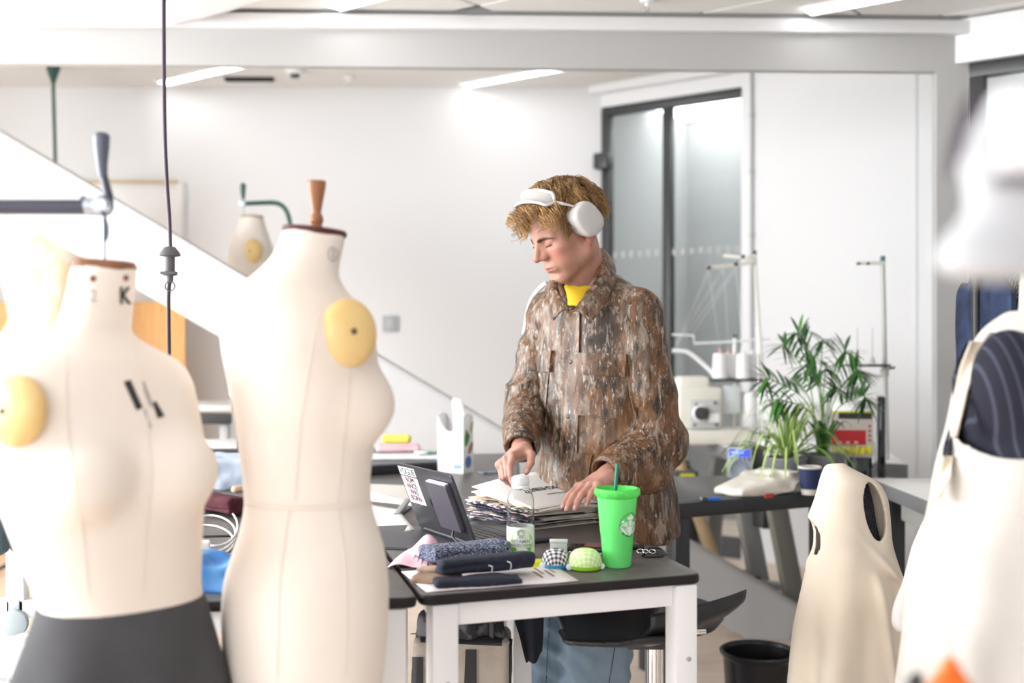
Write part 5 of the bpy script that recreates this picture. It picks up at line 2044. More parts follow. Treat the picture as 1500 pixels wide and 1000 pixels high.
tP = thing('pinstripe_jacket', (P(1500, 0, YR).x, YR, 0), 'navy pinstripe jacket on a form, showing through calico armhole at right', 'jacket')
sdf_obj('jacket_body', inner_R, bxR[0], bxR[1], 0.006, pin, tP)
lathe('form_neck', [(0.0, 0.12), (0.052, 0.115), (0.055, 0.0), (0.08, -0.05), (0, -0.06)], P(1545, 452, YR), calico, tP, seg=30)
stand(tP, P(1510, 0, YR).x, YR, zR[0] + 0.05, slate)
# loose dark lapel edge and calico flap sticking out at the left of the form


def strip(name, pts, w_, m, parent, Y, thick=0.002):
    """narrow hanging flap: pts (px, py), half width w_ in pixels, list ok"""
    def fn(u, v):
        i = v * (len(pts) - 1)
        j = min(int(i), len(pts) - 2)
        f = i - j
        x = pts[j][0] * (1 - f) + pts[j + 1][0] * f
        y = pts[j][1] * (1 - f) + pts[j + 1][1] * f
        ww = w_ if isinstance(w_, (int, float)) else float(np.interp(v, np.linspace(0, 1, len(w_)), w_))
        return P(x + (u - 0.5) * 2 * ww, y, Y + 0.02 * math.sin(u * 2.5 + v * 3))
    return grid_sheet(name, fn, 6, 14, m, parent, thick)


strip('lapel', [(1420, 502), (1412, 525), (1403, 555), (1400, 590)], [4, 9, 8, 3], pin, tP, YR - 0.02)
strip('lapel', [(1393, 628), (1387, 655), (1382, 690)], [2, 5, 2], pin, tP, YR - 0.02)
o = strip('facing', [(1432, 500), (1418, 535), (1407, 575), (1400, 615), (1397, 640)], [10, 10, 9, 8, 4], toile, None, YR - 0.075, 0.003)
o.parent = tR_
o.matrix_parent_inverse = Matrix.Translation(-tR_.location)
o = strip('facing', [(1388, 668), (1384, 700), (1372, 730)], [7, 8, 5], toile, None, YR - 0.06, 0.003)
o.parent = tR_
o.matrix_parent_inverse = Matrix.Translation(-tR_.location)

# second calico bodice, further back
YT = 2.68
AT = math.radians(-70)
rowsT = [(681, 1211, 1231, 1.1), (690, 1206, 1256, .95), (705, 1200, 1288, .75), (730, 1194, 1302, .62), (760, 1186, 1308, .6), (790, 1186, 1311, .62), (830, 1186, 1322, .68), (870, 1180, 1332, .72), (920, 1173, 1331, .75), (1000, 1168, 1325, .78), (1140, 1158, 1322, .8)]
fnT, bxT, zT = row_body(rowsT, YT, AT, 0.7)


def shell_T(p):
    d0 = fnT(p)
    a = np.arctan2(p[:, 1] - YT, p[:, 0] - P(1255, 0, YT).x)
    g = np.clip((P(0, 800, YT).z - p[:, 2]) / 0.25, 0, 1)
    fo = 0.013 * g * np.sin(a * 6 + 4 * vnoise(p * 5, 3)) + (vnoise(p * np.array([13, 13, 8]), 8) - 0.5) * 0.022
    # diagonal drag lines from the bust
    bc = P(1300, 835, YT)
    fo = fo + 0.015 * np.exp(-(((p[:, 0] - bc.x) + 0.9 * (p[:, 2] - bc.z)) / 0.014) ** 2) * np.exp(-((p[:, 2] - bc.z) / 0.07) ** 2)
    fo = fo + 0.015 * np.exp(-(((p[:, 0] - P(1268, 0, YT).x) + 0.16 * (p[:, 2] - bc.z)) / 0.012) ** 2) * np.clip((bc.z + 0.02 - p[:, 2]) / 0.05, 0, 1)
    d = d0 - fo * np.exp(-(d0 / 0.05) ** 2)
    d = np.maximum(d, -(d + 0.012))
    # right armhole, long drop shape, cut obliquely through the near side
    c0 = P(1282, 750, YT - .05)
    u = (p[:, 0] - c0.x - 0.16 * (c0.z - p[:, 2])) / 0.028
    v = (p[:, 2] - c0.z) / 0.070
    hole = (np.sqrt(u * u + v * v) - 1) * 0.028
    hole = np.maximum(hole, p[:, 1] - YT - 0.2)
    # left armhole at the far edge
    c1 = P(1178, 788, YT)
    hole2 = s_ell(p, (c1.x - 0.01, YT, c1.z), (0.038, 0.2, 0.058))
    # neck opening behind the shoulder
    c2 = P(1236, 686, YT)
    nk_ = s_ell(p, (c2.x, YT + 0.075, c2.z), (0.06, 0.07, 0.03))
    return np.maximum(np.maximum(np.maximum(d, -hole), -hole2), -nk_)


tT = sdf_obj('calico_bodice', shell_T, bxT[0], bxT[1], 0.0042, toile)
rehome(tT, (P(1250, 0, YT).x, YT, zT[0]))
tag(tT, 'sleeveless cream calico bodice with open armholes, in front of the black table', 'bodice')
bvt = bvh_of([tT])
sm2 = mat('toile_seam', (0.60, 0.48, 0.34), 0.9)
for pts in ([(1308, 785), (1318, 820), (1328, 850)],):
    o = line_on('seam', bvt, pts, 0.0012, sm2, tT, 0.002)
    if o: o.matrix_parent_inverse = Matrix.Translation(-tT.location)
o = patch('pocket_flap', bvt, [(1306, 792), (1326, 822), (1326, 850), (1306, 858)], toile, tT, 0.004, 6, 6, 0.002)
o.matrix_parent_inverse = Matrix.Translation(-tT.location)
tTs = thing('display_stand', (P(1250, 0, YT).x, YT + 0.02, 0), 'dark padded half form and pole inside the cream calico bodice', 'stand')
c0 = P(1276, 800, YT - .03)
navy_l = mat('lining_navy', (0.02, 0.02, 0.032), 0.9, col2=(0.06, 0.06, 0.085), nscale=220, nrange=(0.5, 0.6))
sdf_obj('half_form', lambda p: smin(s_ell(p, (c0.x - 0.012, YT + 0.025, c0.z - 0.03), (0.045, 0.038, 0.20)), s_cap(p, (c0.x - 0.012, YT + 0.02, c0.z - 0.25), (c0.x - 0.012, YT + 0.02, c0.z), 0.04), 0.03),
        (c0.x - 0.15, YT - 0.1, c0.z - 0.35), (c0.x + 0.15, YT + 0.15, c0.z + 0.22), 0.008, navy_l, tTs)
stand(tTs, c0.x - 0.012, YT + 0.02, c0.z - 0.2, slate)

# pale sleeve between the two bodices
YS = 2.25
rowsS2 = [(738, 1366, 1440, .6), (765, 1352, 1436, .6), (800, 1337, 1432, .55), (850, 1323, 1426, .5), (890, 1311, 1420, .5), (918, 1304, 1416, .5), (935, 1318, 1416, .5), (1000, 1325, 1416, .5), (1120, 1330, 1420, .5)]
fnL, bxL, zL = row_body(rowsS2, YS, math.radians(-80), 0.55)


def shell_S(p):
    d0 = fnL(p)
    d = d0 - (vnoise(p * np.array([20, 20, 12]), 4) - 0.5) * 0.016 * np.exp(-(d0 / 0.05) ** 2)
    d = np.maximum(d, -(d + 0.011))
    c = P(1318, 945, YS)
    return np.maximum(d, -s_ell(p, (c.x, YS - 0.05, c.z), (0.034, 0.09, 0.034)))


o = sdf_obj('calico_blouse', shell_S, bxL[0], bxL[1], 0.005, mat('toile_grey', (0.70, 0.68, 0.66), 0.9, bump=0.12, bscale=500))
rehome(o, (P(1370, 0, YS).x, YS, zL[0]))
tag(o, 'greyish white calico blouse with an open sleeve, between the two cream bodices', 'blouse')
tSs = thing('display_stand', (P(1385, 0, YS).x, YS, 0), 'slim dark pole stand holding up the greyish white calico blouse', 'stand')
tube('hanger_bar', [P(1372, 752, YS), P(1430, 752, YS)], 0.008, slate, tSs, seg=10)
stand(tSs, P(1388, 0, YS).x, YS, P(0, 752, YS).z, slate, 0.16)

# dark garments hanging on a rail by the window
YG = 2.9
rr_a, rr_b = P(1425, 372, YG), P(1640, 372, YG)
t = thing('clothes_rail', (rr_b.x, YG, 0), 'black clothes rail by the far right window, dark garments on it', 'clothes rail')
tube('rail', [rr_a, rr_b], 0.012, BLK, t, seg=14)
for q in (P(1430, 372, YG), P(1636, 372, YG)):
    tube('upright', [(q.x, YG, 0.02), (q.x, YG, q.z)], 0.012, BLK, t, seg=14)
    box('foot', (q.x, YG, 0.012), (0.03, 0.45, 0.024), BLK, t, bev=0.004)
den = mat('garment_denim', (0.012, 0.02, 0.05), 0.85, col2=(0.03, 0.055, 0.13), nscale=20)
knit = mat('garment_knit', (0.025, 0.026, 0.035), 0.95, col2=(0.42, 0.42, 0.46), nscale=110, nrange=(0.5, 0.58), nstretch=(1, 1, 0.5))
for i, (x0, m_, lab_, nm, wpx) in enumerate(((1444, den, 'blue denim jacket hanging on the rail by the right window', 'denim_jacket', 12), (1471, knit, 'black flecked knitted jumper on the rail, beside the denim jacket', 'knitted_jumper', 13))):
    rows = [(392, x0 - 3, x0 + 3, 3), (402, x0 - wpx * .6, x0 + wpx * .6, 2.6), (430, x0 - wpx, x0 + wpx, 2.4), (520, x0 - wpx * 1.1, x0 + wpx, 2.2), (620, x0 - wpx, x0 + wpx, 2.2), (760, x0 - wpx, x0 + wpx, 2.2)]
    fnG, bxG, zG = row_body(rows, YG, 0.0, 2.0)
    # thin across the rail, wide along y
    rows_b = [(r[0], r[1], r[2], 0.16) for r in rows]
    fnG, bxG, zG = row_body(rows_b, YG, math.radians(1), 0.16)

    def gfn(p, fnG=fnG, x0=x0):
        q = p.copy()
        c = P(x0, 0, YG).x
        q[:, 1] = YG + (p[:, 1] - YG) * 0.14
        d = fnG(q)
        return d - (vnoise(p * np.array([26, 26, 6]), i) - 0.5) * 0.014
    rows_c = [(r[0], r[1], r[2], 1.0) for r in rows]
    fnG, bxG, zG = row_body(rows_c, YG, 0.0, 1.0)
    lo_, hi_ = (P(x0 - 40, 0, YG).x, YG - 0.26, zG[0] - .02), (P(x0 + 40, 0, YG).x, YG + 0.26, zG[-1] + .02)
    g = thing(nm, (P(x0, 0, YG).x, YG, zG[0]), lab_, 'jacket' if i == 0 else 'jumper')
    sdf_obj('garment_body', lambda p, fnG=fnG: gfn(p, fnG, x0), lo_, hi_, 0.007, m_, g)
    hk = P(x0, 393, YG)
    tube('hanger_hook', [hk + Vector((0, 0, -0.01)), hk + Vector((0, 0, 0.012)), hk + Vector((0, 0.014, 0.030)), hk + Vector((0, 0.0, 0.052)), hk + Vector((0, -0.015, 0.04))], 0.002, CHROME, g, seg=8, smooth_pts=4)

# ---------------- very near, out of focus: pale garment at the top right, orange shears at the bottom
YB = 0.66
rowsB = [(118, 1452, 1640, .5), (150, 1437, 1640, .5), (220, 1420, 1640, .45), (300, 1404, 1640, .42), (380, 1388, 1640, .4), (408, 1384, 1640, .4)]
fnB, bxB, zB = row_body(rowsB, YB, math.radians(88), 0.3)
pale = mat('pale_felt', (0.50, 0.51, 0.53), 0.85, bump=0.05, bscale=300)
t = thing('hanging_cover', (P(1500, 0, YB).x, YB, zB[-1]), 'pale grey blurred cover with a dark edge, hanging very close at top right', 'cover')


def cov(p):
    d = fnB(p)
    q = p.copy()
    return d + 0.002 * np.sin(p[:, 2] * 90 + p[:, 0] * 40)


sdf_obj('cover_body', cov, (P(1370, 0, YB).x, YB - 0.05, zB[0] - .01), (P(1660, 0, YB).x, YB + 0.05, zB[-1] + .01), 0.0025, pale, t)
wht = mat('cover_white', (0.88, 0.88, 0.88), 0.7)
tube('dark_edge', [P(1424, 138, YB - 0.02), P(1414, 175, YB - 0.022), P(1404, 215, YB - 0.022), P(1394, 258, YB - 0.02)], [0.002, 0.0040, 0.0044, 0.002], mat('edge_plum', (0.04, 0.025, 0.045), 0.7), t, seg=10, smooth_pts=4)
box('white_panel', P(1512, 195, YB - 0.03), (0.040, 0.008, 0.046), wht, t, bev=0.003)
box('panel_shade', P(1512, 262, YB - 0.028), (0.044, 0.006, 0.0075), mat('shade_slate', (0.16, 0.16, 0.20), 0.7), t, bev=0.001)  # dark strip stands for the shadow line below the white panel
tube('hanging_cord', [P(1560, 122, YB), P(1562, -150, YB), P(1562, -700, YB)], 0.002, pale, t, seg=8)

YO = 0.95
t = thing('fabric_shears', P(1390, 1040, YO), 'orange handled shears, blurred at the bottom edge before the bodice', 'shears')
org = mat('shears_orange', (0.85, 0.16, 0.01), 0.4)
q0, q1, q2 = P(1392, 972, YO), P(1358, 1025, YO), P(1424, 1025, YO)
k = YO / F
sdf_obj('handle', lambda p: smin(smin(s_cap(p, q0, q1, 9 * k, 13 * k), s_cap(p, q0, q2, 9 * k, 13 * k), 8 * k), s_cap(p, (q1 + q2) / 2 + Vector((0, 0, -30 * k)), (q0 + q1 + q2) / 3, 24 * k, 16 * k), 8 * k),
        (q1.x - 0.03, YO - 0.03, q1.z - 0.06), (q2.x + 0.03, YO + 0.03, q0.z + 0.02), 0.0022, org, t)
tube('handle', [P(1346, 985, YO + 0.01), P(1340, 1000, YO + 0.01), P(1338, 1040, YO + 0.01)], [0.004, 0.008, 0.009], mat('grip_black', (0.02, 0.02, 0.02), 0.5), t, seg=14)
tube('blade', [P(1392, 1050, YO), P(1400, 1200, YO)], [0.006, 0.002], STEEL, t, seg=8, flatten=0.4)
# the small table edge the shears stand up from (below the frame)
tq = P(1395, 1075, YO)
t = thing('tool_stool', (tq.x, YO, 0), 'small tool stool below the frame under the shears', 'stool')
lathe('seat', [(0, 0), (0.15, 0), (0.16, -0.01), (0.15, -0.03), (0, -0.03)], (tq.x, YO, tq.z - 0.055), BLK, t, seg=30)
tube('leg', [(tq.x, YO, tq.z - 0.08), (tq.x, YO, 0.02)], 0.02, CHROME, t, seg=14)
lathe('base', [(0, 0.03), (0.15, 0.02), (0.16, 0), (0, 0)], (tq.x, YO, 0), BLK, t, seg=30)

# ================================================================== THE YOUNG MAN
person = thing('person', (P(875, 0, 3.08).x, 3.08, 0), 'young man in brown bark-patterned jacket and headphones standing at the table', 'person')
skin = mat('skin', (0.6, 0.35, 0.27), 0.48, vcol=1, sss=0.05, bump=0.06, bscale=450, bdist=0.001)
PSI, PIT = math.radians(61), math.radians(28)
HM = (Matrix.Rotation(-PSI, 3, 'Z') @ Matrix.Rotation(PIT, 3, 'X') @ Matrix.Rotation(0.03, 3, 'Y'))
HN = np.array(HM)
HC = P(828, 337, 2.98)
HS = 1.04


def hw(x, y, z):
    return HC + HM @ Vector((x, y, z)) * HS


def head_local(q):
    """distance field of head and neck in head space: -y is forward, x the man's left"""
    ax = np.abs(q[:, 0])
    m = np.stack([ax, q[:, 1], q[:, 2]], -1)            # mirrored
    d = s_ell(q, (0, .014, .036), (.0755, .096, .080))                       # skull
    d = smin(d, s_ell(q, (0, -.028, -.022), (.0605, .062, .078)), .035)      # face block
    d = smin(d, s_cap(m, (.052, .000, -.062), (.016, -.070, -.103), .020, .015), .028)   # jaw line
    d = smin(d, s_ell(q, (0, -.074, -.101), (.021, .017, .016)), .018)       # chin
    d = smin(d, s_ell(m, (.043, -.058, -.022), (.020, .021, .016)), .022)    # cheekbones
    d = smin(d, s_ell(m, (.034, -.054, -.056), (.022, .024, .026)), .022)    # cheeks
    d = smin(d, s_cap(m, (.010, -.0855, .0140), (.042, -.071, .0140), .0095, .007), .016)  # brow ridge
    d = smax(d, -s_ell(m, (.031, -.098, .001), (.0165, .0175, .0115)), .014)  # eye sockets
    d = smin(d, s_ell(m, (.0305, -.0735, .0005), (.0150, .0125, .0128)), .004)  # closed lids
    d = smax(d, -(s_cap(m, (.019, -.0885, .0085), (.043, -.079, .0075), .0012)), .003)   # lid crease
    d = smin(d, s_cap(q, (0, -.086, .014), (0, -.111, -.026), .0070, .0098), .011)       # nose bridge
    d = smin(d, s_cap(m, (.0045, -.080, .008), (.0095, -.0925, -.029), .0065, .0092), .009)      # flanks
    d = smin(d, s_ell(q, (0, -.1125, -.0305), (.0105, .0105, .0090)), .007)   # nose tip
    d = smin(d, s_ell(m, (.0122, -.0985, -.0335), (.0074, .0100, .0072)), .008)  # wings
    d = smax(d, -s_cap(m, (.0065, -.105, -.0420), (.006, -.099, -.0380), .0028), .003)    # nostrils
    d = smin(d, s_ell(q, (0, -.080, -.066), (.027, .016, .019)), .014)        # muzzle
    d = smin(d, s_cap(m, (.0, -.0955, -.0625), (.0215, -.0840, -.0665), .0052, .0022), .005)   # upper lip
    d = smin(d, s_cap(m, (.0, -.0935, -.0735), (.0200, -.0830, -.0695), .0066, .0022), .005)   # lower lip
    d = smax(d, -s_cap(m, (.0, -.1012, -.0678), (.0235, -.0865, -.0675), .0011), .0025)  # mouth line
    d = smax(d, -s_cap(q, (0, -.101, -.049), (0, -.1005, -.058), .0022), .005)   # philtrum
    d = smax(d, -s_ell(q, (0, -.093, -.086), (.018, .009, .0055)), .008)      # chin fold
    # ears
    e = s_ell(m, (.0795, .016, -.014), (.0095, .0185, .030))
    e = smin(e, s_ell(m, (.076, .008, -.040), (.007, .009, .011)), .008)
    e = smax(e, -s_ell(m, (.0890, .013, -.012), (.0060, .0105, .0185)), .004)
    d = smin(d, e, .006)
    return d


nb_base = P(861, 424, 3.06)
nb_loc = np.array((HM.transposed() @ (nb_base - HC)) / HS)


def head_fn(p):
    q = ((p - V3(HC)) @ HN) / HS
    d = head_local(q)
    n = s_cap(q, (0, .022, -.045), nb_loc, .0520, .0585)
    # the two neck muscles and the larynx
    n = smin(n, s_cap(q, (.055, .015, -.055), nb_loc * 0.95 + np.array([.012, -.045, 0]), .012, .013), .02)
    n = smin(n, s_ell(q, tuple(nb_loc * 0.55 + np.array([0, -.046, -.022])), (.011, .012, .015)), .015)
    d = smin(d, n, .022)
    return d * HS


vs_h, q_h = nets(head_fn, V3(HC) - np.array([.17, .19, .22]), V3(HC) + np.array([.17, .22, .17]), 0.0021)
ql = ((vs_h - V3(HC)) @ HN) / HS


def g(c, r, q=None, mir=True):
    q = ql if q is None else q
    m = np.stack([np.abs(q[:, 0]) if mir else q[:, 0], q[:, 1], q[:, 2]], -1)
    return np.exp(-(((m - np.array(c)) / np.array(r)) ** 2).sum(1))


base = np.array([0.45, 0.228, 0.165])
col = np.tile(base, (len(vs_h), 1))


def mixc(col, c, f):
    return col + (np.array(c) - col) * np.clip(f, 0, 1)[:, None]


mot = vnoise(ql * 90, 3)
col = col * (0.94 + 0.12 * mot)[:, None]
col = mixc(col, (0.46, 0.165, 0.125), 0.62 * g((.044, -.068, -.030), (.022, .035, .022)))
col = mixc(col, (0.45, 0.165, 0.125), 0.65 * g((0, -.118, -.032), (.014, .02, .012)))
col = mixc(col, (0.45, 0.165, 0.125), 0.7 * g((.078, .012, -.03), (.014, .02, .03)))
stub = np.clip(g((.020, -.088, -.088), (.034, .03, .018)) + g((.045, -.03, -.080), (.022, .04, .022)) + 0.9 * g((.014, -.098, -.054), (.016, .02, .006)), 0, 1)
col = mixc(col, (0.30, 0.15, 0.09), 0.42 * stub * (0.45 + 0.8 * (vnoise(ql * 420, 5) > 0.5)))
lip = np.clip(g((.0, -.097, -.0685), (.020, .016, .0062)) * 1.5, 0, 1)
col = mixc(col, (0.38, 0.115, 0.10), 0.85 * np.where(lip > 0.35, lip, 0))
col = mixc(col, (0.20, 0.06, 0.05), g((.008, -.098, -.0678), (.016, .014, .0011)))
col = mixc(col, (0.10, 0.03, 0.025), 0.9 * g((.0065, -.105, -.0405), (.0035, .006, .0025)))
col = mixc(col, (0.44, 0.20, 0.155), 0.5 * g((.031, -.088, .004), (.016, .01, .007)))
# frown-free forehead, nape under the hair is the hair's own colour
scalp = 1 / (1 + np.exp(-((ql[:, 2] * 0.75 + ql[:, 1] * 0.75) - .035) / .004))
scalp = scalp * (ql[:, 2] > -.075)
col = mixc(col, (0.20, 0.11, 0.05), scalp * 0.85)


# ---- hands
def hand_field(mir, flex, spread, thumb, lens=1.0):
    """segments (a, b, ra, rb) in hand space: +x fingers, +y thumb side, +z back of hand"""
    segs = []
    mcp = [(.088, .030, .002), (.092, .010, .004), (.088, -.010, .002), (.080, -.028, -.002)]
    L = [(.043, .026, .021), (.047, .030, .022), (.043, .028, .022), (.034, .021, .019)]
    R_ = [(.0098, .0086, .0078, .0066), (.0100, .0088, .0080, .0068), (.0095, .0084, .0076, .0064), (.0084, .0074, .0066, .0056)]
    for f in range(4):
        p = np.array(mcp[f])
        ang = 0.0
        sp_ = spread[f]
        for j in range(3):
            ang += flex[f][j]
            dvec = np.array([math.cos(ang) * math.cos(sp_), math.cos(ang) * math.sin(sp_), -math.sin(ang)])
            q = p + dvec * L[f][j] * lens
            segs.append((p, q, R_[f][j], R_[f][j + 1], f))
            p = q
    tp = [np.array(v) for v in thumb]
    for a, b, ra, rb in zip(tp, tp[1:], (.0155, .0115, .0098), (.0118, .0100, .0078)):
        segs.append((a, b, ra, rb, 4))
    if mir:
        segs = [(a * [1, -1, 1], b * [1, -1, 1], ra, rb, f) for a, b, ra, rb, f in segs]

    def fn(q):
        s = -1.0 if mir else 1.0
        qq = q * np.array([1, s, 1])
        d = s_box(qq, (.046, .001, 0), (.046, .0375, .0125), rad=.012)
        d = smin(d, s_cap(qq, (-.004, 0, .000), (.016, 0, 0), .0262, .0265), .022)          # wrist
        d = smax(d, s_box(qq, (.03, 0, 0), (.20, .06, .0215), rad=.015), .012)
        d = smin(d, s_ell(qq, (.034, .024, -.010), (.032, .018, .014)), .012)      # ball of the thumb
        d = smin(d, s_ell(qq, (.040, -.026, -.007), (.036, .014, .012)), .012)
        fd = {}
        for a, b, ra, rb, f in segs:
            e = s_cap(q, a, b, ra, rb)
            fd[f] = e if f not in fd else smin(fd[f], e, .003)
        for f in range(4):
            k_ = s_ell(qq, tuple(np.array(mcp[f]) + [0, 0, .002]), (.0115, .0095, .0105))
            d = smin(d, smin(fd[f], k_, .004), .006)
            # tendon
            d = smin(d, s_cap(qq, (.03, mcp[f][1] * 0.5, .0085), tuple(np.array(mcp[f]) + [0, 0, .005]), .0022, .0034), .006)
        d = smin(d, fd[4], .010)
        return d
    tips = [s for s in segs]
    return fn, tips


def frame(xd, zd):
    x = Vector(xd).normalized()
    z = Vector(zd)
    z = (z - x * z.dot(x)).normalized()
    y = z.cross(x)
    return Matrix((x, y, z)).transposed()


HSC = 1.0
hands = []
# his left hand (right in the picture): palm down, fingers reaching across the page
LW_ = P(887, 697, 2.83)
LM_ = frame((-0.58, -0.78, -0.22), (-0.30, -0.12, 0.92))
lfn, lsegs = hand_field(True, [(.12, .20, .15), (.15, .22, .16), (.17, .24, .18), (.20, .28, .2)], [-.04, -.02, .02, .06], [(.018, .028, -.008), (.050, .050, -.020), (.084, .046, -.030), (.112, .034, -.034)])
# his right hand (left in the picture): thumb towards us, fingers bent down to the page corner
RW_ = P(763, 659, 2.93)
RM_ = frame((-0.47, -0.83, -0.26), (-0.58, -0.05, 0.80))
rfn, rsegs = hand_field(False, [(.42, .38, .2), (.85, .9, .5), (.95, 1.0, .5), (1.0, 1.0, .5)], [.06, .0, -.03, -.06], [(.018, .026, -.010), (.046, .052, -.022), (.076, .060, -.036), (.102, .050, -.050)])
parts_v, parts_q, parts_c = [vs_h], [q_h], [col]
nv = len(vs_h)
for fn_, M_, W_, segs_, mir in ((lfn, LM_, LW_, lsegs, True), (rfn, RM_, RW_, rsegs, False)):
    vs_, q_ = nets(fn_, (-.09, -.10, -.13), (.22, .10, .05), 0.0019)
    c_ = np.tile(np.array([0.52, 0.285, 0.22]), (len(vs_), 1)) * (0.93 + 0.14 * vnoise(vs_ * 120, 4))[:, None]
    for a, b, ra, rb, f in segs_:
        # redder knuckles and finger ends
        c_ = mixc(c_, (0.53, 0.21, 0.165), 0.5 * np.exp(-(np.linalg.norm(vs_ - a, axis=1) / .011) ** 2))
    for f in range(5):
        a, b, ra, rb, _ = [s for s in segs_ if s[4] == f][-1]
        c_ = mixc(c_, (0.53, 0.20, 0.16), 0.55 * np.exp(-(np.linalg.norm(vs_ - b, axis=1) / .012) ** 2))
        # nails: paler plate on the back of the finger end
        dvec = (b - a) / np.linalg.norm(b - a)
        up_ = np.array([0, 0, 1.0]) - dvec * dvec[2]
        if f == 4:
            up_ = np.array([0, (-1 if mir else 1) * 0.75, 0.66])
            up_ = up_ - dvec * (dvec @ up_)
        up_ /= np.linalg.norm(up_)
        nc = b + up_ * rb * 0.9 + dvec * 0.0005
        sd3 = np.cross(dvec, up_)
        r_ = vs_ - nc
        nail = ((np.abs(r_ @ dvec) / .0062) ** 4 + (np.abs(r_ @ sd3) / .0048) ** 4 < 1) & (r_ @ up_ > -.004)
        c_ = mixc(c_, (0.62, 0.40, 0.35), 0.9 * nail)
    wv = vs_ * HSC @ np.array(M_).T + V3(W_)
    parts_v.append(wv)
    parts_q.append(q_ + nv)
    parts_c.append(c_)
    nv += len(wv)


# ---- trunk, arms and legs under the clothes
def J(px, py, Y):
    return V3(P(px, py, Y))


SL, EL, WLj = J(930, 458, 2.98), J(965, 648, 2.98), J(893, 694, 2.85)
SR, ER, WRj = J(806, 460, 3.16), J(773, 588, 3.13), J(766, 656, 2.96)
hipR, kneeR, ankR = J(842, 780, 3.13), J(806, 960, 3.07), J(800, 1150, 3.12)
hipL, kneeL, ankL = J(908, 780, 3.05), J(870, 960, 3.00), J(876, 1145, 3.05)
ankR[2] = ankL[2] = 0.09


def trunk(p):
    d = s_cap(p, V3(nb_base), J(872, 560, 3.08), .055, .11)
    d = smin(d, s_cap(p, J(872, 560, 3.08), J(876, 760, 3.09), .11, .12), .05)
    for a, b, c in ((SL, EL, V3(LW_)), (SR, ER, V3(RW_))):
        d = smin(d, s_cap(p, a, b, .046, .038), .03)
        d = smin(d, s_cap(p, b, c, .036, .027), .02)
    for a, b, c in ((hipR, kneeR, ankR), (hipL, kneeL, ankL)):
        d = smin(d, s_cap(p, a, b, .078, .052), .03)
        d = smin(d, s_cap(p, b, c, .050, .036), .02)
    return d


vs_, q_ = nets(trunk, (-0.12, 2.6, 0.02), (0.62, 3.45, 1.50), 0.009)
parts_v.append(vs_)
parts_q.append(q_ + nv)
parts_c.append(np.tile(base, (len(vs_), 1)))
me = fast_mesh(np.concatenate(parts_v), np.concatenate(parts_q))
set_col(me, np.concatenate(parts_c))
body = link('body', me, skin, person)

# ---- eyelashes and brows
lash = mat('lash_brown', (0.05, 0.025, 0.015), 0.7)
hairm = mat('hair', (0.3, 0.17, 0.07), 0.42, vcol=1, spec=0.5)
bm = bmesh.new()
for s in (-1, 1):
    pts = []
    for i in range(11):
        a = -1.05 + 2.1 * i / 10
        q = Vector((s * (.0305 + .0158 * math.sin(a)), -.0735 - .0128 * math.cos(a) - .0006, -.0052 - .0022 * math.cos(a) + 0.0012 * math.sin(a)))
        pts.append(hw(*q))
    bm_tube(bm, pts, [0.0003] + [0.00095] * 9 + [0.0004], 5)
    for i in range(1, 11):
        p0 = pts[i]
        d = HM @ Vector((s * 0.25 * (i - 4) / 5, -0.8, -0.75))
        bm_tube(bm, [p0, p0 + d * 0.0035, p0 + d * 0.006 + Vector((0, 0, 0.001))], [0.0005, 0.0004, 0.0001], 4)
link('eyelashes', bm_done(bm), lash, person)
bv_body = bvh_of([body])


def scalp_hit(loc, dirv):
    """surface point of the head along a head-space ray from loc"""
    o = hw(*loc)
    hit = bv_body.ray_cast(o, (HM @ Vector(dirv)).normalized())
    return hit[0], hit[1]


def hair_mesh(name, strands, parent):
    """strands: list of (pts, radii, colours) -> one mesh with colour attribute"""
    V, Q, C_ = [], [], []
    nvv = 0
    SEG = 5
    for pts, rad, cols in strands:
        pts = np.array(pts)
        n = len(pts)
        T_ = np.gradient(pts, axis=0)
        T_ /= np.linalg.norm(T_, axis=1, keepdims=True) + 1e-9
        ref = np.array([0.3, 0.5, 0.81])
        U = np.cross(T_, ref)
        U /= np.linalg.norm(U, axis=1, keepdims=True) + 1e-9
        W2 = np.cross(T_, U)
        a = np.arange(SEG) * 2 * PI / SEG
        ring = pts[:, None] + (U[:, None] * np.cos(a)[None, :, None] + W2[:, None] * np.sin(a)[None, :, None]) * np.array(rad)[:, None, None]
        V.append(ring.reshape(-1, 3))
        C_.append(np.repeat(np.array(cols), SEG, axis=0))
        i = np.arange(n - 1)[:, None] * SEG
        k_ = np.arange(SEG)[None]
        k2 = (k_ + 1) % SEG
        Q.append(np.stack([i + k_, i + k2, i + SEG + k2, i + SEG + k_], -1).reshape(-1, 4) + nvv)
        nvv += n * SEG
    me = fast_mesh(np.concatenate(V), np.concatenate(Q))
    set_col(me, np.concatenate(C_))
    return link(name, me, hairm, parent)


R2 = np.random.default_rng(21)
strands = []
for s in (-1, 1):
    for i in range(190):
        u = R2.random()
        x = .0085 + .041 * u
        z = .0085 + .0065 * math.sin(min(1, u * 1.2) * PI * 0.62) - .005 * u * u + R2.uniform(-.0032, .0032) * (1.15 - 0.65 * u)
        h_, n_ = scalp_hit((s * x, -0.16, z), (0, 1, 0))
        if h_ is None: continue
        d = (HM @ Vector((s * (0.7 + 0.5 * u), 0.35 * u, 0.55 - 0.85 * u))).normalized()
        L_ = 0.009
        p0 = np.array(h_)
        nn = np.array(n_)
        pts = [p0 - nn * 0.0005, p0 + np.array(d) * L_ * 0.5 + nn * 0.0012, p0 + np.array(d) * L_ + nn * 0.0006]
        c = np.array([0.11, 0.055, 0.024]) * R2.uniform(0.7, 1.25)
        strands.append((pts, [0.00055, 0.0005, 0.00015], [c, c, c]))
hair_mesh('eyebrows', strands, person)


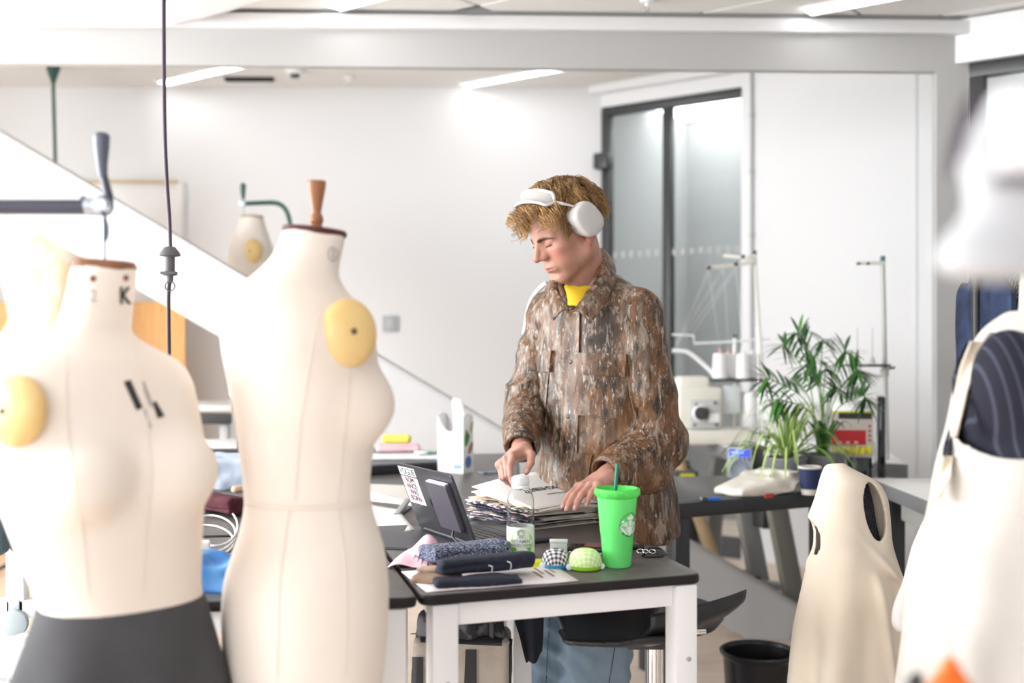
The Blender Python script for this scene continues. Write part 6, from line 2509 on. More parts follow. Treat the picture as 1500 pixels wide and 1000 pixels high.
# ---- hair: a soft cap and many wavy locks
def cap_fn(p):
    q = ((p - V3(HC)) @ HN) / HS
    d = s_ell(q, (0, .020, .042), (.0835, .1015, .0855))
    d = d + (vnoise(q * np.array([38, 38, 38]), 3) - 0.5) * 0.010 + 0.002 * np.sin(q[:, 1] * 190 + 4 * np.sin(q[:, 0] * 50))
    # hairline: keep above a slanting plane, short over nape and temples
    cut = -(q[:, 2] * 0.80 + q[:, 1] * 0.62 - .030)
    cut = np.minimum(cut, np.maximum(-(q[:, 1] - .030), -(q[:, 2] + .070)))
    face = -(q[:, 2] - .052 + 0.0 * q[:, 1])
    cut = np.maximum(cut, np.where(q[:, 1] < -.02, -(q[:, 2] - .035), -1))
    return smax(d * HS, cut * HS, .012)


vs_, q_ = nets(cap_fn, V3(HC) - np.array([.16, .17, .13]), V3(HC) + np.array([.17, .19, .17]), 0.004)
me = fast_mesh(vs_, q_)
qc = ((vs_ - V3(HC)) @ HN) / HS
f_ = vnoise(qc * np.array([60, 60, 25]), 2)
set_col(me, np.array([0.16, 0.085, 0.035]) * (0.6 + 0.8 * f_)[:, None])
hair = link('hair', me, hairm, person)

SKR = np.array([.080, .098, .083])
SKC = np.array([0, .018, .040])


def under_band(pos):
    """hair lies flat under the headphone band"""
    ry, rz = pos[1] + .046, pos[2] - .094
    tw = (ry * .86 + rz * .5) / .995
    hh = ry * -.53 + rz * .848
    lim = .0377 * math.sqrt(max(0, 1 - (pos[0] / .084) ** 2)) - .0075
    f = np.clip((.036 - abs(tw)) / .016, 0, 1)
    if hh > lim and f > 0 and abs(pos[0]) < .084:
        e = (hh - lim) * f
        return pos - np.array([0, -.53, .848]) * e
    return pos


def rooted():
    while True:
        v = R2.normal(size=3)
        v /= np.linalg.norm(v)
        root = SKC + v * SKR
        lvl = root[2] * 0.80 + root[1] * 0.62
        if lvl > .034 and (root[1] > -.03 or root[2] > .060):
            return v, root
        if abs(root[0]) > .060 and root[1] > -.022 and lvl > -.004:       # sideburns
            return v, root
        if root[1] > .045 and root[2] > -.062:                              # nape
            return v, root


strands = []
crown = np.array([0.012, .080, .105])
for c_i in range(330):
    v, root = rooted()
    nrm = v / SKR
    nrm /= np.linalg.norm(nrm)
    front = float(np.clip((-root[1] + .035) / .10, 0, 1)) * float(np.clip((root[2] - .03) / .04, 0, 1))
    side = float(np.clip(abs(root[0]) / .08, 0, 1))
    low = root[2] < .035
    flow = root - crown
    flow = flow / (np.linalg.norm(flow) + 1e-6)
    flow = flow + np.array([0.10 * np.sign(root[0]) * side + R2.normal(0, .22), -0.85 * front - 0.15 + R2.normal(0, .18), -0.30 * (1 - front) - 0.1])
    flow = flow - nrm * (flow @ nrm)
    flow /= np.linalg.norm(flow) + 1e-9
    L_ = (0.050 + 0.040 * front) * R2.uniform(0.75, 1.2)
    lift = (0.009 + 0.034 * front * R2.random() + 0.006 * R2.random())
    wav = (0.0050 + 0.0100 * front) * R2.uniform(0.6, 1.4)
    if low:
        L_, lift, wav = 0.030 * R2.uniform(.8, 1.2), 0.003, 0.0015
    ph = R2.uniform(0, 6.28)
    nw = R2.uniform(0.9, 1.7) + 0.5 * front
    side_v = np.cross(nrm, flow)
    tone = np.clip(R2.normal(0.42, 0.2) + 0.28 * front - (0.25 if low else 0), 0, 1)
    dark, light = np.array([0.115, 0.056, 0.020]), np.array([0.60, 0.355, 0.135])
    N_ = 12
    spread = R2.uniform(.0045, .0080)
    for k_s in range(22):
        jx, jy = R2.normal(0, spread), R2.normal(0, spread)
        ps = ph + R2.normal(0, .35)
        Ls = L_ * R2.uniform(.78, 1.1)
        r0 = R2.uniform(0.0006, 0.0012)
        ts_ = np.clip(tone + R2.normal(0, .13), 0, 1)
        p = root + nrm * 0.001 + side_v * jx + flow * jy * 1.5
        rel = (p - SKC) / SKR
        p = SKC + rel / np.linalg.norm(rel) * SKR * 1.01
        dcur = flow + R2.normal(0, .07, 3)
        pts, rad, cols = [], [], []
        for k in range(N_):
            t_ = k / (N_ - 1)
            clump = 1 - 0.55 * t_
            bulge = math.sin(PI * min(1, t_ * 0.78 + 0.10)) * lift
            off = side_v * (wav * math.sin(ps + nw * 2 * PI * t_) * (0.25 + t_) - jx * (1 - clump)) + nrm * wav * 0.9 * math.cos(ps + nw * 2 * PI * t_) * (0.25 + t_)
            pos = under_band(p + nrm * bulge + off)
            pts.append(pos)
            rad.append(r0 * (1 - 0.75 * t_ ** 2))
            cols.append(dark + (light - dark) * np.clip(ts_ * (0.40 + 0.75 * t_), 0, 1))
            p = p + dcur * Ls / N_
            n2 = (p - SKC) / SKR ** 2
            n2 /= np.linalg.norm(n2) + 1e-9
            dcur = dcur + np.array([0, -0.42 * front, -0.15 - 0.02 * front]) * 0.30
            dcur = dcur - n2 * min(0, dcur @ n2)
            dcur /= np.linalg.norm(dcur) + 1e-9
        strands.append((np.array(pts) * HS @ HN.T + V3(HC), np.array(rad) * HS, cols))
hl_ = hair_mesh('hair_locks', strands, person)

# ---- jacket
YT_ = 3.08
ATm = math.atan2(-math.cos(math.radians(33)), -math.sin(math.radians(33)))
rowsJ = [(402, 838, 905, .95), (412, 826, 915, .85), (424, 812, 928, .74), (440, 798, 943, .68), (470, 792, 952, .68), (520, 791, 953, .72), (600, 793, 949, .76), (660, 795, 964, .78), (720, 791, 982, .78), (782, 788, 988, .78)]
fnJ, bxJ, zJ = row_body(rowsJ, YT_, ATm, 0.72)
cuffL_d = (V3(LW_) - EL) / np.linalg.norm(V3(LW_) - EL)
cuffR_d = (V3(RW_) - ER) / np.linalg.norm(V3(RW_) - ER)
cuffL_p, cuffR_p = V3(P(889, 695, 2.845)), V3(P(764, 655, 2.945))


def sleeve(p, S, E, Wp, rs, re, rw, cd_, cp, sag=None):
    d = s_cap(p, S, E, rs, re)
    d = smin(d, s_cap(p, E, cp + cd_ * 0.02, re * 1.02, rw), .03)
    if sag is not None:
        d = smin(d, s_cap(p, sag[0], sag[1], sag[2], sag[3]), .03)
    t_ = (p - cp) @ cd_
    far = np.linalg.norm(p - cp, axis=1)
    d = np.where(far < 0.13, smax(d, t_, .006), d)
    hol = s_cap(p, cp - cd_ * 0.035, cp + cd_ * 0.08, rw - .0085)
    return np.maximum(d, -hol)


vneckA, vneckB = V3(P(847, 402, 2.985)), V3(P(839, 446, 2.975))


def jacket_fn(p):
    d = fnJ(p)
    d = smin(d, s_cap(p, SL, SR, .062, .060), .04)
    sl = sleeve(p, SL, EL, None, .066, .064, .047, cuffL_d, cuffL_p, (J(957, 694, 2.93), J(905, 705, 2.87), .046, .036))
    sr = sleeve(p, SR, ER, None, .060, .058, .045, cuffR_d, cuffR_p)
    d = smin(d, sl, .007)
    d = smin(d, sr, .007)
    # open neck and hollow hem
    d = smax(d, -s_cap(p, vneckA, vneckB, .062, .026), .006)
    d = smax(d, -s_cap(p, V3(nb_base), V3(P(850, 360, 3.03)), .066, .062), .006)
    hem = np.maximum(fnJ(p) + .012, p[:, 2] - (zJ[0] + .05))
    return np.maximum(d, -hem)


def jdisp(co, no):
    """creases: drawn folds round elbows, armpits and down the body"""
    def fold(c, rad, dirv, wl, amp, sd):
        dv = np.array(dirv) / np.linalg.norm(dirv)
        r_ = co - np.array(c)
        w_ = np.exp(-(np.linalg.norm(r_, axis=1) / rad) ** 2)
        # long sharp-crested ridges running across dv
        a1 = np.cross(dv, [0.2, 1.0, 0.1])
        a1 /= np.linalg.norm(a1)
        a2 = np.cross(dv, a1)
        q_ = np.stack([r_ @ dv * (0.95 / wl), r_ @ a1 * 5.0, r_ @ a2 * 5.0], -1)
        q_[:, 0] += 1.3 * vnoise(co * 7, sd + 11)
        x = ridged(q_ + sd * 3.7, sd)
        return amp * 2.1 * w_ * (np.sign(x) * np.abs(x) ** 1.3)
    d = (ridged(co * np.array([9, 9, 4.5]), 3)) * 0.0036
    d += (ridged(co * np.array([20, 20, 9]) + 0.6 * vnoise(co * 6, 2)[:, None], 6)) * 0.0022
    d += (vnoise(co * 60, 8) - 0.5) * 0.0016
    d += np.maximum(ridged(co * np.array([11, 11, 1.6]) + 0.5 * vnoise(co * 4, 5)[:, None], 9), -0.4) * 0.0058
    up_L = (EL - SL) / np.linalg.norm(EL - SL)
    d += fold(EL * 0.8 + SL * 0.2, .085, up_L + np.array([.9, 0, .25]), .045, .0075, 1)
    d += fold(EL * 0.7 + cuffL_p * 0.3, .085, cuffL_d + np.array([.3, 0, .9]), .040, .0080, 2)
    d += fold(SL * 0.6 + EL * 0.4, .10, up_L + np.array([-.7, 0, .5]), .055, .0060, 3)
    up_R = (ER - SR) / np.linalg.norm(ER - SR)
    d += fold(ER, .085, up_R + np.array([.6, 0, .3]), .042, .0075, 4)
    d += fold(ER * 0.4 + cuffR_p * 0.6, .06, cuffR_d + np.array([.5, 0, .3]), .034, .0060, 5)
    d += fold(SR * 0.6 + ER * 0.4, .09, up_R + np.array([-.5, 0, .5]), .055, .0055, 6)
    d += fold(V3(P(815, 640, 2.98)), .12, (0.8, 0, .5), .060, .0045, 7)
    d += fold(V3(P(905, 690, 2.96)), .12, (0.7, 0, -.6), .055, .0045, 8)
    # keep openings crisp
    for c in (cuffL_p, cuffR_p):
        d = d * np.clip((np.linalg.norm(co - c, axis=1) - .03) / .05, 0.15, 1)
    return d


# bark camouflage: vertical streaks of rust, brown, black and pale grey
def bark_material():
    m = bpy.data.materials.new('jacket_bark_print')
    m.use_nodes = True
    nt = m.node_tree
    b = nt.nodes['Principled BSDF']
    b.inputs['Roughness'].default_value = 0.44
    tc = nt.nodes.new('ShaderNodeTexCoord')
    L = nt.links.new

    def noise(scale, stretch, detail, rough=0.55, dist=0.0, off=(0, 0, 0)):
        mp = nt.nodes.new('ShaderNodeMapping')
        mp.inputs['Scale'].default_value = stretch
        mp.inputs['Location'].default_value = off
        n = nt.nodes.new('ShaderNodeTexNoise')
        n.inputs['Scale'].default_value = scale
        n.inputs['Detail'].default_value = detail
        n.inputs['Roughness'].default_value = rough
        n.inputs['Distortion'].default_value = dist
        L(tc.outputs['Object'], mp.inputs[0])
        L(mp.outputs[0], n.inputs['Vector'])
        return n

    def ramp(n, stops):
        r = nt.nodes.new('ShaderNodeValToRGB')
        e = r.color_ramp.elements
        e[0].position, e[0].color = stops[0][0], (*stops[0][1], 1)
        e[1].position, e[1].color = stops[-1][0], (*stops[-1][1], 1)
        for p_, c_ in stops[1:-1]:
            q = e.new(p_)
            q.color = (*c_, 1)
        L(n.outputs['Fac'], r.inputs[0])
        return r

    def mix(a, b_, f):
        x = nt.nodes.new('ShaderNodeMix')
        x.data_type = 'RGBA'
        L(f, x.inputs['Factor'])
        L(a, x.inputs['A'])
        L(b_, x.inputs['B'])
        return x.outputs['Result']
    r1 = ramp(noise(13, (1, 1, 0.34), 6, 0.68, 0.5), [(0.36, (0.026, 0.015, 0.009)), (0.45, (0.080, 0.042, 0.022)), (0.53, (0.185, 0.080, 0.028)), (0.59, (0.085, 0.052, 0.033)), (0.70, (0.20, 0.145, 0.10))])
    r2 = ramp(noise(58, (1, 1, 0.26), 6, 0.74, 0.25, (3, 1, 2)), [(0.515, (0, 0, 0)), (0.58, (1, 1, 1))])
    pale = nt.nodes.new('ShaderNodeRGB')
    pale.outputs[0].default_value = (0.25, 0.195, 0.15, 1)
    r4 = ramp(noise(58, (1, 1, 0.20), 5, 0.68, 0.3, (7, 4, 1)), [(0.53, (0, 0, 0)), (0.60, (1, 1, 1))])
    dark = nt.nodes.new('ShaderNodeRGB')
    dark.outputs[0].default_value = (0.020, 0.012, 0.008, 1)
    r5 = ramp(noise(110, (1, 1, 0.28), 5, 0.72, 0.3, (1, 9, 5)), [(0.585, (0, 0, 0)), (0.64, (1, 1, 1))])
    c1 = mix(r1.outputs[0], dark.outputs[0], r4.outputs[0])
    c2 = mix(c1, pale.outputs[0], r2.outputs[0])
    white = nt.nodes.new('ShaderNodeRGB')
    white.outputs[0].default_value = (0.46, 0.41, 0.36, 1)
    c3 = mix(c2, white.outputs[0], r5.outputs[0])
    # rust patches come through over the streaks
    r6 = ramp(noise(7, (1, 1, 0.45), 3, 0.5, 0.5, (2, 2, 8)), [(0.52, (0, 0, 0)), (0.64, (0.7, 0.7, 0.7))])
    rustc = ramp(noise(30, (1, 1, 0.2), 3, 0.5, 0.8, (5, 5, 5)), [(0.35, (0.085, 0.036, 0.015)), (0.65, (0.27, 0.115, 0.04))])
    c4 = mix(c3, rustc.outputs[0], r6.outputs[0])
    L(c4, b.inputs['Base Color'])
    nn = noise(300, (1, 1, 1), 2)
    bp = nt.nodes.new('ShaderNodeBump')
    bp.inputs['Strength'].default_value = 0.15
    bp.inputs['Distance'].default_value = 0.001
    L(nn.outputs['Fac'], bp.inputs['Height'])
    L(bp.outputs[0], b.inputs['Normal'])
    return m


bark = bark_material()
jacket = sdf_obj('jacket', jacket_fn, (-0.14, 2.66, zJ[0] - .03), (0.66, 3.36, zJ[-1] + .05), 0.0048, bark, person, jdisp)
bvj = bvh_of([jacket])


def kid(o):
    """make o a piece of the jacket (a sub-part of the man)"""
    if o is None:
        return
    o.parent = jacket
    o.matrix_parent_inverse = Matrix.Identity(4)
    return o


stitch = mat('jacket_stitch', (0.30, 0.16, 0.07), 0.8)
kid(patch('placket', bvj, [(829, 452), (851, 453), (846, 700), (822, 698)], bark, None, 0.0070, 5, 30, 0.004))
kid(patch('pocket', bvj, [(849, 522), (917, 520), (911, 612), (841, 607)], bark, None, 0.0070, 12, 14, 0.004))
kid(patch('pocket_flap', bvj, [(848, 517), (920, 519), (918, 552), (848, 548)], bark, None, 0.0125, 12, 6, 0.004))
kid(patch('pocket_flap', bvj, [(778, 514), (812, 513), (809, 545), (776, 543)], bark, None, 0.0110, 8, 6, 0.004))
kid(patch('pocket', bvj, [(783, 545), (805, 546), (800, 602), (784, 600)], bark, None, 0.0030, 8, 10, 0.004))
kid(patch('pocket', bvj, [(841, 664), (868, 666), (860, 712), (838, 710)], bark, None, 0.0070, 10, 10, 0.004))
for pts in ([(848, 550), (884, 552), (917, 554)], [(846, 520), (884, 521), (919, 521)], [(841, 607), (876, 611), (911, 613)], [(832, 460), (829, 560), (824, 690)], [(849, 460), (846, 560), (841, 695)],
            [(921, 470), (917, 520), (924, 575), (935, 620)], [(841, 666), (855, 667), (867, 668)]):
    kid(line_on('seam', bvj, pts, 0.0011, stitch, None, 0.006))
for (x, y) in ((838, 452), (838, 530), (834, 610)):
    q, n = on_surface(bvj, x, y, 0.005)
    if q:
        bm = bmesh.new()
        bm_lathe(bm, [(0, 0.003), (0.006, 0.0028), (0.0075, 0.001), (0.0075, -0.002), (0, -0.002)], 18)
        bmesh.ops.transform(bm, matrix=disc_M(q, n), verts=bm.verts)
        kid(link('button', bm_done(bm), mat('button_horn', (0.10, 0.06, 0.035), 0.35), None))
# shirt collar: rows run round the neck from the left front to the right front
inner = [P(834, 455, 2.885), P(822, 435, 2.915), P(817, 414, 2.965), P(832, 392, 3.06), P(856, 374, 3.11), P(876, 366, 3.075), P(877, 388, 3.00), P(862, 424, 2.925), P(840, 455, 2.885)]
outer = [P(811, 469, 2.895), P(806, 448, 2.92), P(799, 424, 2.985), P(818, 404, 3.12), P(860, 386, 3.17), P(893, 379, 3.095), P(902, 407, 2.985), P(888, 444, 2.905), P(864, 473, 2.875)]
ic, oc = catmull(inner, 8), catmull(outer, 8)


def collar_fn(u, v):
    i = min(int(round(u * (len(ic) - 1))), len(ic) - 1)
    a, b = ic[i], oc[i]
    p = a.lerp(b, v)
    return p + Vector((0, -0.35, 1)).normalized() * (0.012 * math.sin(PI * v ** 0.8)) + Vector((0, 0, 0.002 * math.sin(u * 30)))


kid(grid_sheet('collar', collar_fn, len(ic) - 1, 7, bark, None, 0.0045))
# cuffs: bands round the sleeve ends
for c, d, r_ in ((cuffL_p, cuffL_d, .0485), (cuffR_p, cuffR_d, .0465)):
    M_ = disc_M(Vector(c), Vector(d))
    bm = bmesh.new()
    bm_lathe(bm, [(r_ - .007, 0.004), (r_ - .001, 0.005), (r_ + .0005, -0.002), (r_ + .002, -0.042), (r_ - .004, -0.046), (r_ - .008, -0.03)], 44, close=True)
    for v in bm.verts:
        a = math.atan2(v.co.y, v.co.x)
        v.co *= 1 + 0.03 * math.sin(3 * a + v.co.z * 40)
    bmesh.ops.transform(bm, matrix=M_, verts=bm.verts)
    kid(link('cuff', bm_done(bm), bark, None))

# ---- yellow tee, jeans, shoes
tee = mat('tee_yellow', (0.86, 0.58, 0.02), 0.85, bump=0.1, bscale=500)
pl_p, pl_n = V3(P(842, 413, 2.97)), np.array([-0.36, -0.62, 0.70])
pl_n = pl_n / np.linalg.norm(pl_n)


def tee_fn(p):
    d = s_cap(p, V3(nb_base), J(862, 520, 3.06), .063, .112)
    d = smin(d, s_cap(p, V3(P(851, 424, 3.035)), V3(P(846, 466, 3.03)), .040, .042), .03)
    d = smax(d, fnJ(p) + .014 - np.clip((p[:, 2] - P(0, 452, 3.0).z) * 2.0, 0, .06), .004)
    ne = s_cap(p, V3(nb_base), V3(P(848, 372, 3.03)), .059, .055)
    d = smax(d, -ne, .006)
    return smax(d, (p - pl_p) @ pl_n * 1.0, .005)


sdf_obj('t_shirt', tee_fn, (0.05, 2.84, 1.20), (0.42, 3.26, 1.48), 0.004, tee, person)
jean = mat('jeans_blue', (0.16, 0.235, 0.31), 0.9, col2=(0.27, 0.35, 0.43), nscale=7, nstretch=(1, 1, 0.4), bump=0.2, bscale=500)


def jeans_fn(p):
    d = s_cap(p, J(880, 745, 3.08), J(876, 790, 3.09), .135, .14)
    for a, b, c, r0, r1, r2 in ((hipR, kneeR, ankR, .096, .080, .084), (hipL, kneeL, ankL, .102, .090, .090)):
        d = smin(d, s_cap(p, a, b, r0, r1), .03)
        d = smin(d, s_cap(p, b, c + np.array([0, 0, .0]), r1, r2), .02)
    d = np.maximum(d, .035 - p[:, 2])
    return d


def jeans_disp(co, no):
    d = ridged(co * np.array([10, 10, 7]), 4) * 0.006 + ridged(co * np.array([22, 22, 16]), 6) * 0.003
    for k_, am in ((kneeR, .008), (kneeL, .008)):
        w_ = np.exp(-(np.linalg.norm((co - k_) / np.array([1, 1, 1.6]), axis=1) / .10) ** 2)
        d += am * w_ * np.sin((co[:, 2] * 1.0 + co[:, 0] * 0.6) * 2 * PI / .06)
    return d


jn = sdf_obj('jeans', jeans_fn, (-0.1, 2.78, 0.02), (0.52, 3.32, 0.98), 0.0075, jean, person, jeans_disp)
bvl = bvh_of([jn])
for pts in ([(905, 900), (900, 950), (892, 1000)], [(806, 900), (802, 950), (800, 1000)]):
    o = line_on('jeans_seam', bvl, pts, 0.0012, mat('jeans_seam', (0.06, 0.10, 0.16), 0.9), None, 0.001)
    if o:
        o.parent = jn
        o.matrix_parent_inverse = Matrix.Identity(4)
shoe_m, sole_m = mat('shoe_white', (0.75, 0.74, 0.72), 0.5), mat('sole_rubber', (0.55, 0.53, 0.5), 0.6)
ff = Vector((-math.sin(math.radians(33)), -math.cos(math.radians(33)), 0))
for a in (ankR, ankL):
    c = Vector((a[0], a[1], 0))
    toe, heel = c + ff * 0.17, c - ff * 0.06
    sh = sdf_obj('shoe', lambda p: smax(smin(s_cap(p, tuple(heel + Vector((0, 0, .045))), tuple(toe + Vector((0, 0, .03))), .045, .042), s_cap(p, tuple(c + Vector((0, 0, .05))), tuple(c + Vector((0, 0, .10))), .045, .042), .03), .012 - p[:, 2], .01),
                 c + Vector((-.26, -.26, 0)), c + Vector((.26, .26, .2)), 0.008, shoe_m, person)
    bm = bmesh.new()
    pts = [(c + ff * (0.055 + 0.155 * math.cos(t_)) + Vector((-ff.y, ff.x, 0)) * 0.05 * math.sin(t_)) for t_ in [2 * PI * i / 28 for i in range(28)]]
    bm_prism(bm, [(q.x, q.y) for q in pts], 0.001, 0.022)
    o = flat(link('sole', bm_done(bm), sole_m, None))
    o.parent = sh
    o.matrix_parent_inverse = Matrix.Identity(4)

# pale shirt or strap edge at his far shoulder
kid(tube('shoulder_piping', [P(801, 414, 3.15), P(790, 423, 3.17), P(780, 437, 3.18), P(773, 458, 3.18), P(768, 490, 3.17)], 0.007, mat('piping_white', (0.80, 0.84, 0.87), 0.6), None, seg=8, smooth_pts=5))

# ================================================================== HEADPHONES
hp = thing('headphones', hw(0, -.02, .09), 'white over-ear headphones on the young man\'s head', 'headphones')
hpm = mat('phones_white', (0.54, 0.525, 0.515), 0.38)
hpg = mat('phones_grey', (0.62, 0.60, 0.585), 0.45)
hpd = mat('phones_cushion', (0.40, 0.385, 0.375), 0.85)
apex = Vector((0, -.066, .126))
for s in (-1, 1):
    c = Vector((s * .099, .004, .022))
    ax_u = Vector((0, -.35, 0.94)).normalized()             # long axis of the cup
    nx = Vector((s * 1.0, .10, -.06)).normalized()

    def cup_pt(a, r, off, c=c, nx=nx, ax_u=ax_u):
        bz = nx.cross(ax_u).normalized()
        u_, v_ = math.cos(a), math.sin(a)
        sup = (abs(u_) ** 2.7 + abs(v_) ** 2.7) ** (-1 / 2.7)
        q = c + ax_u * (u_ * sup * .0455 * r) + bz * (v_ * sup * .0375 * r) + nx * off
        return hw(*q)

    def ring_loft(name, prof, m, close_end=True, cup_pt=cup_pt):
        bm = bmesh.new()
        N_ = 44
        rings = [[bm.verts.new(cup_pt(2 * PI * i / N_, r, o_)) for i in range(N_)] for r, o_ in prof]
        for a, b in zip(rings, rings[1:]):
            for i in range(N_):
                bm.faces.new((a[i], a[(i + 1) % N_], b[(i + 1) % N_], b[i]))
        bm.faces.new(rings[0][::-1])
        bm.faces.new(rings[-1])
        return flat(link(name, bm_done(bm), m, hp), 50)
    cupo = ring_loft('ear_cup', [(0.90, -.002), (0.98, 0.0), (1.0, .006), (1.0, .016), (0.965, .0225), (0.88, .0262), (0.6, .0285), (0.25, .0292)], hpm)
    ring_loft('ear_cushion', [(0.70, -.024), (0.88, -.022), (0.95, -.014), (0.95, -.004), (0.88, -.001)], hpd)
    lk = ring_loft('cushion_seam', [(0.955, -.004), (0.97, -.002), (0.955, .0005)], hpg)
    # arm from cup up to the canopy
    top_cup = c + ax_u * .043 + nx * .010
    arm = [top_cup, Vector((s * .101, -.024, .074)), Vector((s * .094, -.036, .084)), Vector((s * .080, -.046, .094))]
    tube('telescopic_arm', [hw(*v) for v in arm], [0.0022, 0.0030, 0.0046, 0.0048], hpm, hp, seg=14, smooth_pts=6)
    tube('steel_stem', [hw(*(top_cup - ax_u * .004)), hw(*top_cup.lerp(arm[1], 0.35))], 0.0028, STEEL, hp, seg=12)
    # headband rails: two per side joining at the arm
    for e in (-1, 1):
        pts = []
        for i in range(9):
            t_ = i / 8
            a = t_ * PI / 2 * 1.04
            base_ = Vector((s * .080, -.046, .094))
            q = Vector((s * (.080 * math.cos(a * 0.98)), -.046 + (apex.y + .046) * math.sin(a), .094 + (apex.z - .094) * math.sin(a)))
            wdt = .0185 * min(1, (t_ * 4.0)) ** 0.6
            q = q + Vector((0, e * wdt * 0.86, e * wdt * 0.5))
            pts.append(hw(*q))
        tube('band_rail', pts, 0.0042, hpm, hp, seg=12, smooth_pts=4)


def canopy(u, v):
    a = (u - 0.5) * PI * 0.90
    x = .080 * math.sin(a)
    q = Vector((x, -.046 + (apex.y + .046) * math.cos(a), .094 + (apex.z - .094) * math.cos(a)))
    wdt = .0185 * min(1, (1 - abs(2 * u - 1)) * 5) ** 0.6
    q = q + Vector((0, (2 * v - 1) * wdt * 0.86, (2 * v - 1) * wdt * 0.5)) - Vector((0, -.3, 1)) * .004 * (1 - (2 * v - 1) ** 2)
    return hw(*q)


grid_sheet('canopy', canopy, 30, 8, mat('canopy_mesh', (0.36, 0.35, 0.33), 0.9, bump=0.2, bscale=900), hp, 0.002)

# ================================================================== BLACK TABLE AND WHAT STANDS ON IT
KZ = 0.75
K1, K2 = Pz(984, 738, KZ), Pz(1215, 720, KZ)
dk_ = (K2 - K1).normalized()
nk_ = Vector((-0.02, 1, 0))
K3, K4 = Vector((1.27, 4.36, KZ)), K1 + nk_ * 0.72
tblk = mat('black_table', (0.030, 0.030, 0.034), 0.35)
angK = math.atan2(dk_.y, dk_.x)
t = thing('side_table', ((K1.x + K3.x) / 2, (K1.y + K3.y) / 2, 0), 'plain black table with square legs, tote bag and plants on it', 'table')
slab('tabletop', [xy(K1), xy(K2), xy(K3), xy(K4)], KZ - 0.05, KZ, tblk, t, r=0.006, bev=0.003)
for c in (K1 + dk_ * 0.03 + nk_ * 0.03, K2 - dk_ * 0.03 + nk_ * 0.03, K3 - dk_ * 0.03 - nk_ * 0.03, K4 + dk_ * 0.03 - nk_ * 0.03):
    box('leg', (c.x, c.y, (KZ - 0.05) / 2), (0.058, 0.058, KZ - 0.05), tblk, t, rot=angK, bev=0.003)


def K(px, py, lift=0.0):
    v = Pz(px, py, KZ)
    v.z = KZ + lift
    return v


# canvas tote lying folded
tote = mat('tote_canvas', (0.72, 0.68, 0.60), 0.9, col2=(0.78, 0.74, 0.67), nscale=10, bump=0.2, bscale=500)
ca_, cb_ = K(1062, 727), K(1150, 716)
cen = (ca_ + cb_) / 2
dx = (cb_ - ca_).normalized()
dyv = Vector((-dx.y, dx.x, 0))


def tote_fn(p):
    r_ = p - V3(cen)
    q = np.stack([r_ @ V3(dx), r_ @ V3(dyv), r_[:, 2]], -1)
    h_ = 0.022 + 0.045 * np.clip((q[:, 0] + 0.16) / 0.26, 0, 1) - 0.10 * np.clip(q[:, 0] - 0.08, 0, 1)
    d = np.maximum(np.abs(q[:, 0]) - 0.145, np.abs(q[:, 1]) - 0.095 + 0.05 * np.clip(-q[:, 0] / 0.15, 0, 1) * np.abs(q[:, 1]) / 0.1)
    d2 = np.abs(q[:, 2] - h_ * 0.5) - h_ * 0.5
    dd = smax(d, d2, 0.022)
    fo = 0.017 * (ridged(q * np.array([16, 22, 30]), 4)) * np.clip((q[:, 0] + 0.02) / 0.1, 0.15, 1)
    return dd - fo


vs_, q_ = nets(tote_fn, V3(cen) - [.24, .24, .02], V3(cen) + [.24, .24, .16], 0.005)
vs_[:, 2] = np.maximum(vs_[:, 2], KZ + 0.0006)
t = thing('tote_bag', cen, 'crumpled cream canvas tote bag lying on the black table', 'bag')
link('bag_body', fast_mesh(vs_, q_), tote, t)
# handles bunched at its right end
e = cen + dx * 0.15
for i in range(2):
    tube('handle', [e + Vector((-0.03, 0.02 * i, 0.03)), e + dx * 0.03 + Vector((0, 0.01 - 0.05 * i, 0.045)), e + dx * 0.05 + Vector((0, -0.03, 0.03 + 0.01 * i)), e + dx * 0.02 + Vector((0, -0.06, 0.018))], 0.010, tote, t, seg=8, smooth_pts=5, flatten=0.35)
q = K(1122, 729, 0)
box('red_tag', q - dyv * 0.012 + Vector((0, -0.006, 0.010)), (0.036, 0.003, 0.014), mat('tag_red', (0.55, 0.05, 0.02), 0.6), t, rot=angK, bev=0)
# lighter
q = K(1036, 735)
t = thing('lighter', q, 'small blue and black lighter on the black table\'s left end', 'lighter')
tube('body', [q + Vector((0.0, 0, 0.009)), q + Vector((0.045, 0.01, 0.009))], 0.008, mat('lighter_blue', (0.02, 0.12, 0.50), 0.3), t, seg=14, flatten=0.6)
tube('hood', [q + Vector((-0.028, -0.006, 0.009)), q + Vector((0.0, 0, 0.009))], 0.0078, dkp, t, seg=14, flatten=0.6)
tube('wheel', [q + Vector((-0.022, -0.012, 0.012)), q + Vector((-0.022, 0.0, 0.012))], 0.005, STEEL, t, seg=12)

# radio
q = K(1084, 703)
k = q.y / F
t = thing('radio', q, 'grey table radio with a glowing blue display, left of the plants', 'radio')
RR = Matrix.Rotation(-0.62, 3, 'Z')


def rad(x, y, z):
    return q + RR @ Vector((x, y, z))


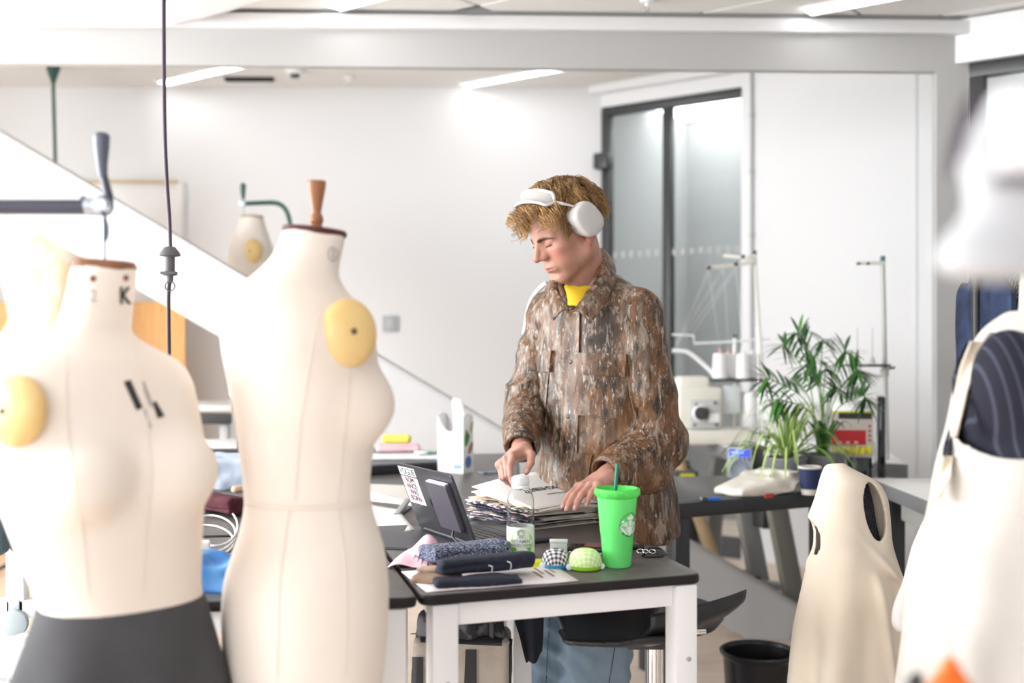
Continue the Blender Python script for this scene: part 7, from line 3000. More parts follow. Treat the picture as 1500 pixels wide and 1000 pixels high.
ra = -0.62
box('cabinet', rad(0, 0.055, 0.065), (0.105, 0.11, 0.125), mat('radio_dark', (0.10, 0.10, 0.105), 0.5), t, rot=ra, bev=0.004)
box('front', rad(0, -0.002, 0.065), (0.103, 0.006, 0.122), mat('radio_grey', (0.27, 0.29, 0.32), 0.4), t, rot=ra, bev=0.002)
box('display', rad(0, -0.006, 0.104), (0.080, 0.003, 0.028), mat('lcd_blue', (0.01, 0.04, 0.8), 0.3, emit=0.5, ecol=(0.02, 0.06, 1.0)), t, rot=ra, bev=0)
box('display_text', rad(-0.008, -0.0078, 0.106), (0.050, 0.0006, 0.006), mat('lcd_text', (0.3, 0.4, 1.0), 0.4, emit=0.6), t, rot=ra, bev=0)
bm = bmesh.new()
bm_lathe(bm, [(0.0, 0.001), (0.036, 0.0005), (0.037, 0.003), (0.0375, -0.001), (0, -0.002)], 36)
bmesh.ops.transform(bm, matrix=disc_M(rad(0, -0.006, 0.040), RR @ Vector((0, -1, 0))), verts=bm.verts)
link('speaker', bm_done(bm), mat('radio_speaker', (0.24, 0.27, 0.32), 0.6), t)
for i in range(5):
    bm = bmesh.new()
    bm_lathe(bm, [(0, 0.006), (0.005, 0.005), (0.006, 0), (0, -0.001)], 14)
    bmesh.ops.transform(bm, matrix=disc_M(rad(-0.036 + 0.018 * i, -0.005, 0.083), RR @ Vector((0, -1, 0))), verts=bm.verts)
    link('knob', bm_done(bm), mat('radio_speaker'), t)
an = rad(0.04, 0.10, 0.12)
tube('antenna', [an, Vector((P(1109, 480, an.y).x, an.y, P(1109, 480, an.y).z))], [0.0030, 0.0016], STEEL, t, seg=8)

# paper cup
q = K(1186, 724)
k = q.y / F
t = thing('paper_cup', q, 'navy paper cup with white rim on the black table', 'cup')
lathe('cup_wall', [(12.6 * k, 8.0 * k), (16.3 * k, 39.5 * k), (15.6 * k, 39.5 * k), (11.8 * k, 3 * k), (0, 3 * k)], q, mat('cup_navy', (0.015, 0.025, 0.095), 0.5), t, seg=36)
lathe('base_band', [(0, 0.0006), (11.4 * k, 0.0006), (12.8 * k, 8.4 * k), (12.0 * k, 8.4 * k)], q, mat('cup_paper', (0.75, 0.70, 0.64), 0.6), t, seg=36)
lathe('rim', [(15.4 * k, 39 * k), (16.6 * k, 38.6 * k), (17.2 * k, 40 * k), (16.4 * k, 41.4 * k), (15.4 * k, 40.6 * k)], q, mat('cup_paper'), t, seg=36, close=True)

# ---- potted plants
potm = mat('pot_grey', (0.23, 0.23, 0.25), 0.6)
soil = mat('potting_soil', (0.05, 0.035, 0.025), 0.95, bump=0.6, bscale=120)


def leaf_mesh(pts, wid, fold=0.25, stripe=None):
    """narrow leaf along pts with half width profile; crease along the middle; uv.x across"""
    pts, fr = frames(pts)
    n = len(pts)
    V, Fc, C_ = [], [], []
    for i, (p, (tv, u, v)) in enumerate(zip(pts, fr)):
        w_ = wid * math.sin(PI * min(0.97, 0.10 + 0.90 * (i / (n - 1)) ** 0.8)) ** 0.7
        sidev = tv.cross(Vector((0, 0, 1)))
        if sidev.length < 1e-4: sidev = u
        sidev.normalize()
        upv_ = sidev.cross(tv).normalized()
        for s in (-1, -0.35, 0.35, 1):
            V.append(p + sidev * w_ * s + upv_ * (abs(s) * w_ * fold))
    for i in range(n - 1):
        for j in range(3):
            Fc.append((i * 4 + j, i * 4 + j + 1, (i + 1) * 4 + j + 1, (i + 1) * 4 + j))
    me = me_from(V, Fc)
    if stripe:
        me.materials.append(stripe[0])
        me.materials.append(stripe[1])
        for f in me.polygons:
            f.material_index = 1 if f.index % 3 == 1 else 0
    return me


def pot(t, q, r, h_):
    lathe('pot', [(0, 0.0006), (r * 0.74, 0.0006), (r * 0.76, 0.006), (r * 0.97, h_ - 0.008), (r, h_ - 0.006), (r, h_), (r * 0.93, h_), (r * 0.90, h_ - 0.02), (0, h_ - 0.022)], q, potm, t, seg=40)
    lathe('soil', [(0, h_ - 0.012), (r * 0.6, h_ - 0.013), (r * 0.915, h_ - 0.018), (0, h_ - 0.03)], q, soil, t, seg=28)


sg = mat('spider_green', (0.17, 0.36, 0.05), 0.4, trans=0.0)
sy = mat('spider_cream', (0.74, 0.78, 0.36), 0.45)
q = K(1153, 713)
k = q.y / F
t = thing('spider_plant', q, 'spider plant with cream-striped arching leaves in a grey pot, beside the radio', 'plant')
pot(t, q, 29 * k, 44 * k)
rg = random.Random(5)
c0 = q + Vector((0, 0, 42 * k))
for i in range(54):
    a = i * 2.399 + rg.uniform(-0.2, 0.2)
    ring = i % 3
    out = [0.20, 0.27, 0.14][ring] * rg.uniform(0.8, 1.15)
    up_ = [0.13, 0.07, 0.19][ring] * rg.uniform(0.8, 1.15)
    dr = [0.10, 0.12, 0.02][ring] * rg.uniform(0.7, 1.2)
    d = Vector((math.cos(a), math.sin(a) * 0.85, 0))
    pts = []
    for j in range(9):
        u = j / 8
        pts.append(c0 + d * (0.008 + out * (u ** 0.85)) + Vector((0, 0, up_ * math.sin(PI * min(1, u * 0.72)) - dr * u * u * u)))
    if min(p_.z for p_ in pts) < KZ + 0.012:
        pts = [Vector((p_.x, p_.y, max(p_.z, KZ + 0.012))) for p_ in pts]
    link('leaf', leaf_mesh(pts, 0.0075, 0.3, (sg, sy)), None, t)

pgn = [mat('palm_green', (0.022, 0.105, 0.022), 0.42), mat('palm_green_light', (0.06, 0.20, 0.03), 0.42)]
pst = mat('palm_stem', (0.13, 0.26, 0.05), 0.5)
q = K(1213, 712)
q = q + Vector((0.0, 0.06, 0))
k = q.y / F
t = thing('parlour_palm', q, 'tall feathery palm in a grey pot behind the spider plant', 'plant')
pot(t, q, 33 * k, 44 * k)
c0 = q + Vector((0, 0, 40 * k))
tips = [(1128, 560, -0.05), (1152, 512, 0.10), (1172, 496, -0.05), (1205, 505, 0.15), (1236, 520, 0.0), (1252, 548, -0.1), (1142, 590, -0.15), (1185, 540, -0.18), (1225, 572, -0.12), (1262, 585, 0.05), (1165, 560, 0.2), (1210, 545, 0.05)]
for fi, (tx, ty, dy_) in enumerate(tips):
    tip = P(tx, ty, q.y + dy_)
    mid = c0.lerp(tip, 0.55) + Vector((-(tip.x - c0.x) * 0.22, 0, 0.05))
    st_ = catmull([c0 + Vector((rg.uniform(-.02, .02), rg.uniform(-.02, .02), 0)), mid, tip + Vector((0, 0, 0.012)), tip + (tip - mid) * 0.16 + Vector((0, 0, -0.012))], 7)
    fo = tube('frond', st_, [0.0030] + [0.0022] * (len(st_) - 2) + [0.0008], pst, t, seg=6)
    n = len(st_)
    for j in range(int(n * 0.42), n):
        p0 = st_[j]
        tv = (st_[min(j + 1, n - 1)] - st_[j - 1]).normalized()
        sd0 = tv.cross(Vector((0.1, -0.75, 0.6))).normalized()
        f_ = (j - n * 0.42) / (n * 0.58)
        L_ = 0.085 * math.sin(PI * (0.28 + 0.62 * f_)) + 0.012
        for s in (-1, 1):
            d = (sd0 * s * 0.85 + tv * 0.62 + Vector((rg.uniform(-.12, .12), rg.uniform(-.25, .25), rg.uniform(-.05, .12)))).normalized()
            pts = [p0 + d * (L_ * u) + Vector((0, 0, -0.020 * u * u)) for u in (0, 0.25, 0.5, 0.75, 1.0)]
            lo = link('leaflet', leaf_mesh(pts, 0.0075, 0.2), pgn[(j + fi) % 2 if rg.random() < 0.5 else 0], fo)
for i in range(9):
    a = i * 0.75
    pts = [c0 + Vector((math.cos(a) * 0.012, math.sin(a) * 0.012, 0)), c0 + Vector((math.cos(a) * 0.03, math.sin(a) * 0.03, 0.07)), c0 + Vector((math.cos(a) * 0.075, math.sin(a) * 0.06, 0.13)), c0 + Vector((math.cos(a) * 0.11, math.sin(a) * 0.09, 0.11))]
    link('leaf', leaf_mesh(catmull(pts, 4), 0.010, 0.25), pgn[i % 2], t)

# ---- glossy black machine with a packet of pegs in front
q = K(1264, 706)
q = Vector((q.x, q.y + 0.10, KZ))
gl = mat('gloss_black', (0.010, 0.011, 0.016), 0.08, coat=0.6)
t = thing('coffee_machine', q, 'glossy black machine with a tall back panel behind the paper cup', 'machine')
lathe('drum', [(0, 0.0), (0.060, 0.0), (0.064, 0.004), (0.062, 0.14), (0.055, 0.155), (0, 0.158)], q, gl, t, seg=40)
box('back_panel', q + Vector((0.106, 0.02, 0.160)), (0.030, 0.13, 0.32), gl, t, rot=-0.25, bev=0.008)
tube('side_pipe', [q + Vector((-0.062, -0.015, 0.02)), q + Vector((-0.088, -0.02, 0.05)), q + Vector((-0.080, -0.02, 0.11)), q + Vector((-0.055, -0.01, 0.13))], 0.009, gl, t, seg=12, smooth_pts=5)
lathe('drip_tray', [(0, 0), (0.075, 0), (0.078, 0.012), (0.06, 0.014), (0, 0.014)], q + Vector((-0.03, -0.02, 0)), gl, t, seg=30)
# packet
pq = q + Vector((-0.035, -0.078, 0.155))
wp, hp_ = 0.158, 0.165
t = thing('peg_packet', pq, 'hanging packet with red panel, black header and yellow pegs beside palm', 'packet')
pk_w = mat('packet_white', (0.72, 0.66, 0.60), 0.4)
rt = -0.10
RP = Matrix.Rotation(rt, 3, 'Z')


def pk(x, y, z):
    return pq + RP @ Vector((x, y, z))


box('card', pk(0, 0, 0.02), (wp, 0.003, hp_), pk_w, t, rot=rt, bev=0)
box('header', pk(0.012, -0.003, 0.094), (wp * 0.78, 0.002, 0.024), mat('packet_black', (0.04, 0.03, 0.03), 0.4), t, rot=rt, bev=0)
box('top_band', pk(0, -0.003, 0.108), (wp, 0.002, 0.008), mat('packet_yellow', (0.85, 0.80, 0.03), 0.4), t, rot=rt, bev=0)
box('red_panel', pk(-0.012, -0.003, 0.012), (wp * 0.80, 0.002, 0.055), mat('packet_red', (0.62, 0.012, 0.02), 0.4), t, rot=rt, bev=0)
for i in range(3):
    box('print_mark', pk(-0.045 + i * 0.03, -0.0045, -0.008), (0.014, 0.001, 0.008), pk_w, t, rot=rt, bev=0)
for i in range(4):
    box('side_mark', pk(0.066, -0.0025, 0.055 - i * 0.018), (0.010, 0.001, 0.010), mat('packet_redmark', (0.45, 0.10, 0.08), 0.5), t, rot=rt, bev=0)
for i in range(6):
    bm = bmesh.new()
    bm_box(bm, (0, 0, 0), (0.020, 0.014, 0.030), None, 0.004)
    bmesh.ops.rotate(bm, cent=(0, 0, 0), matrix=Matrix.Rotation(0.3 * math.sin(i * 2.1), 3, 'Y'), verts=bm.verts)
    bmesh.ops.translate(bm, vec=pk(-0.060 + 0.024 * i, -0.014, -0.038 + 0.004 * (i % 2)), verts=bm.verts)
    flat(link('peg', bm_done(bm), mat('packet_yellow'), t))
bm = bmesh.new()
bm_box(bm, (0, 0, 0), (wp * 1.02, 0.040, hp_ * 0.62), None, 0.012, 3)
bmesh.ops.rotate(bm, cent=(0, 0, 0), matrix=Matrix.Rotation(rt, 3, 'Z'), verts=bm.verts)
bmesh.ops.translate(bm, vec=pk(0, -0.018, -0.050), verts=bm.verts)
flat(link('clear_blister', bm_done(bm), mat('blister_clear', (0.95, 0.97, 0.97), 0.05, trans=1.0, ior=1.03), t))

# ---- glass jug / clear cup between the plants and the machine
q = K(1236, 712)
k = q.y / F
t = thing('clear_cup', q, 'clear plastic cup between palm pot and the glossy black machine', 'cup')
lathe('cup_wall', [(0, 0.001), (9 * k, 0.001), (14 * k, 60 * k), (13.4 * k, 60 * k), (8.4 * k, 3 * k), (0, 3 * k)], q + Vector((0, -0.02, 0)), clear, t, seg=30)
lathe('rim', [(13.2 * k, 59 * k), (14.6 * k, 59.6 * k), (14.6 * k, 61 * k), (13.4 * k, 61 * k)], q + Vector((0, -0.02, 0)), clear, t, seg=30, close=True)

# ================================================================== SEWING MACHINE TABLES
SZ = 0.80
swh = mat('laminate_white', (0.80, 0.79, 0.77), 0.4)
sge = mat('laminate_edge', (0.20, 0.205, 0.215), 0.5)
mgrey = mat('machine_leg_grey', (0.30, 0.30, 0.295), 0.45)
poly = [(0.905, 5.66), (1.01, 4.64), (1.55, 4.27), (1.70, 5.10), (1.28, 5.82)]
t = thing('sewing_table', (1.28, 5.0, 0), 'white topped sewing machine table with thick grey edge behind the plants', 'table')
slab('table_edge', poly, SZ - 0.058, SZ - 0.002, sge, t, r=0.012, bev=0.003)
cx, cy = 1.28, 5.05
slab('laminate_top', [(cx + (x - cx) * 0.992, cy + (y - cy) * 0.992) for x, y in poly], SZ - 0.004, SZ, swh, t, r=0.012, bev=0.001)
# sloping sheet steel legs and feet


def sloped_leg(a, b, w_, d_, m, name='leg'):
    a, b = Vector(a), Vector(b)
    bm = bmesh.new()
    L_ = (b - a).length
    z = (a - b).normalized()
    x = Vector((1, 0.25, 0))
    x = (x - z * x.dot(z)).normalized()
    M_ = plane_M((a + b) / 2, x, z)
    bm_box(bm, (0, 0, 0), (w_, d_, L_), None, 0.004)
    bmesh.ops.transform(bm, matrix=M_, verts=bm.verts)
    return flat(link(name, bm_done(bm), m, t))


la, lb2 = P(1078, 742, 4.95), P(1122, 880, 4.95)
lb2.z = 0.03
la.z = SZ - 0.06
sloped_leg(la, lb2, 0.085, 0.05, mgrey)
lc2, ld2 = P(1126, 738, 4.75), P(1172, 890, 4.75)
ld2.z = 0.03
lc2.z = SZ - 0.06
sloped_leg(lc2, ld2, 0.085, 0.05, mat('machine_leg_olive', (0.20, 0.195, 0.17), 0.45))
lc3 = Vector((1.52, 4.6, SZ - 0.06))
sloped_leg(lc3, Vector((1.60, 4.6, 0.03)), 0.07, 0.05, mgrey)
lc4 = Vector((1.05, 5.5, SZ - 0.06))
sloped_leg(lc4, Vector((0.99, 5.5, 0.03)), 0.07, 0.05, mgrey)
for c in (lb2, ld2, Vector((1.60, 4.6, 0)), Vector((0.99, 5.5, 0))):
    box('foot', (c.x, c.y, 0.016), (0.10, 0.42, 0.03), mgrey, t, rot=-0.2, bev=0.006)
box('foot_bar', ((la.x + lc2.x) / 2 + 0.08, 4.85, 0.20), (0.30, 0.05, 0.03), mgrey, t, rot=-0.6, bev=0.004)
# pedal, motor and rods below
sgq = P(1130, 752, 4.85)
box('motor', sgq + Vector((-0.02, 0.05, -0.03)), (0.07, 0.10, 0.08), dkp, t, rot=0.3, bev=0.012)
tube('rod', [P(1138, 730, 4.8), P(1144, 765, 4.8)], 0.006, STEEL, t, seg=10)
pe = P(1082, 842, 5.0)
box('pedal', (pe.x, pe.y, pe.z), (0.20, 0.16, 0.022), dkp, t, rot=-0.25, bev=0.006)

# the machine head and its thread stand
cream = mat('machine_cream', (0.74, 0.71, 0.63), 0.4)
mg2 = mat('machine_grey', (0.52, 0.53, 0.52), 0.45)
YM = 5.15
mq = Vector((P(1045, 0, YM).x, YM, SZ))
kM = YM / F
t = thing('overlock_machine', mq, 'cream overlock machine with grey side panel and round dial behind the man', 'sewing machine')
box('bed', mq + Vector((0.0, 0.02, 0.035)), (0.36, 0.20, 0.07), cream, t, rot=0.06, bev=0.012)
box('body', P(1020, 596, YM + 0.03) + Vector((0, 0, 0.0)), (0.215, 0.17, 0.20), cream, t, rot=0.06, bev=0.020, seg=3)
box('top_cover', P(1013, 560, YM + 0.04), (0.15, 0.13, 0.06), cream, t, rot=0.06, bev=0.018, seg=3)
box('side_panel', P(1032, 607, YM - 0.068), (0.140, 0.02, 0.135), mg2, t, rot=0.06, bev=0.006)
dc = P(1028, 605, YM - 0.082)
MD = Matrix.Rotation(PI / 2, 4, 'X')
lathe('dial', [(0, 0.022), (0.012, 0.022), (0.014, 0.017), (0.030, 0.016), (0.034, 0.010), (0.036, -0.004), (0, -0.004)], dc, mat('dial_black', (0.05, 0.05, 0.055), 0.35), t, seg=36, M=MD)
lathe('dial_ring', [(0.031, 0.0165), (0.037, 0.012), (0.039, 0.0), (0.034, -0.003)], dc + Vector((-0.006, 0, 0)), mat('dial_white', (0.8, 0.8, 0.8), 0.35), t, seg=36, M=MD)
for (x, y) in ((1020, 592), (1048, 590), (1018, 622), (1050, 622)):
    lathe('screw', [(0, 0.003), (0.006, 0.002), (0.007, -0.001), (0, -0.002)], P(x, y, YM - 0.080), dkp, t, seg=14, M=MD)
box('looper_cover', P(1071, 585, YM - 0.02), (0.085, 0.012, 0.13), mat('cover_clear', (0.62, 0.66, 0.66), 0.15), t, rot=0.06, bev=0.003)
lathe('arm_barrel', [(0, 0.09), (0.035, 0.088), (0.042, 0.07), (0.042, -0.07), (0.036, -0.082), (0, -0.084)], P(1098, 600, YM + 0.02), mat('machine_white', (0.82, 0.82, 0.81), 0.35), t, seg=36)
tube('guide_tube', [P(985, 513, YM), P(1008, 516, YM), P(1030, 533, YM), P(1047, 550, YM)], 0.010, mat('machine_white'), t, seg=12, smooth_pts=6)
box('paper_tag', P(1046, 612, YM - 0.083), (0.05, 0.002, 0.04), papm, t, rot=0.1, bev=0)
# thread stand
ts_ = thing('thread_stand', P(1118, 640, YM), 'tall thread stand with white cones and arms above the overlock machine', 'thread stand')
ivory = mat('stand_ivory', (0.72, 0.71, 0.64), 0.4)
pole_top = P(1105, 370, YM)
tube('pole', [Vector((P(1119, 0, YM).x, YM, SZ + 0.002)), P(1117, 560, YM), P(1111, 470, YM), pole_top], [0.010, 0.010, 0.009, 0.008], ivory, ts_, seg=12, smooth_pts=4)
lathe('pole_cap', [(0, 0.012), (0.010, 0.010), (0.011, -0.008), (0, -0.01)], pole_top, dkp, ts_, seg=14)
tube('arm', [P(1036, 392, YM - 0.05), P(1078, 388, YM - 0.02), P(1108, 382, YM)], 0.0115, ivory, ts_, seg=10, flatten=0.55)
tube('arm', [P(1060, 374, YM + 0.1), P(1084, 376, YM + 0.05), P(1106, 381, YM)], 0.0105, ivory, ts_, seg=10, flatten=0.55)
box('arm_bracket', P(1097, 381, YM - 0.01), (0.06, 0.03, 0.035), ivory, ts_, bev=0.005)
for (x, y) in ((1038, 392), (1078, 387), (1088, 376)):
    lathe('eyelet', [(0, 0.016), (0.009, 0.015), (0.009, -0.004), (0, -0.005)], P(x, y, YM - 0.055), dkp, ts_, seg=12, M=MD)
box('spool_tray', P(1078, 556, YM + 0.02), (0.24, 0.10, 0.014), dkp, ts_, bev=0.004)
tube('tray_post', [P(1076, 560, YM + 0.02), Vector((P(1076, 0, YM).x, YM + 0.02, SZ + 0.07))], 0.010, ivory, ts_, seg=10)
tube('tray_arm', [P(1100, 556, YM + 0.02), P(1117, 566, YM)], 0.009, ivory, ts_, seg=10)
tube('rest_rod', [P(1076, 555, YM + 0.01), P(1076, 493, YM + 0.01)], 0.0095, mat('machine_white'), ts_, seg=12)
lathe('rod_cap', [(0, 0.010), (0.009, 0.009), (0.010, -0.010), (0, -0.011)], P(1076, 492, YM + 0.01), dkp, ts_, seg=12)
tube('guide_bar', [P(985, 490, YM), P(1016, 491, YM), P(1017, 503, YM), P(1060, 501, YM), P(1130, 496, YM)], 0.0055, mat('machine_white'), ts_, seg=10)
conem = mat('thread_cone_white', (0.84, 0.83, 0.83), 0.75, bump=0.25, bscale=300)
for i, (x, dy_) in enumerate(((1054, -0.02), (1067, 0.03), (1088, -0.02), (1102, 0.03))):
    b_ = P(x, 553 if i < 2 else 549, YM + dy_)
    b_.z = P(0, 556, YM + 0.02).z + 0.008
    c = thing('thread_cone', b_, ['white thread cone at the left end of the thread stand tray', 'white thread cone behind the leftmost cone of the tray', 'white thread cone right of the black capped rod', 'white thread cone at the tray\'s right end by the pole'][i], 'thread cone', 'thread cones on the stand')
    lathe('thread', [(0, 0.0), (0.033, 0.0), (0.034, 0.006), (0.030, 0.108), (0.027, 0.116), (0.008, 0.118), (0, 0.118)], b_, conem, c, seg=28)
    lathe('cone_core', [(0.006, 0.116), (0.008, 0.118), (0.0075, 0.134), (0, 0.135)], b_, mat('cone_pink', (0.75, 0.35, 0.32), 0.5) if i < 2 else mat('dial_white'), c, seg=14)
    e = [P(1038, 396, YM - 0.055), P(1060, 392, YM - 0.045), P(1078, 391, YM - 0.055), P(1088, 380, YM - 0.055)][i]
    thr = mat('thread_white')
    tube('thread_end', [b_ + Vector((0, 0, 0.135)), e], 0.0009, thr, c, seg=4)
    tube('thread_end', [e, [P(985, 520, YM), P(990, 505, YM), P(1003, 492, YM), P(1014, 490, YM)][i]], 0.0009, thr, c, seg=4)

# second machine and stand, further right
Y5 = 4.45
t = thing('lockstitch_machine', P(1180, 640, 4.9), 'white sewing machine half hidden behind the two pot plants', 'sewing machine')
b_ = Vector((P(1185, 0, 4.85).x, 4.85, SZ))
box('bed', b_ + Vector((0, 0, 0.02)), (0.44, 0.17, 0.036), mat('machine_white'), t, rot=-0.3, bev=0.008)
box('arm', b_ + Vector((-0.01, 0.0, 0.245)), (0.42, 0.12, 0.085), mat('machine_white'), t, rot=-0.3, bev=0.026, seg=4)
box('pillar', b_ + Vector((0.145, -0.045, 0.13)), (0.11, 0.12, 0.20), mat('machine_white'), t, rot=-0.3, bev=0.02, seg=3)
box('head', b_ + Vector((-0.175, 0.055, 0.20)), (0.075, 0.115, 0.15), mat('machine_white'), t, rot=-0.3, bev=0.018, seg=3)
tube('needle_bar', [b_ + Vector((-0.175, 0.04, 0.14)), b_ + Vector((-0.175, 0.04, 0.045))], 0.004, STEEL, t, seg=8)
lathe('hand_wheel', [(0, 0.02), (0.05, 0.018), (0.055, 0.01), (0.055, -0.01), (0.05, -0.018), (0, -0.02)], b_ + Vector((0.225, -0.07, 0.24)), mat('machine_white'), t, seg=30, M=Matrix.Rotation(-0.3, 4, 'Z') @ Matrix.Rotation(PI / 2, 4, 'Y'))
t = thing('thread_stand', Vector((P(1299, 0, Y5).x, Y5, SZ)), 'grey thread stand pole with two empty spool pins against the white wall', 'thread stand')
gpole = mat('stand_grey', (0.42, 0.43, 0.40), 0.4)
tube('pole', [Vector((P(1299, 0, Y5).x, Y5, SZ + 0.001)), P(1297, 560, Y5), P(1293, 384, Y5)], 0.0095, gpole, t, seg=14)
lathe('pole_cap', [(0, 0.010), (0.010, 0.009), (0.0105, -0.012), (0, -0.014)], P(1293, 378, Y5), mat('cap_teal', (0.03, 0.12, 0.12), 0.4), t, seg=16)
box('arm', P(1273, 385, Y5), (0.095, 0.014, 0.015), ivory, t, rot=0.02, bev=0.002)
for x in (1257, 1271):
    lathe('eyelet', [(0, 0.010), (0.006, 0.009), (0.006, -0.004), (0, -0.005)], P(x, 386, Y5 - 0.006), dkp, t, seg=12, M=MD)
box('spool_tray', P(1270, 535, Y5 - 0.02), (0.175, 0.07, 0.010), mat('dial_black'), t, rot=-0.06, bev=0.003)
tube('tray_brace', [P(1252, 540, Y5 - 0.02), P(1280, 550, Y5), P(1298, 552, Y5)], 0.006, ivory, t, seg=8)
lathe('clamp', [(0.009, 0.018), (0.016, 0.016), (0.016, -0.016), (0.009, -0.018)], P(1296, 545, Y5), gpole, t, seg=18, close=True)
tube('clamp_screw', [P(1300, 540, Y5), P(1311, 538, Y5)], 0.005, dkp, t, seg=10)
for x in (1256, 1278):
    b_ = P(x, 532, Y5 - 0.02)
    lathe('spool_pin', [(0, 0.0), (0.012, 0.0), (0.010, 0.012), (0.003, 0.030), (0.0022, 0.034), (0.0018, 0.145), (0, 0.146)], b_, mat('pin_grey', (0.45, 0.46, 0.46), 0.3), t, seg=14)

# white topped table at the far right, behind the bodices
poly = [(1.292, 3.36), (1.95, 3.28), (2.02, 3.90), (1.296, 3.97)]
SZ2 = 0.785
t = thing('sewing_table', (1.6, 3.6, 0), 'white topped table with dark edge at right, between the two calico bodices', 'table')
slab('table_edge', poly, SZ2 - 0.05, SZ2 - 0.002, sge, t, r=0.01, bev=0.003)
slab('laminate_top', [(1.62 + (x - 1.62) * 0.985, 3.62 + (y - 3.62) * 0.985) for x, y in poly], SZ2 - 0.004, SZ2, swh, t, r=0.01, bev=0.001)
for x, y in ((1.36, 3.43), (1.36, 3.88), (1.93, 3.36), (1.95, 3.82)):
    box('leg', (x, y, (SZ2 - 0.05) / 2), (0.055, 0.055, SZ2 - 0.05), tblk, t, bev=0.003)
box('drawer', (1.40, 3.60, SZ2 - 0.085), (0.14, 0.28, 0.065), mat('drawer_grey', (0.42, 0.42, 0.40), 0.5), t, bev=0.008)

# cardboard tubes leaning behind the black table
cardm = mat('cardboard', (0.50, 0.36, 0.20), 0.8, col2=(0.56, 0.42, 0.26), nscale=10)
for i, (a, b, r_, lab_) in enumerate(((P(985, 650, 5.35), P(1046, 818, 5.08), 0.030, 'thick tan cardboard tube leaning behind the black table, right one of two'),
                                      (P(970, 655, 5.45), P(1003, 815, 5.2), 0.028, 'thinner cardboard tube right behind the man, left one of two'))):
    d = (b - a).normalized()
    b = a + d * ((a.z - 0.02) / -d.z)
    t = thing('cardboard_tube', b, lab_, 'tube', 'cardboard tubes')
    x = d.orthogonal().normalized()
    M_ = plane_M(a, x, d)
    bm = bmesh.new()
    L_ = (b - a).length
    bm_lathe(bm, [(r_, 0), (r_, L_), (r_ - 0.005, L_), (r_ - 0.005, 0)], 28, close=True)
    bmesh.ops.transform(bm, matrix=M_, verts=bm.verts)
    flat(link('tube_wall', bm_done(bm), cardm, t))
    bm = bmesh.new()
    bm_lathe(bm, [(r_ + 0.0006, 0.0), (r_ + 0.0006, 0.02)], 28)
    bmesh.ops.transform(bm, matrix=M_, verts=bm.verts)
    link('end_band', bm_done(bm), mat('card_dark', (0.36, 0.25, 0.14), 0.8), t)
# dark case with a yellow label against the sewing table's left edge
q = P(1000, 676, 5.35)
t = thing('tool_case', (q.x, q.y, 0), 'black tool case with yellow label on the floor under sewing table', 'case')
box('case_body', (q.x, q.y, 0.33), (0.11, 0.28, 0.66), dkp, t, bev=0.012)
box('label', (q.x - 0.0, q.y - 0.143, 0.62), (0.07, 0.003, 0.06), mat('packet_yellow'), t, bev=0)
tube('handle', [(q.x - 0.03, q.y, 0.66), (q.x - 0.03, q.y, 0.69), (q.x + 0.03, q.y, 0.69), (q.x + 0.03, q.y, 0.66)], 0.007, dkp, t, seg=8)

# ================================================================== UNDER AND AROUND THE TABLES
# bar stool with a black shell seat
YB2 = 2.62
sx = P(960, 0, YB2).x
kb = YB2 / F
blk_s = mat('stool_black', (0.018, 0.018, 0.020), 0.35)
t = thing('bar_stool', (sx, YB2, 0), 'black shell bar stool on a chrome pole beside the man\'s legs', 'stool')
prof = [(826, 921), (840, 924), (868, 929), (900, 933), (925, 934), (942, 932), (952, 924), (958, 908)]
pc = catmull([P(x, y, YB2) for x, y in prof], 4)


def seat_fn(u, v):
    i = min(int(round(u * (len(pc) - 1))), len(pc) - 1)
    p = pc[i]
    w_ = 0.20 * (1 - 0.18 * abs(2 * u - 1) ** 4)
    s = 2 * v - 1
    ed = 1 - (1 - min(1, min(u, 1 - u) * 9 + 0.35)) ** 2
    bowl = 0.045 * s * s
    return p + Vector((0.05 * s * s * (1 if u > .6 else -.2), s * w_ * ed, bowl * (0.4 + 1.2 * (u > 0.0) * u)))


o = grid_sheet('seat_shell', seat_fn, len(pc) - 1, 18, blk_s, t, 0.012)
rim = [seat_fn(0.0, v / 18) for v in range(19)] + [seat_fn(u / 40, 1.0) for u in range(1, 41)] + [seat_fn(1.0, 1 - v / 18) for v in range(1, 19)] + [seat_fn(1 - u / 40, 0.0) for u in range(1, 40)]
tube('seat_rim', rim + [rim[0]], 0.0075, blk_s, t, seg=8)
# upstanding back of the shell on its right
def back_fn(u, v):
    a = P(952, 900, YB2 - 0.19).lerp(P(1092, 864, YB2 - 0.10), u)
    b = P(936, 936, YB2 - 0.16).lerp(P(1066, 903, YB2 - 0.10), u)
    if u > 0.8:
        b = b + Vector((0.0, 0, 0.02 * ((u - 0.8) / 0.2) ** 2))
    return a.lerp(b, v) + Vector((0.01 * math.sin(PI * v), -0.015 * math.sin(PI * v) - 0.02 * math.sin(PI * u), 0))


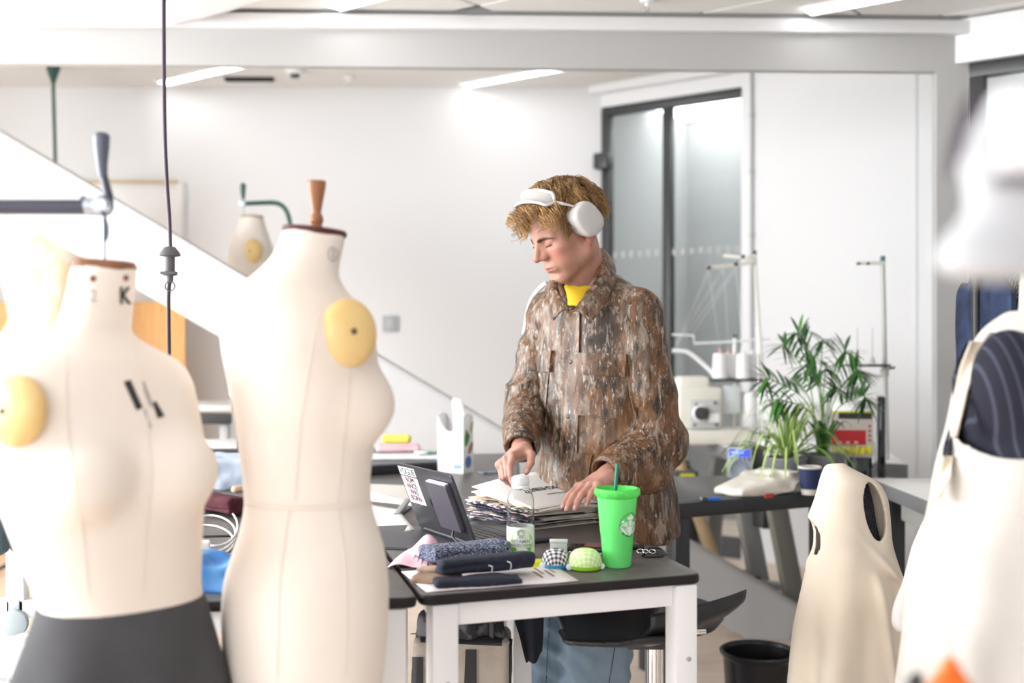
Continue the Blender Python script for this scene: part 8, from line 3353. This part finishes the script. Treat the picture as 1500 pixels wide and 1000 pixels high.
grid_sheet('back_shell', back_fn, 20, 8, blk_s, t, 0.010)
pt = P(958, 934, YB2)
tube('gas_lift', [(sx, YB2, 0.30), (sx, YB2, pt.z)], 0.021, CHROME, t, seg=28)
tube('sleeve_tube', [(sx, YB2, 0.02), (sx, YB2, 0.42)], 0.027, CHROME, t, seg=28)
box('seat_plate', (sx, YB2, pt.z - 0.002), (0.15, 0.15, 0.012), dkp, t, bev=0.003)
lv = P(1000, 925, YB2)
tube('lever', [(sx, YB2 - 0.02, lv.z + 0.005), P(1015, 926, YB2 - 0.02), P(1034, 925, YB2 - 0.02)], 0.0062, CHROME, t, seg=12)
lathe('base', [(0, 0.035), (0.03, 0.03), (0.10, 0.016), (0.19, 0.008), (0.20, 0.0), (0, 0.0)], (sx, YB2, 0), CHROME, t, seg=48)
fr = [(sx + 0.12 * math.cos(a), YB2 - 0.03 + 0.13 * math.sin(a), 0.24) for a in np.linspace(-PI * 0.95, PI * -0.05, 15)]
tube('footrest', [(sx, YB2, 0.24)] + fr + [(sx, YB2, 0.24)], 0.010, CHROME, t, seg=10)

# waste bin
YW = 3.62
bc = P(1111, 0, YW)
kw = YW / F
zr = P(0, 951, YW).z
t = thing('waste_bin', (bc.x, YW, 0), 'round black waste bin on the floor beside the cream bodice', 'bin')
bnm = mat('bin_black', (0.014, 0.014, 0.016), 0.32)
lathe('bin_wall', [(0, 0.0006), (0.098, 0.0006), (0.102, 0.006), (51 * kw, zr - 0.012), (49.6 * kw, zr - 0.012), (0.098, 0.010), (0, 0.010)], (bc.x, YW, 0), bnm, t, seg=56)
lathe('rim', [(49 * kw, zr - 0.012), (52 * kw, zr - 0.022), (56 * kw, zr - 0.010), (56.5 * kw, zr - 0.003), (54 * kw, zr), (50.5 * kw, zr - 0.003)], (bc.x, YW, 0), bnm, t, seg=56, close=True)
lathe('rivet', [(0, 0.004), (0.004, 0.003), (0.004, -0.002), (0, -0.002)], (bc.x + 0.09, YW + 0.045, zr - 0.03), STEEL, t, seg=10, M=Matrix.Rotation(PI / 2, 4, 'X'))

# swivel chair behind the stool
YC2 = 3.4
cx = P(960, 0, YC2).x
t = thing('swivel_chair', (cx, YC2, 0), 'dark swivel chair base with castors behind the stool', 'chair')
lathe('seat', [(0, 0.46), (0.19, 0.455), (0.21, 0.43), (0.19, 0.405), (0, 0.40)], (cx, YC2, 0), mat('chair_grey', (0.07, 0.07, 0.075), 0.8), t, seg=40)
tube('post', [(cx, YC2, 0.08), (cx, YC2, 0.41)], 0.032, mat('chair_post', (0.13, 0.14, 0.15), 0.45), t, seg=20)
for i in range(5):
    a = 2 * PI * i / 5 + 0.436
    d = Vector((math.cos(a), math.sin(a), 0))
    lg = tube('leg', [Vector((cx, YC2, 0.10)) + d * 0.02, Vector((cx, YC2, 0.085)) + d * 0.13, Vector((cx, YC2, 0.070)) + d * 0.23], [0.024, 0.020, 0.014], dkp, t, seg=12)
    for s in (-1, 1):
        n_ = Vector((-d.y, d.x, 0))
        bm = bmesh.new()
        bm_lathe(bm, [(0, 0.009), (0.022, 0.008), (0.028, 0.004), (0.028, -0.004), (0.022, -0.008), (0, -0.009)], 20)
        bmesh.ops.transform(bm, matrix=disc_M(Vector((cx, YC2, 0.029)) + d * 0.24 + n_ * 0.012 * s, n_), verts=bm.verts)
        o = link('castor', bm_done(bm), dkp, lg)

# woven shopper under the near table
YS3 = 2.62
weave = mat('bag_weave', (0.42, 0.37, 0.31), 0.85, col2=(0.50, 0.45, 0.39), nscale=16, bump=0.35, bscale=350)
bkw = mat('bag_black', (0.02, 0.02, 0.024), 0.5)
xl, xr, zt = P(600, 0, YS3).x, P(750, 0, YS3).x, P(0, 934, YS3).z
cxs, wS = (xl + xr) / 2, (xr - xl)
t = thing('shopping_bag', (cxs, YS3 + 0.1, 0), 'large beige woven shopping bag with black edges under near table', 'bag')


def bag_fn(p):
    zz = np.clip((p[:, 2]) / zt, 0, 1)
    q = p - np.array([cxs, YS3 + 0.07, zt / 2])
    d = s_box(q, (0, 0, 0), (wS / 2, 0.07, zt / 2), rad=0.02)
    return d + (vnoise(p * np.array([9, 9, 7]), 2) - 0.5) * 0.022


vs_, q_ = nets(bag_fn, (xl - .04, YS3 - .05, -0.02), (xr + .04, YS3 + .25, zt + .04), 0.008)
vs_[:, 2] = np.maximum(vs_[:, 2], 0.001)
bagb = link('bag_body', fast_mesh(vs_, q_), weave, t)
bvb = bvh_of([bagb])
for (q4, nm) in (([(601, 928), (750, 934), (750, 946), (601, 940)], 'top_band'), ([(745, 936), (757, 936), (757, 1004), (746, 1004)], 'side_piping'), ([(682, 951), (698, 951), (698, 1004), (680, 1004)], 'printed_panel'), ([(604, 962), (620, 962), (620, 1004), (603, 1004)], 'printed_panel')):
    patch(nm, bvb, q4, bkw, t, 0.004, 10, 6, 0.003)
for i, y_ in enumerate((YS3 + 0.02, YS3 + 0.12)):
    tube('handle', [Vector((cxs - 0.07, y_, zt - 0.04)), Vector((cxs - 0.065, y_, zt + 0.045)), Vector((cxs, y_, zt + 0.075)), Vector((cxs + 0.065, y_, zt + 0.05)), Vector((cxs + 0.07, y_, zt - 0.04))], 0.013, bkw, t, seg=8, smooth_pts=6, flatten=0.4)
flatb = mat('bag_content', (0.03, 0.03, 0.036), 0.9, col2=(0.16, 0.16, 0.18), nscale=30, nrange=(0.5, 0.62))
sdf_obj('contents', lambda p: s_box(p, (cxs, YS3 + 0.07, zt + 0.01), (wS / 2 - 0.02, 0.055, 0.035), rad=0.02) + (vnoise(p * 26, 5) - 0.5) * 0.03, (xl, YS3 - .02, zt - .05), (xr, YS3 + .22, zt + .08), 0.008, flatb, t)

# navy coat hem hanging beside the shopper (over the low rail of the table)
YN = 2.66
coat = [P(742, 868, YN), P(800, 868, YN), P(794, 962, YN), P(772, 973, YN)]


def coat_fn(u, v):
    a = P(740, 860, YN).lerp(P(797, 860, YN), u)
    b = P(772, 973, YN).lerp(P(794, 958, YN), u)
    return a.lerp(b, v) + Vector((0, 0.018 * math.sin(u * 6 + v * 2), 0.004 * math.sin(u * 9)))


t = thing('navy_coat', P(770, 900, YN), 'dark navy cloth hanging below the near table beside the man\'s legs', 'cloth')
grid_sheet('hanging_cloth', coat_fn, 16, 16, mat('coat_navy', (0.008, 0.011, 0.020), 0.9), t, 0.006)
hk = P(768, 858, YN)
tube('hanging_loop', [hk, hk + Vector((0, 0, 0.02)), Vector((hk.x, hk.y, TZ - 0.03))], 0.004, mat('coat_navy'), t, seg=8)

# far left: garment trolley leg with castor, bag strap, clear bag on the floor
YL = 3.0
wm = mat('trolley_white', (0.82, 0.83, 0.83), 0.4)
lx = P(26, 0, YL).x
t = thing('garment_trolley', (lx, YL, 0), 'white garment trolley upright with blue-grey castor at the left edge', 'trolley')
zt_ = P(0, 760, YL).z
zb_ = P(0, 895, YL).z
box('upright', (lx, YL, (zt_ + zb_) / 2 + 0.2), (0.05, 0.04, zt_ - zb_ + 0.4), wm, t, bev=0.004)
box('cross_bar', (lx + 0.07, YL + 0.02, P(0, 834, YL).z), (0.20, 0.03, 0.06), wm, t, bev=0.004)
box('base_bar', (lx - 0.25, YL, zb_ + 0.01), (0.62, 0.04, 0.05), wm, t, bev=0.004)
cz = P(0, 908, YL).z
for x in (lx + 0.0, lx - 0.5):
    cst = box('castor_fork', (x, YL, cz + 0.035), (0.03, 0.05, 0.05), mat('castor_steel', (0.5, 0.55, 0.57), 0.3, 0.6), t, bev=0.003)
    lathe('wheel', [(0, 0.013), (0.028, 0.012), (0.036, 0.008), (0.036, -0.008), (0.028, -0.012), (0, -0.013)], (x + 0.005, YL - 0.03, cz), mat('castor_teal', (0.33, 0.38, 0.40), 0.4), t, seg=28, M=Matrix.Rotation(PI / 2, 4, 'X'))
    box('stand_block', (x, YL, (cz - 0.036) / 2), (0.10, 0.10, max(cz - 0.040, 0.01)), mat('plinth_pale', (0.72, 0.70, 0.68), 0.6), t, bev=0.003)
t = thing('shoulder_bag', P(25, 760, YL - 0.06), 'dark teal bag strap looped on the white trolley upright', 'bag')
stp = mat('strap_teal', (0.06, 0.10, 0.12), 0.6)
yb_ = YL - 0.05
tube('strap', [P(10, 700, yb_), P(6, 740, yb_), P(8, 780, yb_), P(20, 803, yb_), P(36, 810, yb_), P(48, 812, yb_)], 0.008, stp, t, seg=8, smooth_pts=6, flatten=0.5)
tube('strap', [P(14, 705, yb_), P(22, 735, yb_), P(36, 765, yb_), P(48, 808, yb_)], 0.010, stp, t, seg=8, smooth_pts=6, flatten=0.5)
tube('strap', [P(-10, 720, yb_), P(10, 712, yb_), P(18, 738, yb_), P(0, 752, yb_)], 0.012, stp, t, seg=8, smooth_pts=6, flatten=0.5)
sdf_obj('bag_body', lambda p: s_box(p, tuple(P(-20, 770, YL + 0.0 - 0.1)), (0.06, 0.03, 0.08), rad=0.02) + (vnoise(p * 20, 3) - 0.5) * 0.02, P(-70, 850, YL - 0.1) - Vector((0.02, 0.1, 0)), P(30, 700, YL - 0.1) + Vector((0, 0.1, 0)), 0.008, stp, t)
q = Vector((P(25, 0, 2.75).x, 2.75, 0))
cbm = mat('poly_clear', (0.92, 0.94, 0.95), 0.12, trans=0.85, ior=1.1)
o = sdf_obj('plastic_bag', lambda p: s_ell(p, (q.x, q.y, P(0, 955, 2.75).z - 0.01), (0.10, 0.08, 0.05)) + (ridged(p * 22, 4)) * 0.012, q + Vector((-.16, -.14, .2)), q + Vector((.16, .14, .6)), 0.007, cbm)
rehome(o, (q.x, q.y, P(0, 985, 2.75).z))
tag(o, 'crumpled clear plastic bag at the left edge beside the grey skirt', 'bag')
zs_ = min(v.co.z for v in o.data.vertices) + o.location.z
t = thing('storage_crate', (q.x - 0.05, 2.78, 0), 'pale storage crate at the left edge, clear plastic bag on it', 'crate')
box('crate_body', (q.x - 0.05, 2.78, zs_ / 2 - 0.008), (0.32, 0.30, zs_ - 0.020), mat('crate_pale', (0.74, 0.73, 0.71), 0.5), t, bev=0.01)
box('lid', (q.x - 0.05, 2.78, zs_ - 0.012), (0.34, 0.32, 0.02), mat('crate_lid', (0.80, 0.79, 0.78), 0.45), t, bev=0.004)
